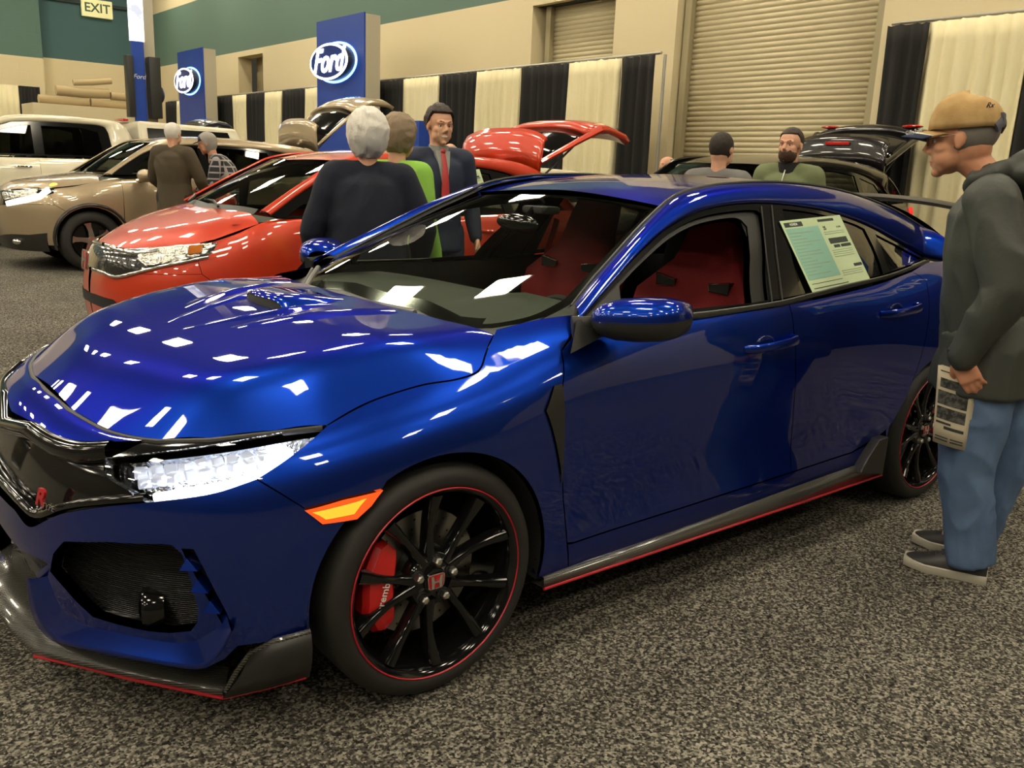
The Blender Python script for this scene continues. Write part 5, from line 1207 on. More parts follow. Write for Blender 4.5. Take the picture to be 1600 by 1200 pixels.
# dark suv with raised tailgate behind the blue car
dk, DS, _ = build_car('suv_car', 'black suv with tailgate raised beside the roll-up door, right of the bearded man', (5.27, 2.95), CRV, BLKP); dk.scale = (.90, .95, 1.0)
tailgate(dk, 4.02, 1.62, .62, BLKP, 84, 1.12, lamps=True)
b = MB(); q = DS.ev([near(DS, (4.35, -.86, 1.12), (DS.nu-1)/2)])[0]; b.ell(tuple(q+[0, .02, 0]), (.05, .03, .09), 14, 10); b.build('tail_lamp', mat('lit_tail_lamp', (.6, .01, .01), .2, emit=(1, .04, .03), es=.6), dk)
# white car low behind the red tailgate
wc, _, _ = build_car('sedan_car', 'white car showing only its roof, between the red tailgate and the curtains', (4.6, 6.9), dict(FIT, L=4.06), WHT)
wc.scale = (1.08, 1.0, .97)
gs, _, _ = build_car('suv_car', 'dark grey suv with tailgate raised far behind the white pickup', (1.9, 16.6), CRV, mat('dark_grey_paint', (.03, .03, .03), .3, .4, 1.))
tailgate(gs, 4.02, 1.62, .62, MATS['dark_grey_paint'], 88, 1.2)
# pickup
TRK = dict(CRV, W=1.0, L=5.9, R=.40, rim=.24, fo=.95, wb=3.68, z0=.42, arch=.07, cladding=False,
    fz=[.45, .52, .60, .70, .80, .90, 1.0, 1.10, 1.18, 1.18], fx=[.08, .05, .03, .02, .02, .02, .03, .05, .10, .16],
    side=[(.90, 1.25, .89, 1.), (1.2, 1.28, .90, 1.), (1.6, 1.30, .91, 1.), (2.2, 1.31, .91, 1.), (2.8, 1.32, .91, 1.), (3.4, 1.33, .91, 1.), (4.2, 1.34, .92, 1.), (5.5, 1.36, .92, .99)],
    hood_side=[(.5, .82, 1.20), (.7, .83, 1.22), (.95, .84, 1.24), (1.2, .84, 1.26), (1.32, .83, 1.28)], hood_x=[.05, .15, .3, .5, .8, 1.25, 1.45], hood_z=[1.16, 1.24, 1.27, 1.29, 1.31, 1.33, 1.34], hood_rear=[(1.32, -.66, 1.29), (1.3, -.4, 1.31)],
    doors=(1.55, 2.55, 3.60), seam=(.50, 1.0), ws=([1.25, 1.4, 1.6, 1.8, 2.05], [1.27, 1.34, 1.50, 1.66, 1.84]), ws_base=(1.40, 1.34), ws_head=(2.0, 1.80), ws_low=[(1.46, -.5, 1.34), (1.52, -.72, 1.33)],
    belt_y=.90, tumble=.28, belt_ref=1.32, taper=9., ztop=1.93, C2=[(1.55, 1.33), (1.78, 1.52), (2.0, 1.69), (2.25, 1.80), (2.7, 1.83), (3.2, 1.83), (3.45, 1.82), (3.56, 1.76), (3.60, 1.5), (3.62, 1.33)],
    C1=[(1.50, -.86, 1.32), (1.7, -.82, 1.50), (1.9, -.78, 1.70), (2.08, -.76, 1.84), (2.3, -.75, 1.90), (2.8, -.75, 1.925), (3.3, -.75, 1.92), (3.75, -.75, 1.88), (3.92, -.78, 1.65), (3.96, -.80, 1.34)],
    pair=([0, .3, .6, .8, 1], [1.55, 2.1, 2.9, 3.45, 3.62], [1.50, 2.1, 3.0, 3.60, 3.96]), belt_glass=[(1.62, 1.33), (2.2, 1.33), (3.0, 1.34), (3.58, 1.35)],
    windows=[[(1.72, 1.35), (1.90, 1.52), (2.12, 1.69), (2.35, 1.76), (2.50, 1.77), (2.50, 1.36)], [(2.64, 1.36), (2.64, 1.77), (3.2, 1.77), (3.42, 1.72), (3.46, 1.37)]],
    roof=([1.98, 2.15, 2.5, 3.0, 3.4, 3.75, 3.9], [1.80, 1.88, 1.95, 1.96, 1.955, 1.92, 1.86]), mirror=(1.85, 1.42), seats=(1.2, 2.2))
tk, TS, _ = build_car('pickup_truck', 'white crew-cab pickup truck with a bed cap behind the champagne suv', (.10, 13.0), TRK, WHT)
b = MB()
b.add([(4.0, -.93, 1.34), (5.85, -.93, 1.36), (5.85, .93, 1.36), (4.0, .93, 1.34), (4.03, -.78, 1.93), (5.62, -.76, 1.90), (5.62, .76, 1.90), (4.03, .78, 1.93)], [(0, 1, 5, 4), (1, 2, 6, 5), (2, 3, 7, 6), (3, 0, 4, 7), (4, 5, 6, 7)]); bc = b.build('bed_cap', WHT, tk, smooth=False, bevel=.04)
for sy in (-1, 1): mk('cap_window', [(4.15, -.91*sy, 1.42), (5.6, -.91*sy, 1.42), (5.45, -.82*sy, 1.83), (4.15, -.815*sy, 1.83), (4.15, -.88*sy, 1.42), (5.6, -.88*sy, 1.42), (5.45, -.79*sy, 1.83), (4.15, -.785*sy, 1.83)], [(0, 1, 2, 3), (4, 7, 6, 5), (0, 4, 5, 1), (1, 5, 6, 2), (2, 6, 7, 3), (3, 7, 4, 0)], GBLK, bc, smooth=False)
b = MB(); b.box((4.0, 0, 1.95), (.08, .5, .04), b=.01); b.build('brake_lamp', mat('red_lamp_lens', (.5, .01, .01), .1, coat=1.), tk)
# ---- walls (set back where doors stand)
CW = srgb(216, 202, 164)
def wpanel(name, y0, y1, z0, z1, x=XW, m=WP): 
    b = MB(); b.box((x+.15, (y0+y1)/2, (z0+z1)/2), (.3, y1-y0, z1-z0)); return b.build(name, m, smooth=False, kind='structure')
YW = 31.0
def wall_with(name, segs, teal):
    b = MB()
    for y0, y1, z0, z1 in segs: b.box((XW+.2, (y0+y1)/2, (z0+z1)/2), (.4, y1-y0, z1-z0))
    return b.build(name, teal, smooth=False, kind='structure')
PLAIN = mat('cream_block_plain', CW, .8)
ZT = 4.42
wall_with('wall_right', [(23.2, YW, 0, ZT), (21.5, 23.2, ZT-.15, ZT), (10.05, 21.5, 0, ZT), (6.7, 8.0, 0, 5.4), (Y0, 3.4, 0, 5.0), (8.0, 10.05, 4.25, ZT), (3.4, 6.7, 4.8, 5.0)], PLAIN)
b = MB(); b.box((XW+.2, (8.0+YW)/2, (ZT+6.15)/2), (.4, YW-8.0, 6.15-ZT)); b.build('trim_1', mat('teal_wall_paint', srgb(80, 112, 112), .8), smooth=False, kind='structure')
b = MB(); b.box((XW+.45, (Y0+20)/2, (5.0+ZC)/2), (.4, 20-Y0, ZC-5.0)); b.build('unseen_dark_wall', mat('dark_unseen_upper_wall', (.06, .057, .05), .9), smooth=False, kind='structure')  # unseen upper wall, made dark so the hood reflects less light
b = MB(); b.box((XW+.2, (20+YW)/2, (6.15+ZC)/2), (.4, YW-20, ZC-6.15)); b.build('wall_right_upper', PLAIN, smooth=False, kind='structure')
b = MB(); b.box((XW+.6, 22.35, 2.2), (.05, 1.8, 4.4)); b.build('door_3', mat('grey_cream_door', srgb(178, 166, 132), .7), smooth=False, kind='structure')
# roll-up doors with ribbed slats
RIB = mat('roll_up_door_slats', srgb(198, 186, 150), .55)
def rollup(name, y0, y1, zt, x):
    P = []; zs = np.arange(0, zt, .0125)
    G = [[(x-.020*abs(math.sin(PI*z/.075)), y, z) for z in zs] for y in (y0, y1)]
    o = grid(name, G, RIB, kind='structure', thick=.02)
    b = MB(); 
    for y in (y0, y1): b.box((x-.05, y, zt/2), (.14, .12, zt))
    b.build('door_frame', mat('door_frame_paint', srgb(160, 150, 118), .6), o, smooth=False); return o
rollup('door_1', 8.1, 9.85, 4.25, XW+.32); rollup('door_2', 3.5, 6.6, 4.8, XW+.25)
b = MB(); b.box((XW+.3, 9.0, 4.33), (.35, 2.1, .18)); b.build('trim_2', mat('dark_teal_header', (.02, .035, .035), .7), smooth=False, kind='structure')
# far wall
b = MB(); b.box(((X0+XW)/2, YW+.2, ZT/2), (XW-X0+1, .4, ZT)); b.build('wall_far', PLAIN, smooth=False, kind='structure')
b = MB(); b.box(((X0+XW)/2, YW+.2, (ZT+ZC)/2), (XW-X0+1, .4, ZC-ZT)); b.build('wall_far_upper', mat('teal_wall_paint_far', srgb(66, 98, 102), .8), smooth=False, kind='structure')
b = MB(); b.box((6.1, YW-.2, ZC/2), (1.3, .4, ZC)); b.build('wall_pier', WP, smooth=False, kind='structure')
b = MB(); b.box((8.4, YW-.05, 6.28), (3.8, .12, .10)); b.box((6.78, YW-.05, 5.3), (.08, .12, 1.9)); b.build('trim_3', mat('dark_teal_header', (.02, .035, .035), .7), smooth=False, kind='structure')
b = MB(); b.box((X0-.2, (Y0+YW)/2, ZC/2), (.4, YW-Y0+1, ZC)); b.build('wall_left', mat('dim_side_wall', (.10, .09, .07), .9), smooth=False, kind='structure')
b = MB(); b.box(((X0+XW)/2, Y0-.2, ZC/2), (XW-X0+1, .4, ZC)); b.build('wall_back', mat('dim_back_wall', (.05, .045, .038), .9), smooth=False, kind='structure')
# exit sign
ex = empty('exit_sign', (8.58, YW-.12, 6.14), label='cream exit sign on the teal far wall', cat='sign')
b = MB(); b.box((0, 0, 0), (.98, .12, .56), b=.03); b.build('panel', mat('exit_sign_face', srgb(236, 232, 176), .5, emit=srgb(236, 232, 170), es=.25), ex)
text_mesh('EXIT', .40, mat('exit_letter_green', (.05, .12, .06), .6), 'lettering', ex, frame_M((0, -.065, 0), (1, 0, 0), (0, 0, 1)), .005, 0, .006)
# pylons with the oval badge
BLP = mat('pylon_blue', (.008, .055, .38), .45); PGR = mat('pylon_grey', srgb(176, 168, 146), .6); BSG = mat('sign_glow_white', (1, 1, 1), .4, emit=(.85, .9, 1.), es=3.); BDK = mat('badge_blue', (.006, .03, .22), .3)
def pylon(y0, y1, label, zc, w):
    yc = (y0+y1)/2; o = empty('sign_pylon', (8.75, yc, 0), label=label, cat='sign')
    b = MB(); b.box((-.14, 0, 2.11), (.03, y1-y0, 4.22)); b.build('blue_face', BLP, o, smooth=False); b = MB(); b.box((.04, 0, 2.1), (.32, y1-y0, 4.2)); b.build('column', PGR, o, smooth=False)
    M_ = frame_M((-.30, w[1], zc), (0, -1, 0), (0, 0, 1)); a_, c_ = w[0], w[0]*.44
    def ov(k1, k2, z0, z1, m, nm, par):
        b = MB(); b.prism([(a_*k1*math.cos(t), c_*k2*math.sin(t)) for t in np.linspace(0, 2*PI, 49)[:-1]], z0, z1, 'Z'); b.xf(M_); return b.build(nm, m, par, smooth=False)
    bd = ov(1., 1., -.14, .02, SBLK, 'badge', o); ov(.99, .99, .02, .03, BSG, 'badge_ring', bd); ov(.90, .86, .03, .04, BDK, 'badge_field', bd)
    ov(1.08, 1.12, -.145, -.135, mat('badge_halo_lamp', (.3, .5, 1), .4, emit=(.15, .4, 1.), es=5.), 'halo_lamp', bd)
    text_mesh('Ford', a_*.80, BSG, 'badge_lettering', bd, M_@Matrix.Translation((0, 0, .045)), .01, .35, .012)
pylon(12.98, 14.93, 'tall blue pylon with lit white oval sign, right of the two', 3.38, (.80, .15)); pylon(21.4, 23.3, 'tall blue pylon with lit white oval sign, smaller and farther left', 3.42, (.74, .05))
b = MB(); b.box((8.7, 11.3, 1.1), (.5, 1.0, 2.2), b=.01); o = b.build('info_counter', BLP, smooth=False, label='plain blue display stand right of the larger blue pylon', cat='display stand')
# truss post with banner
po = empty('display_post', (7.15, 22, 0), label='tall grey post carrying a blue and white banner and black speakers', cat='post')
b = MB(); b.box((.20, 0, 4.1), (.32, .4, 8.2)); b.build('post', PGR, po, smooth=False); b = MB(); b.box((-.10, -.3, 2.1), (.30, .06, 4.2)); b.build('banner', BLP, po, smooth=False)
b = MB(); b.box((-.10, -.3, 5.2), (.36, .06, 2.0)); b.build('lit_banner', mat('lit_banner', (.9, .9, .9), .5, emit=(.9, .92, 1.), es=.8, noise=(2.2, (.05, .05, .10), .45, .55)), po, smooth=False)
b = MB(); b.box((-.32, -.25, 3.1), (.16, .3, 1.5), b=.02); b.build('speaker', SBLK, po); b = MB(); b.box((.25, -.35, 3.1), (.28, .3, 1.5), b=.02); b.build('speaker', SBLK, po); b = MB(); b.ell((.38, -.35, 2.95), (.12, .15, .22)); b.build('lamp_head', SBLK, po)
text_mesh('Ford', .16, mat('white_lettering', (.8, .8, .76), .5), 'banner_lettering', po, frame_M((-.10, -.335, 3.35), (1, 0, 0), (0, 0, 1)), .004, .3)
# rolled carpets on a ledge
lg = MB(); lg.box((7.4, 28.2, 1.4), (3.4, 1.6, 2.8)); lg.build('storage_platform', PLAIN, smooth=False, label='plain cream storage block under the rolled carpets', cat='platform')
CRP = mat('carpet_roll_beige', srgb(188, 168, 128), .95, bump=(60, .5, .01))
for a, q, r, l in (((5.9, 27.6, 2.93), (7.3, 27.6, 2.93), .125, 'leftmost beige carpet roll at the bottom of the pile'), ((7.35, 27.6, 2.93), (9.0, 27.6, 2.93), .125, 'bottom beige carpet roll running behind the grey post'), ((6.4, 27.62, 3.21), (7.9, 27.62, 3.23), .15, 'thickest beige carpet roll in the middle of the pile'), ((7.95, 27.6, 3.17), (9.0, 27.6, 3.20), .12, 'beige carpet roll just above the bottom one'), ((6.9, 27.62, 3.475), (8.0, 27.62, 3.62), .09, 'thin tilted beige carpet roll topmost of the pile')):
    b = MB(); b.tube([a, tuple((np.array(a)+np.array(q))/2+[0, 0, -.02]), q], r, 18); b.build('carpet_roll', CRP, label=l, cat='carpet roll', group='rolled carpets on the ledge')
b = MB(); b.tube([(9.75, 26.1, 0.0), (9.75, 26.1, 3.6)], .22, 20); b.build('carpet_roll', CRP, label='upright brown carpet roll right of the grey post', cat='carpet roll')
# pipe-and-drape
CB = mat('black_drape', (.012, .0115, .011), .9); CC = mat('cream_drape', srgb(232, 222, 182), .85)
def drape(y0, y1, m, label, x=9.2, zt=3.05, seed=0):
    y0 += .012; y1 -= .012; n = max(14, int(abs(y1-y0)*26)); rs = random.Random(seed); ph = rs.uniform(0, 6)
    G = []
    for i in range(n+1):
        y = y0+(y1-y0)*i/n; c = []
        for z in np.linspace(0.01, zt, 16):
            k = .03+.035*(1-z/zt)**.6; c.append((x+k*math.sin(y*34+ph+1.2*math.sin(y*9+ph))+.012*math.sin(z*2+y*5), y, z-(.012*abs(math.sin(y*34+ph)) if z > zt-.05 else 0)))
        G.append(c)
    grid('curtain_panel', G, m, label=label, cat='curtain', thick=.004, group='black drape panels' if m is CB else 'cream drape panels')
D = [(6.03, 6.74, CB, 'black drape panel at the right end of the long row, beside the big roll-up door'), (6.72, 7.82, CC, 'cream drape panel second from the right end of the long row'), (7.8, 9.0, CB, 'black drape panel behind the raised red tailgate'), (8.98, 10.13, CC, 'cream drape panel left of the one behind the red tailgate'), (10.11, 11.31, CB, 'black drape panel right behind the smiling man in the suit'), (11.29, 12.55, CC, 'cream drape panel above the blue display stand'), (12.53, 13.64, CB, 'black drape panel touching the right side of the larger blue pylon'), (13.62, 16.8, CC, 'cream drape panel passing behind the larger blue pylon'), (16.78, 17.98, CB, 'black drape panel first left of the larger blue pylon'), (17.96, 18.89, CC, 'narrow cream drape panel second left of the larger blue pylon'), (18.87, 19.99, CB, 'black drape panel halfway between the two blue pylons'), (19.97, 20.91, CC, 'narrow cream drape panel second right of the smaller blue pylon'), (20.89, 22.25, CB, 'black drape panel first right of the smaller blue pylon'), (22.23, 25.3, CC, 'cream drape panel passing behind the smaller blue pylon'), (25.28, 26.2, CB, 'black drape panel left of the smaller blue pylon'),
     (2.72, 3.26, CB, 'tall black drape panel right of the big roll-up door'), (1.60, 2.74, CC, 'tall cream drape panel behind the elderly man'), (.38, 1.62, CB, 'tall black drape panel at the far right edge'), (-1.0, .40, CC, 'cream drape panel outside the view beyond the right edge'), (-7., -1.0, CB, 'unseen wide black drape added beyond the right edge to darken door reflections')]  # last drape is unseen, added to dim what the blue doors reflect
for i, (a, q, m, l) in enumerate(D): drape(a, q, m, l, x=9.2 if a > 3 else 10.15, zt=3.05 if a > 3 else 3.28, seed=i)
for i, (a, q, l, x) in enumerate(((6.0, 26.2, 'long steel rail carrying the drapes left of the big roll-up door', 9.25), (-7.0, 3.24, 'steel rail carrying the tall drapes right of the roll-up door', 10.24))):
    r = empty('drape_rail', (x, a, 0), label=l, cat='rail'); PST = mat('drape_pole', (.5, .49, .45), .35, .8)
    b = MB(); b.tube([(0, 0, 3.07 if a > 3 else 3.31), (0, q-a, 3.07 if a > 3 else 3.31)], .02, 8); b.build('rail', PST, r)
for y, l in ((5.97, 'steel drape pole at the right end of the long curtain row'), (13.0, 'steel drape pole right of the larger blue pylon'), (20.9, 'steel drape pole right of the smaller blue pylon')):
    b = MB(); b.tube([(9.36 if y > 7 else 9.3, y, 0), (9.36 if y > 7 else 9.3, y, 3.05)], .022, 8); b.box((9.36 if y > 7 else 9.3, y, .01), (.12, .3, .02)); b.build('drape_pole', PST, label=l, cat='pole')
for (x, y, w_, l) in ((5.35, 30, 1.0, 'distant cream drape panel at the left edge'), (6.15, 30, .62, 'distant black drape panel left of the carpet rolls')):
    n = 20; G = [[(x-w_/2+w_*i/n, 30+.04*math.sin(i*1.9), z) for z in np.linspace(0.01, 3.4, 6)] for i in range(n+1)]; grid('curtain_panel', G, CB if 'black' in l else CC, label=l, cat='curtain', thick=.004)
# banner on the right wall beyond the frame
bn = empty('wall_banner', (10.1, -3.4, 3.95), label='blue banner with white lettering above the drapes beyond the right edge', cat='banner')
b = MB(); b.box((0, 0, 0), (.02, 3.0, 1.1)); b.build('cloth', mat('banner_blue', (.01, .10, .32), .7), bn, smooth=False)
text_mesh('HONDA', .62, mat('white_lettering', (.8, .8, .76), .5), 'lettering', bn, frame_M((-.015, 0, 0), (0, -1, 0), (0, 0, 1)), .002, 0, .012)
# ceiling lamps
LM = mat('lamp_glow', (1, 1, 1), .5, emit=(1., .89, .68), es=40.)
HS = mat('lamp_housing', (.3, .3, .3), .5)
for ix in range(6):
    for iy in range(10):
        x = -13.2+ix*4.4; y = -9.2+iy*4.1
        o = empty('ceiling_lamp', (x, y, ZC-.7), label='rectangular high-bay lamp hanging under the dark hall ceiling', cat='ceiling lamp', group='high-bay lamps')
        b = MB(); b.box((0, 0, -.03), (.62, 1.15, .05)); b.build('lamp_diffuser', LM, o, smooth=False); b = MB(); b.box((0, 0, .06), (.70, 1.25, .12)); b.box((0, 0, .4), (.03, .03, .6)); b.build('lamp_housing', HS, o, smooth=False)
# window stickers
def sticker(Sx, off_, quadpx, label, car_name, rot=False):
    q = Sx.inv(np.array(quadpx)); P = Sx.ev(q)+Sx.nrm(q)*.0035+Sx.off; c = P.mean(0); xr_ = Vector((P[1]-P[0]+P[2]-P[3])/2); yr_ = Vector((P[0]-P[3]+P[1]-P[2])/2); W_, H_ = xr_.length, yr_.length
    M_ = Matrix.Translation(-Vector(c))@frame_M(tuple(c), xr_, yr_); o = empty('window_sticker', tuple(c), label=label, cat='paper')
    Px = mat('sticker_paper', srgb(196, 214, 172), .6); Bl = mat('sticker_teal_print', srgb(140, 190, 170), .6); Bk = mat('sticker_black_print', (.02, .03, .025), .6); Gy = mat('sticker_grey_print', srgb(150, 170, 140), .6)
    def rect(x0, y0, x1, y1, m, nm, z=0.):
        b = MB(); b.box(((x0+x1)/2*W_-W_/2, (y0+y1)/2*H_-H_/2, z), ((x1-x0)*W_, (y1-y0)*H_, .0008)); b.xf(M_); b.build(nm, m, o, smooth=False)
    rect(0, 0, 1, 1, Px, 'paper'); rect(.03, .16, .55, .88, Bl, 'printed_field', .0008); rect(.04, .90, .32, .965, Bk, 'printed_heading', .0008)
    text_mesh('HONDA', H_*.050, mat('sticker_white_print', (.8, .85, .75), .6), 'heading_text', o, M_@Matrix.Translation((-.5*W_+.18*W_, H_*.432, .0016)), .0003, 0, .0004)
    for y in np.arange(.22, .84, .045): rect(.06, y, .06+.28+.14*math.sin(y*40), y+.012, Gy, 'printed_line', .0012)
    text_mesh('25', H_*.075, Bk, 'mileage_text', o, M_@Matrix.Translation((.14*W_, H_*.33, .0010)), .0003, 0, .0005); text_mesh('$ 2,750', H_*.035, Bk, 'price_text', o, M_@Matrix.Translation((.38*W_, H_*.33, .0010)), .0003)
    for a in ((.58, .93, .85, .965), (.62, .60, .93, .68), (.66, .54, .76, .58), (.78, .54, .95, .58), (.84, .24, .98, .28), (.05, .035, .62, .045), (.05, .10, .55, .105)): rect(*a, Bk, 'printed_bar', .0012)
    for y in (.74, .77, .50, .47, .44, .41, .20, .17, .14): rect(.60, y, .94, y+.008, Gy, 'printed_line', .0012)
    return o
sticker(SG, 0, [(1229, 349), (1324, 339), (1346, 437), (1256, 456)], 'pale green price sheet in the rear side window of the blue car', 'blue')
sticker(_SGfit, 0, [(694, 270), (750, 266), (757, 293), (700, 305)], 'pale green price sheet in the rear side window of the red car', 'red')
# =================================================================== people
from mathutils import noise as mnoise
def etube(b, pts, rad, n=16, ref=(0, 1, 0), mi=0):
    pts = [np.array(p, float) for p in pts]; k = len(pts); V = []; ref = np.array(ref, float)
    for i, p in enumerate(pts):
        t = pts[min(i+1, k-1)]-pts[max(i-1, 0)]; t /= (np.linalg.norm(t)+1e-9)
        a = np.cross(ref, t); a /= np.linalg.norm(a)+1e-9; c = np.cross(t, a); ra, rb = rad[i] if hasattr(rad[i], '__len__') else (rad[i], rad[i])
        for j in range(n):
            th = 2*PI*j/n; V.append(p+a*math.cos(th)*ra+c*math.sin(th)*rb)
    F = [(i*n+j, i*n+(j+1) % n, (i+1)*n+(j+1) % n, (i+1)*n+j) for i in range(k-1) for j in range(n)]+[tuple(range(n))[::-1], tuple(range((k-1)*n, k*n))]
    return b.add(V, F, mi)
def limb(b, pts, rad, n=14):
    """rounded tapered limb"""
    etube(b, pts, rad, n, ref=(0.12, 1, 0.05))
    for p, r in ((pts[0], rad[0]), (pts[-1], rad[-1])):
        r = r if hasattr(r, '__len__') else (r, r); m_ = max(r); b.ell(tuple(p), (r[0], r[1], min(r)), 14, 8)
def fuse(b, name, m, parent, voxel=.010, it=4, fold=None, seed=0, disp=None, top=False, **k):
    me = bpy.data.meshes.new('t'); me.from_pydata([tuple(map(float, v)) for v in b.V], [], [tuple(map(int, f)) for f in b.F])
    o = bpy.data.objects.new('t', me); COL.objects.link(o)
    r = o.modifiers.new('r', 'REMESH'); r.mode = 'VOXEL'; r.voxel_size = voxel; r.use_smooth_shade = True
    if it: s_ = o.modifiers.new('s', 'SMOOTH'); s_.iterations = it; s_.factor = .5
    dg = bpy.context.evaluated_depsgraph_get(); dg.update(); out = bpy.data.meshes.new_from_object(o.evaluated_get(dg)); bpy.data.objects.remove(o)
    n = len(out.vertices); co = np.zeros(n*3); out.vertices.foreach_get('co', co); co = co.reshape(-1, 3); no = np.zeros(n*3); out.vertices.foreach_get('normal', no); no = no.reshape(-1, 3)
    if fold:
        amp, fx_, fz_ = fold; sv = Vector((seed*7.3, seed*3.1, seed*1.7)); d = np.zeros(n)
        for i in range(n):
            v = co[i]; q = Vector((v[0]*fx_, v[1]*fx_, v[2]*fz_))+sv; w_ = mnoise.noise(q*.5)*1.5; d[i] = (1-2*abs(mnoise.noise(q+Vector((w_, w_, w_)))))*.7+mnoise.noise(q*.45)*.8
        co = co+no*(d*amp)[:, None]
    if disp is not None: co = disp(co, no)
    out.vertices.foreach_set('co', co.ravel()); out.materials.clear(); out.materials.append(m); out.polygons.foreach_set('use_smooth', [True]*len(out.polygons)); out.update(); out.name = name
    return link(name, out, parent, **k)
def fused_mesh_root(b, name, m, loc, rz, voxel, it, **k):
    o = fuse(b, name, m, None, voxel, it, **k); o.location = loc; o.rotation_euler = (0, 0, rz); return o
SKINM = {}
def skin(name, c, c2): return mat(name, c, .55, noise=(9, c2, .35, .7), spec=.35)
SK1 = skin('skin_tan_aged', srgb(206, 150, 116), srgb(190, 126, 96)); SK2 = skin('skin_fair', srgb(222, 172, 142), srgb(214, 158, 130)); SK3 = skin('skin_light', srgb(220, 176, 148), srgb(210, 162, 136))
def head_prims(b, T, sc=1., old=False, smile=False):
    """T places a head whose centre is between the ears, x to the front"""
    h = MB()
    E_ = lambda c, r, nu=20, nv=14: h.ell(c, r, nu, nv)
    E_((-.012, 0, .035), (.098, .077, .088), 28, 18); E_((.030, 0, .045), (.060, .062, .060)); E_((.030, 0, -.028), (.062, .060, .078)); E_((.040, 0, -.078), (.046, .044, .034)); E_((.070, 0, -.104), (.020, .021, .017))
    E_((-.030, 0, -.03), (.065, .060, .07))
    for s_ in (-1, 1):
        E_((.050, s_*.036, -.022), (.030, .027, .026)); E_((.034, s_*.032, -.056), (.046, .030, .042)); h.tube([(.066, s_*.048, .026), (.086, s_*.026, .030), (.090, 0, .026)], [.011, .012, .010], 10)
        E_((-.006, s_*.079, .000), (.019, .009, .028)); E_((-.002, s_*.081, -.022), (.010, .007, .012)); E_((.092, s_*.011, -.034), (.012, .009, .009)); E_((.0690, s_*.0315, .0130), (.0135, .0155, .0080)); h.tube([(.062, s_*.028, -.062), (.050, s_*.050, -.050)], [.014, .012], 8)
        h.tube([(.020, s_*.048, -.066), (.056, s_*.026, -.098)], [.014, .014], 8)
    h.tube([(.086, 0, .022), (.100, 0, -.006), (.112 if not old else .116, 0, -.030)], [.009, .0105, .0125], 10)
    w_ = .027 if smile else .022
    h.tube([(.070, -w_, -.060+(.004 if smile else -.002)), (.088, -.010, -.062), (.091, 0, -.0605), (.088, .010, -.062), (.070, w_, -.060+(.004 if smile else -.002))], .0065, 8); h.tube([(.070, -w_*.85, -.072), (.088, 0, -.076), (.070, w_*.85, -.072)], .0075, 8)
    h.V = [tuple(T@(Vector((v[0], v[1]*1.05, v[2]*.96))*sc)) for v in h.V]; b.V, b.F, b.I = b.V, b.F, b.I; n = len(b.V); b.V += h.V; b.F += [tuple(i+n for i in f) for f in h.F]; b.I += h.I
def eyes(parent, T, sc=1., col=(.05, .03, .02)):
    W_ = mat('eye_white', (.75, .72, .66), .2); I_ = mat('iris_dark', col, .1)
    for s_ in (-1, 1):
        b = MB(); b.ell((.0715, s_*.0310, .004), (.0105, .0115, .0075), 14, 10); b.V = [tuple(T@(Vector(v)*sc)) for v in b.V]; e = b.build('eye', W_, parent)
        b = MB(); b.ell((.0790, s_*.0310, .004), (.0045, .0055, .0055), 12, 8); b.V = [tuple(T@(Vector(v)*sc)) for v in b.V]; b.build('iris', I_, e)
def brows(parent, T, sc, m):
    b = MB()
    for s_ in (-1, 1): b.tube([(.070, s_*.052, .026), (.090, s_*.034, .034), (.096, s_*.014, .028)], [.002, .0042, .003], 8)
    b.V = [tuple(T@(Vector(v)*sc)) for v in b.V]; return b.build('eyebrows', m, parent)
def hair(parent, T, sc, m, style='short', seed=1, thick=.010, name='hair'):
    rs = random.Random(seed)
    def inside(d):   # 1 where hair grows; d is a unit direction from the skull centre
        x, y, z = d
        if style == 'full': return x < .52+.3*z or z > .62
        if style == 'short': return (z > .50) or (x < .22+.45*z and z > -.55)
        if style == 'rim': return (z < .55 and x < .12-.25*min(0, z) and z > -.8)
        if style == 'long': return (x < .45+.3*z or z > .6)
        return True
    lowz = {'full': -.86, 'short': -.62, 'rim': -.78, 'long': -.9}[style]
    def fn(p, d):
        r = np.array([.100, .080, .092]); c = np.array([-.013, 0, .037]); dd = np.array(d)
        if style in ('full', 'long') and dd[2] < 0: r = r*[1.0, 1.0, 1.18 if style == 'full' else 1.5]
        k = 1+thick/.09+(.075 if thick > .015 else .02)*mnoise.noise(Vector(d)*3.5+Vector((seed, 0, 0)))+(.05 if thick > .015 else .015)*mnoise.noise(Vector((d[0]*4, d[1]*20, d[2]*4)))
        ok = inside(d) and d[2] > lowz
        q = c+dd*r*(k if ok else .86); return tuple(T@(Vector(q)*sc))
    b = MB(); b.ell((0, 0, 0), (1, 1, 1), 96, 64, fn=fn); return b.build(name, m, parent, auto=70)
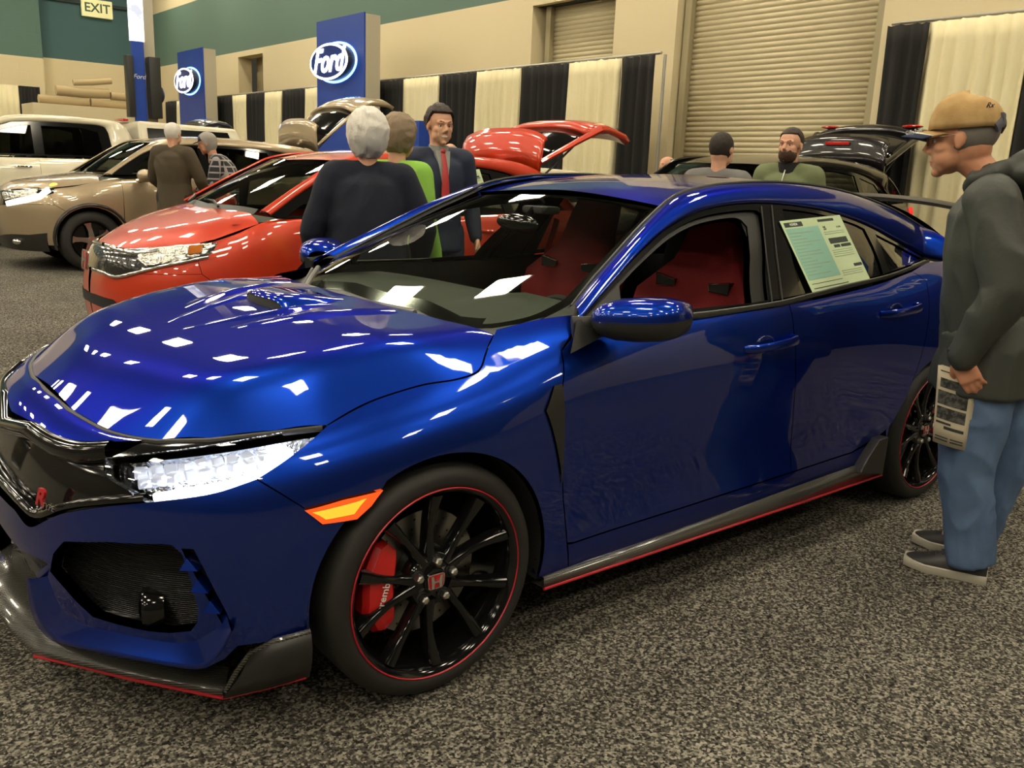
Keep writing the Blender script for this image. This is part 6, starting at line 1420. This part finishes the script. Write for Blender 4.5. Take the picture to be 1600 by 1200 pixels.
def hand_prims(b, M_, side=1, curl=.5, sc=1.):
    """M_: wrist frame, x towards the fingertips, z = back of the hand, y = thumb side*side"""
    h = MB(); h.box((.045, 0, 0), (.085, .078, .026), b=.011); h.tube([(-.03, 0, 0), (.02, 0, 0)], [.026, .028], 12, sq=(1, .75))
    for k in range(4):
        y = (.029-.0195*k)*side; L_ = (.072, .080, .075, .060)[k]; r = (.0088, .009, .0087, .0078)[k]; p = np.array([.082-.004*abs(k-1), y, 0]); a = 0; P = [p.copy()]
        for j, f in enumerate((.42, .33, .27)):
            a += curl*(.55, 1.0, .7)[j]*(1+.12*k); p = p+np.array([math.cos(a), -.03*(k-1.5)*side, -math.sin(a)])*L_*f; P.append(p.copy())
        h.tube([P[0]-[.02, 0, 0]]+P, [r*1.1, r*1.08, r, r*.92, r*.72], 10)
    P = [np.array([.012, .030*side, -.006]), np.array([.040, .050*side, -.016]), np.array([.066, .052*side, -.028]), np.array([.086, .044*side, -.036])]
    h.tube(P, [.0125, .0118, .0100, .0075], 10)
    V = [tuple(M_@(Vector(v)*sc)) for v in h.V]; n = len(b.V); b.V += V; b.F += [tuple(i+n for i in f) for f in h.F]; b.I += h.I
def shoe(parent, p, yaw, m, sole, L_=.285):
    R = Matrix.Translation((p[0], p[1], 0))@Matrix.Rotation(yaw, 4, 'Z')
    b = MB(); V = []; secs = [(-.085, .034, .085), (-.06, .041, .095), (0, .044, .10), (.06, .048, .085), (.12, .051, .062), (.165, .045, .050), (.190, .028, .040)]
    k = L_/.285; n = 16
    for x, w_, h_ in secs:
        for j in range(n):
            t = PI*j/(n-1); V.append((x*k, w_*math.cos(t), .028+(h_-.028)*math.sin(t)**.7))
    F = [(i*n+j, i*n+j+1, (i+1)*n+j+1, (i+1)*n+j) for i in range(len(secs)-1) for j in range(n-1)]+[tuple(range(n)), tuple(range((len(secs)-1)*n, len(secs)*n))[::-1]]
    b.add(V, F); b.xf(R); o = b.build('shoe', m, parent, auto=50)
    b = MB(); V = []
    for x, w_, h_ in secs:
        for z, e in ((.0, .98), (.012, 1.08), (.030, 1.07), (.034, .98)): V += [(x*k*1.03, -w_*e, z+(.006 if x > .15 else 0)), (x*k*1.03, w_*e, z+(.006 if x > .15 else 0))]
    m_ = 8; ring = [0, 2, 4, 6, 7, 5, 3, 1]; F = [(i*m_+ring[j], i*m_+ring[(j+1) % 8], (i+1)*m_+ring[(j+1) % 8], (i+1)*m_+ring[j]) for i in range(len(secs)-1) for j in range(8)]+[tuple(ring), tuple((len(secs)-1)*m_+r for r in ring[::-1])]
    b.add(V, F); b.xf(R); b.build('sole', sole, o, auto=40)
    b = MB()
    for i in range(4): x = (.045+.022*i)*k; b.tube([(x, -.022, .092-.012*i), (x+.004, 0, .101-.012*i), (x, .022, .092-.012*i)], .0035, 6)
    b.xf(R); b.build('laces', mat('dark_laces', (.05, .05, .05), .8), o)
J0 = dict(pelvis=(0, 0, .95), waist=(0, 0, 1.07), chest=(.0, 0, 1.27), neck=(.0, 0, 1.455), head=(.025, 0, 1.615), shL=(-.005, .185, 1.40), elL=(-.03, .255, 1.12), wrL=(.07, .265, .88), shR=(-.005, -.185, 1.40), elR=(-.03, -.255, 1.12), wrR=(.07, -.265, .88), hipL=(0, .095, .92), knL=(.02, .105, .50), anL=(-.01, .11, .09), hipR=(0, -.095, .92), knR=(.02, -.105, .50), anR=(-.01, -.11, .09))
def person(label, loc, rz, H=1.75, J={}, its=9, head=(0, 0, 0), sk=SK3, wide=1., top=None, topname='jacket', pants=None, shoes=((.03, .03, .03), (.02, .02, .02)), hairm=None, style='short', thick=.010, vox=.012, fold=(.006, 9, 5), seed=1, belly=0., collar=None, smile=False, loose=.02, legs_loose=.02, cuff=None, group=None, headsc=1.):
    s = H/1.75; j = {k: np.array(v, float)*s for k, v in {**J0, **J}.items() if k not in ('hem', 'curl', 'bodyvox', 'foot')}
    T = Matrix.Translation(tuple(j['head']))@Matrix.Rotation(head[2], 4, 'Z')@Matrix.Rotation(head[1], 4, 'Y')@Matrix.Rotation(head[0], 4, 'X'); hs = s*headsc
    b = MB(); w = wide*s
    def torso(b_, e, z0=None):
        P = [j['pelvis']-[0, 0, (.06 if e < 0 else J.get('hem', .15))*s], j['pelvis'], j['waist'], (j['waist']+j['chest'])/2, j['chest'], j['chest']*.45+j['neck']*.55-[.0, 0, .0], j['neck']-[0, 0, .035*s]]
        R_ = [(.116*w+e+(.018 if e > 0 else -.01)+belly*.6, .158*w+e+(.018 if e > 0 else -.01)), (.110*w+e+belly, .158*w+e+belly*.5), (.105*w+e+belly*1.1, .148*w+e+belly*.6), (.112*w+e+belly*.7, .158*w+e+belly*.3), (.115*w+e, .172*w+e), (.095*w+e, .165*w+e), (.060*w+e*.6, .085*w+e*.5)]
        etube(b_, P, R_, 22)
    torso(b, -.012)
    for sd in 'LR':
        limb(b, [j['sh'+sd], (j['sh'+sd]+j['el'+sd])/2, j['el'+sd]], [.050*w, .045*s, .037*s]); limb(b, [j['el'+sd], (j['el'+sd]*.6+j['wr'+sd]*.4), j['wr'+sd]], [.038*s, .037*s, .026*s])
        limb(b, [j['hip'+sd], (j['hip'+sd]+j['kn'+sd])/2, j['kn'+sd]], [.088*s, .075*s, .054*s]); limb(b, [j['kn'+sd], j['kn'+sd]*.6+j['an'+sd]*.4, j['an'+sd]], [.052*s, .052*s, .036*s])
        b.tube([j['an'+sd]-[.05*s, 0, .045*s], j['an'+sd]+[.12*s, 0, -.055*s]], [.034*s, .030*s], 10)
    nb = j['neck']; hb = np.array(T@Vector((-.028*s, 0, -.065*s)))
    limb(b, [nb-[0, 0, .05*s], (nb+hb)/2, hb], [.062*s, .054*s, .055*s])
    head_prims(b, T, hs, smile=smile)
    for sd, sg in (('L', 1), ('R', -1)):
        d = j['wr'+sd]-j['el'+sd]; x = Vector(d).normalized(); yv = J.get('thumb'+sd, Vector((1, 0, 0))); yv = Vector(yv)
        x = Vector(J['dir'+sd]).normalized() if 'dir'+sd in J else x
        M_ = frame_M(tuple(j['wr'+sd]), x, yv*(-sg))
        hand_prims(b, M_, -sg, J.get('curl', .45), s)
    o = fused_mesh_root(b, 'person', sk, loc, rz, J.get('bodyvox', .009), 5 if 'bodyvox' in J else 2, label=label, cat='person')
    if group: o['group'] = group
    eyes(o, T, hs)
    if hairm: hair(o, T, hs, hairm, style, seed, thick); brows(o, T, hs, hairm)
    if top:
        b = MB(); torso(b, loose)
        for sd in 'LR':
            a_, c_, d_ = j['sh'+sd], j['el'+sd], j['wr'+sd]
            limb(b, [a_+[0, 0, -.0], (a_+c_)/2, c_], [.062*w+loose*.8, .056*w+loose*.8, .048*w+loose*.7]); limb(b, [c_, (c_+d_)/2, d_-(d_-c_)*.06], [.048*w+loose*.7, .044*w+loose*.6, .036*w+loose*.5])
            b.ell(tuple(a_*.85+nb*.15-np.array([0, 0, .01])), (.075*w, .075*w, .065*w), 14, 10)
            etube(b, [nb-[0, 0, .02*s], a_*.8+nb*.2+[0, 0, .012*s], a_+[0, 0, -.01]], [.055*w, .062*w, .055*w], 12)
        if collar: etube(b, [nb-[0, 0, .03*s], nb+[.0, 0, .035*s]], [.068*s, .066*s], 16)
        fuse(b, topname, top, o, vox, its, fold, seed)
    if pants:
        b = MB(); etube(b, [j['pelvis']-[0, 0, .10*s], j['pelvis']+[0, 0, .09*s]], [(.100*w+legs_loose*.5+belly*.4, .148*w+legs_loose*.4)]*2, 22)
        for sd in 'LR':
            limb(b, [j['hip'+sd], (j['hip'+sd]+j['kn'+sd])/2, j['kn'+sd]], [.092*w+legs_loose*.6, .082*w+legs_loose, .068*s+legs_loose]); etube(b, [j['kn'+sd]+[0, 0, .01], j['kn'+sd]*.5+j['an'+sd]*.5, j['an'+sd]+[0, 0, -.015]], [.068*s+legs_loose, .064*s+legs_loose, .058*s+legs_loose], 14, ref=(.12, 1, .05))
        fuse(b, 'trousers', pants, o, vox, 2, (fold[0], 8, 7), seed+3)
    for sd, sg in (('L', 1), ('R', -1)): shoe(o, j['an'+sd]+[.03, 0, 0], J.get('foot', .12)*sg, mat('shoe_%02d%02d' % (int(shoes[0][0]*100), seed), shoes[0], .5), mat('sole_%02d%02d' % (int(shoes[1][0]*100), seed), shoes[1], .6), .285*s)
    return o, T, j, s
HGREY = mat('grey_hair', (.30, .28, .25), .7); HWHT = mat('white_hair', (.72, .69, .62), .7, bump=(120, .5, .004)); HBLD = mat('sandy_hair', (.26, .19, .12), .7, bump=(120, .5, .004)); HBRN = mat('dark_brown_hair', (.030, .018, .012), .6); HDRK = mat('short_dark_hair', (.028, .020, .014), .75)
FB = lambda n, c, r=.85: mat(n, c, r, bump=(140, .35, .003), sheen=0.)
# ------------------------------------------------ the elderly man at the right
RZ = math.radians(107.5); OM = np.array([3.01, -1.33, 0.]); ca, sa = math.cos(RZ), math.sin(RZ)
def fp(px, py, off=0.):
    d = _f+_r*(px-800)/FPX-_u*(py-600)/FPX; n_ = np.array([-sa, ca, 0]); o = OM+n_*off; t = ((o-CAM)@n_)/(d@n_); p = CAM+d*t-OM
    return np.array([p[0]*ca+p[1]*sa, -p[0]*sa+p[1]*ca, p[2]])
GRJ = mat('charcoal_green_nylon', (.045, .050, .042), .55, bump=(60, .25, .004)); DEN = mat('blue_denim', (.060, .105, .20), .85, noise=(5, (.10, .165, .29), .35, .65), bump=(220, .3, .002))
sh = fp(1550, 316, .18); el = fp(1576, 452, .25); wr = fp(1500, 562, .235)
hd = fp(1502, 220, 0)
Jm = dict(hem=.0, pelvis=tuple(fp(1535, 590, 0)), waist=tuple(fp(1535, 530, 0)), chest=tuple(fp(1546, 390, 0)), neck=tuple(fp(1552, 282, 0)), head=tuple(hd), shL=tuple(sh), elL=tuple(el), wrL=tuple(wr), shR=(sh[0], -.18, sh[2]), elR=(el[0]-.02, -.25, el[2]), wrR=(wr[0]-.20, -.26, wr[2]-.05),
    hipL=tuple(fp(1536, 605, .095)), knL=tuple(fp(1508, 738, .11)), anL=tuple(fp(1519, 873, .12)), hipR=tuple(fp(1560, 605, -.09)), knR=tuple(fp(1568, 720, -.10)), anR=tuple(fp(1528, 828, -.12)), thumbL=Vector((.9, -.1, .1)), dirL=fp(1527, 622, .235)-fp(1494, 560, .235), curl=.45, bodyvox=.0048, foot=.05)
om, T, j, s = person('elderly man in tan cap, charcoal jacket and jeans reading the window sticker', tuple(OM), RZ, 1.75, Jm, head=(0, math.radians(6), 0), sk=SK1, wide=1.02, top=GRJ, pants=DEN, shoes=((.035, .034, .032), (.50, .47, .38)), hairm=None, vox=.0085, fold=(.013, 7, 4.5), seed=4, loose=.032, legs_loose=.022, headsc=1.06)
hs = 1.06
hair(om, T, hs, mat('grey_stubble_hair', (.22, .20, .18), .8), 'rim', 4, .004); brows(om, T, hs, HGREY)
def TV(V): return [tuple(T@(Vector(v)*hs)) for v in V]
CAP = mat('khaki_cap_cloth', srgb(188, 156, 104), .9, bump=(160, .3, .002), noise=(14, srgb(168, 132, 82), .4, .65)); NAV = mat('navy_cloth', (.012, .018, .06), .8)
b = MB(); V = []
for i in range(17):
    ph = PI/2*i/16
    for k in range(48):
        th = 2*PI*k/48; rr_ = math.sin(ph)**.85; V.append((-.012+.112*rr_*math.cos(th)-.006*math.cos(ph), .092*rr_*math.sin(th), .037+.111*math.cos(ph)**.8+.010*math.cos(ph)*math.cos(th)+.004*math.cos(th)*math.sin(ph)+.003*mnoise.noise(Vector((th*2, ph*3, 2)))))
b.add(TV(V), [(i*48+k, (i+1)*48+k, (i+1)*48+(k+1) % 48, i*48+(k+1) % 48) for i in range(16) for k in range(48)]); cap = b.build('cap', CAP, om, auto=60)
md = cap.modifiers.new('solid', 'SOLIDIFY'); md.thickness = .003
def brim(w0, w1, L0, L1, dz=0., n=22, m_=8):
    V = []
    for i in range(n):
        t = -1+2*i/(n-1)
        for q in range(m_):
            u = q/(m_-1); r_ = L0+(L1-L0)*u
            V.append((.070+r_*(1-.35*t*t*(1 if u else 1))-.045*t*t, (.076+.004*u)*t, .045+.008-.040*u*u*.9-.016*t*t+dz))
    return V, [(i*m_+q, i*m_+q+1, (i+1)*m_+q+1, (i+1)*m_+q) for i in range(n-1) for q in range(m_-1)]
for nm, L0, L1, m_, dz in (('brim', .0, .068, CAP, 0), ('brim_edge', .062, .106, NAV, .001), ('brim_piping', .060, .067, mat('white_piping', (.8, .78, .7), .7), .003)):
    V, F = brim(0, 0, L0, L1, dz - (0 if L0 == 0 else 0)); V = []
    n, q_ = 24, 7
    for i in range(n):
        t = -1+2*i/(n-1)
        for q in range(q_):
            r_ = L0+(L1-L0)*q/(q_-1); V.append((.082+r_*(1-.30*t*t)-.050*t*t, .080*t, .044-.06*r_-.6*r_*r_-.020*t*t+dz))
    b = MB(); b.add(TV(V), [(i*q_+q, i*q_+q+1, (i+1)*q_+q+1, (i+1)*q_+q) for i in range(n-1) for q in range(q_-1)]); o_ = b.build(nm, m_, cap); md = o_.modifiers.new('s', 'SOLIDIFY'); md.thickness = .004
b = MB(); b.ell((-.012, 0, .150), (.009, .009, .005), 12, 8); b.V = TV(b.V); b.build('cap_button', NAV, cap)
b = MB(); b.box((-.121, 0, .062), (.012, .07, .032), b=.004); b.tube([(-.108, .055, .028), (-.122, .03, .048), (-.126, 0, .055), (-.122, -.03, .048), (-.108, -.055, .028)], .012, 8, sq=(.4, 1.4)); b.V = TV(b.V); b.build('cap_strap', mat('grey_strap', (.10, .10, .12), .8), cap)
text_mesh('Cally Fuel', .020, mat('white_thread', (.8, .8, .75), .7), 'brim_lettering', cap, T@frame_M((.142*hs, .050*hs, .040*hs), (-.75, .60, .05), (.35, .3, .9)), .0008, .2)
text_mesh('Rx', .026, NAV, 'cap_emblem', cap, T@frame_M((-.088*hs, .068*hs, .100*hs), (-.72, -.66, 0), (-.3, .25, 1)), .001, .2)
# spectacles
b = MB(); 
for s_ in (-1, 1):
    b.tube([(.098, s_*.033+.021*math.cos(a), .004+.015*math.sin(a)) for a in np.linspace(0, 2*PI, 19)], .0012, 6, caps=False); b.tube([(.096, s_*.054, .008), (.05, s_*.080, .014), (.0, s_*.086, .016), (-.012, s_*.086, .006)], .0013, 6)
b.tube([(.100, -.012, .008), (.103, 0, .010), (.100, .012, .008)], .0013, 6); b.V = TV(b.V); gl_ = b.build('glasses', mat('thin_metal_frame', (.16, .12, .08), .3, .9), om)
b = MB()
for s_ in (-1, 1): b.add([(.098, s_*.033+.020*math.cos(a), .004+.0145*math.sin(a)) for a in np.linspace(0, 2*PI, 19)[:-1]], [tuple(range(18))])
b.V = TV(b.V); b.build('lenses', glass('spectacle_lens', (.9, .92, .9)), gl_)
# jacket hood lying on the shoulders, and collar
jk = [c for c in om.children if c.name.startswith('jacket')][0]
nk = j['neck']; b = MB()
etube(b, [nk+[.075, 0, -.035], nk+[.055, .075, .00], nk+[-.015, .105, .025], nk+[-.085, .07, .065], nk+[-.11, 0, .08], nk+[-.085, -.07, .065], nk+[-.015, -.105, .025], nk+[.055, -.075, .0], nk+[.075, 0, -.035]], [.020, .026, .032, .036, .036, .036, .032, .026, .020], 12, ref=(0, 0, 1))
b.ell(tuple(nk+[-.11, 0, .03]), (.10, .13, .06), 20, 12); b.ell(tuple(nk+[-.18, 0, -.03]), (.09, .12, .08), 20, 12); etube(b, [nk+[-.02, 0, -.06], nk+[-.015, 0, .055]], [.085, .076], 20)
fuse(b, 'jacket_hood', GRJ, om, .009, 3, (.010, 10, 9), 6)
b = MB(); hem = Jm['pelvis']; c0 = j['pelvis']
etube(b, [c0+[.0, 0, -.04], c0+[.0, 0, .02], c0+[-.005, 0, .12], j['waist']+[0, 0, .06]], [(.180, .222), (.176, .218), (.162, .204), (.145, .19)], 26)
fuse(b, 'jacket_skirt', GRJ, om, .010, 2, (.012, 6, 3), 9)
b = MB(); b.tube([wr+[-.0, 0, .035], wr+[.0, 0, .005]], [.047, .045], 16, sq=(1, .9)); b.build('cuff', GRJ, jk)
b = MB(); b.tube([fp(1497, y_, .197-.0001*(y_-712)) for y_ in (712, 750, 790, 830, 866)], .002, 6); b.build('trouser_seam', mat('seam_thread', (.16, .20, .28), .8), [c for c in om.children if c.name.startswith('trousers')][0])
# folded newspaper in his left hand
P = [fp(1466, 570, .205), fp(1526, 588, .205), fp(1508, 705, .205), fp(1457, 689, .205)]
PW = [tuple(OM+np.array([p[0]*ca-p[1]*sa, p[0]*sa+p[1]*ca, p[2]])) for p in P]; cP = np.mean(PW, 0)
np_ = empty('folded_newspaper', tuple(cP), 0, label="folded newspaper with car pictures held in the elderly man's hand", cat='newspaper')
PL = [np.array(q)-cP for q in PW]; nP = np.cross(PL[1]-PL[0], PL[0]-PL[3]); nP /= np.linalg.norm(nP)
if nP@(CAM-cP) < 0: nP = -nP
def BL(u, v, h=0.): return (PL[3]*(1-u)+PL[2]*u)*(1-v)+(PL[0]*(1-u)+PL[1]*u)*v+nP*(h+.008*math.sin(PI*u))
PAP = mat('newsprint', srgb(196, 186, 160), .9); INK = mat('newsprint_ink', (.03, .03, .028), .8); GPH = mat('photo_grey', (.10, .10, .09), .8, noise=(60, (.02, .02, .02), .4, .6))
for k, (dx, dz) in enumerate(((0, 0), (.04, -.004), (.08, -.008))):
    grid('page', [[BL(u+dx, v+dx*.15, dz) for v in np.linspace(0, 1, 5)] for u in np.linspace(0, 1, 9)], PAP, np_, thick=.0015)
def pprint(x0, y0, x1, y1, m, nm): grid(nm, [[BL(u, v, .0022) for v in (y0, y1)] for u in np.linspace(x0, x1, 6)], m, np_)
for a in ((.10, .74, .60, .86), (.06, .52, .88, .70), (.06, .33, .88, .49)): pprint(*a, GPH, 'printed_photo')
for a in ((.06, .27, .50, .30), (.30, .21, .88, .25), (.08, .94, .5, .955), (.06, .05, .45, .07), (.06, .09, .45, .105), (.52, .05, .9, .07), (.52, .09, .9, .105)): pprint(*a, INK, 'printed_line')
# ------------------------------------------------ people between and behind the cars
NVY = FB('navy_sweatshirt', (.006, .009, .022)); LIM = FB('lime_green_shirt', (.26, .52, .07)); SUIT = FB('navy_suit', (.012, .020, .050), .7); BRW = FB('brown_jacket', (.065, .048, .026)); DKT = FB('dark_trousers', (.015, .015, .018)); GRN = FB('sage_green_pullover', (.15, .18, .085)); GRY = FB('grey_hoodie', (.16, .155, .145))
def gat(px, py, y): p = at(px, py, 1, y); return p
p = gat(575, 184, 1.6); person('white-haired person in navy sweatshirt seen from behind', (p[0], p[1], 0), math.radians(62), p[2]+.02, dict(elL=(.0, .31, 1.10), wrL=(.14, .30, .90), elR=(.0, -.32, 1.12), wrR=(.15, -.31, .92)), sk=SK2, headsc=1.08, wide=1.22, top=NVY, topname='sweatshirt', pants=DKT, hairm=HWHT, style='full', thick=.036, seed=2, belly=.03, fold=(.008, 6, 4))
p = gat(621, 183, 2.0); person('sandy-haired person in lime green shirt behind the white-haired one', (p[0], p[1], 0), math.radians(20), p[2]+.01, sk=SK2, wide=.98, top=LIM, topname='shirt', pants=DKT, hairm=HBLD, style='full', thick=.030, seed=5)
p = gat(686, 164, 2.52); sm, T2, j2, s2 = person('smiling young man in navy suit and red tie facing the camera', (p[0], p[1], 0), math.radians(-104), p[2], J=dict(bodyvox=.0058), head=(0, math.radians(4), math.radians(4)), sk=SK2, wide=1.0, top=SUIT, topname='suit_jacket', pants=SUIT, hairm=HBRN, style='short', thick=.018, seed=7, smile=True, fold=(.004, 8, 5))
def chest_pt(j_, s_, x, y, z): return (j_['chest'][0]+x*s_, y*s_, z*s_)
_sf = [(.088, -.052, 1.458), (.088, .052, 1.458), (.128, -.036, 1.36), (.128, .036, 1.36), (.150, -.016, 1.24), (.150, .016, 1.24), (.150, 0, 1.16)]
b = MB(); b.add([chest_pt(j2, s2, *q) for q in _sf]+[chest_pt(j2, s2, q[0]-.04, q[1], q[2]) for q in _sf], [(0, 1, 3, 2), (2, 3, 5, 4), (4, 5, 6), (0, 2, 9, 7), (2, 4, 11, 9), (4, 6, 13, 11), (1, 8, 10, 3), (3, 10, 12, 5), (5, 12, 13, 6)]); b.build('shirt_front', FB('grey_shirt', (.30, .30, .28)), sm, smooth=False)
b = MB(); etube(b, [np.array((.0, 0, 1.42))*s2, np.array((.01, 0, 1.495))*s2], [.074*s2, .066*s2], 18); b.build('shirt_collar', FB('grey_shirt', (.30, .30, .28)), sm)
b = MB(); b.tube([chest_pt(j2, s2, .096, 0, 1.455), chest_pt(j2, s2, .138, 0, 1.35), chest_pt(j2, s2, .156, 0, 1.24), chest_pt(j2, s2, .160, 0, 1.14)], [.014, .020, .027, .030], 8, sq=(.3, 1)); b.ell(chest_pt(j2, s2, .098, 0, 1.455), (.014, .018, .018), 12, 8); b.build('tie', mat('red_silk_tie', (.45, .03, .03), .45), sm)
b = MB(); b.tube([tuple(T2@Vector(v)) for v in ((.086, -.020, -.062), (.095, -.009, -.065), (.0975, 0, -.0655), (.095, .009, -.065), (.086, .020, -.062))], .0040, 6); b.build('teeth', mat('teeth_white', (.8, .77, .7), .3), sm)
p = gat(268, 191, 8.15); person('man with cropped white hair in brown jacket beside the champagne suv', (p[0], p[1], 0), math.radians(38), p[2], dict(hem=.26, elR=(.06, -.30, 1.13), wrR=(.20, -.26, 1.0), elL=(.06, .30, 1.12), wrL=(.20, .26, 1.0)), sk=SK2, wide=1.2, top=BRW, pants=DKT, hairm=HWHT, style='full', thick=.006, seed=8, fold=(.009, 6, 4))
PLD = FB('plaid_flannel', (.03, .03, .04)); nt = PLD.node_tree; bb = nt.nodes['Principled BSDF']; tc = nt.nodes.new('ShaderNodeTexCoord'); ws_ = []
for dr in ('Z', 'Y'):
    wv = nt.nodes.new('ShaderNodeTexWave'); wv.bands_direction = dr; wv.inputs['Scale'].default_value = 4.2; nt.links.new(tc.outputs['Object'], wv.inputs['Vector']); g_ = nt.nodes.new('ShaderNodeMath'); g_.operation = 'GREATER_THAN'; g_.inputs[1].default_value = .86; nt.links.new(wv.outputs['Fac'], g_.inputs[0]); ws_.append(g_)
mx_ = nt.nodes.new('ShaderNodeMath'); mx_.operation = 'ADD'; mx_.use_clamp = True; nt.links.new(ws_[0].outputs[0], mx_.inputs[0]); nt.links.new(ws_[1].outputs[0], mx_.inputs[1]); cm = nt.nodes.new('ShaderNodeMix'); cm.data_type = 'RGBA'; cm.inputs[6].default_value = (.025, .025, .035, 1); cm.inputs[7].default_value = (.35, .33, .32, 1); nt.links.new(mx_.outputs[0], cm.inputs[0]); nt.links.new(cm.outputs[2], bb.inputs['Base Color'])
p = gat(322, 206, 8.30); pm, T3, j3, s3 = person('man in plaid shirt and dark blue cap leaning at the champagne suv', (p[0]+.36, p[1]+.05, 0), math.radians(150), 1.80, dict(waist=(.03, 0, 1.06), chest=(.12, 0, 1.23), neck=(.24, 0, 1.385), head=(.31, 0, 1.53), shL=(.17, .19, 1.33), elL=(.22, .26, 1.06), wrL=(.40, .20, .98), shR=(.17, -.19, 1.33), elR=(.22, -.26, 1.06), wrR=(.40, -.20, .98)), head=(0, .25, 0), sk=SK1, wide=1.05, top=PLD, topname='flannel_shirt', pants=DKT, hairm=HGREY, style='long', thick=.012, seed=9)
b = MB(); b.ell((0, 0, 0), (1, 1, 1), 32, 16, fn=lambda q, d: tuple(T3@Vector((-.012+.108*d[0], .090*d[1], .052+(.088*d[2] if d[2] > 0 else .004*d[2]))))); cp = b.build('cap', mat('dark_blue_cap', (.012, .022, .05), .85), pm); b = MB(); b.ell((0, 0, 0), (1, 1, 1), 24, 8, fn=lambda q, d: tuple(T3@Vector((.10+.065*d[0], .070*d[1], .045+.004*d[2]-.01*d[0])))); b.build('brim', mat('dark_blue_cap', (.012, .022, .05), .85), cp)
p = gat(1240, 199, 1.45); bm_, T4, j4, s4 = person('bearded man in sage green half-zip pullover behind the blue car', (p[0], p[1], 0), math.radians(196), p[2], J=dict(bodyvox=.0058), head=(0, 0, math.radians(-6)), sk=SK2, wide=1.12, top=GRN, topname='pullover', pants=DKT, hairm=HBRN, style='short', thick=.008, seed=10, fold=(.005, 7, 4))
BRD = mat('brown_beard', (.055, .026, .014), .85, bump=(200, .6, .003))
def beard(p, d):
    x, y, z = .034+.072*d[0], .069*d[1], -.068+.070*d[2]
    if d[0] < -.25: x = .01
    if d[2] > .30 and abs(d[1]) < .42 and d[0] > 0: x -= .030
    k = 1+.04*mnoise.noise(Vector(d)*9); return tuple(T4@Vector((x*k, y*k, z*k)))
b = MB(); b.ell((0, 0, 0), (1, 1, 1), 40, 26, fn=beard); b.build('beard', BRD, bm_)
b = MB(); b.tube([T4@Vector(v) for v in ((.080, -.026, -.062), (.094, -.010, -.052), (.096, 0, -.051), (.094, .010, -.052), (.080, .026, -.062))], [.004, .006, .006, .006, .004], 8); b.build('moustache', BRD, bm_)
b = MB(); etube(b, [np.array((-.005, 0, 1.40))*s4, np.array((.005, 0, 1.50))*s4], [.088*s4, .080*s4], 20); b.build('collar', FB('black_collar', (.01, .01, .01)), bm_)
b = MB(); b.tube([np.array(v)*s4 for v in ((.086, 0, 1.44), (.132, 0, 1.36), (.150, 0, 1.24))], .005, 6); b.build('zip', mat('zip_silver', (.5, .5, .48), .3, .9), bm_)
text_mesh('H', .035, mat('dark_logo', (.02, .02, .02), .7), 'chest_logo', bm_, frame_M(tuple(np.array((.148, .085, 1.30))*s4), (-.35, 1, 0), (-.15, 0, 1)), .003)
p = gat(1128, 205, 1.45); person('man in grey hoodie with short dark hair, back turned to the camera', (p[0], p[1], 0), math.radians(12), p[2], sk=SK2, wide=1.08, top=GRY, topname='hoodie', pants=DKT, hairm=HDRK, style='full', thick=.004, seed=11)
p = gat(1058, 239, 5.2); person('distant man in navy jacket with receding grey hair by the roll-up door', (p[0], p[1], 0), math.radians(170), p[2], dict(chest=(.05, 0, 1.26), neck=(.10, 0, 1.43), head=(.16, 0, 1.58)), sk=SK2, top=FB('navy_jacket', (.012, .017, .04)), pants=DKT, hairm=HGREY, style='rim', thick=.004, seed=12, vox=.016)
p = gat(704, 222, 5.4); person('balding person half hidden behind the red car', (p[0], p[1], 0), math.radians(60), p[2], sk=SK2, top=FB('pale_shirt', (.5, .48, .4)), topname='shirt', pants=DKT, hairm=HGREY, style='rim', thick=.003, seed=13, vox=.016)
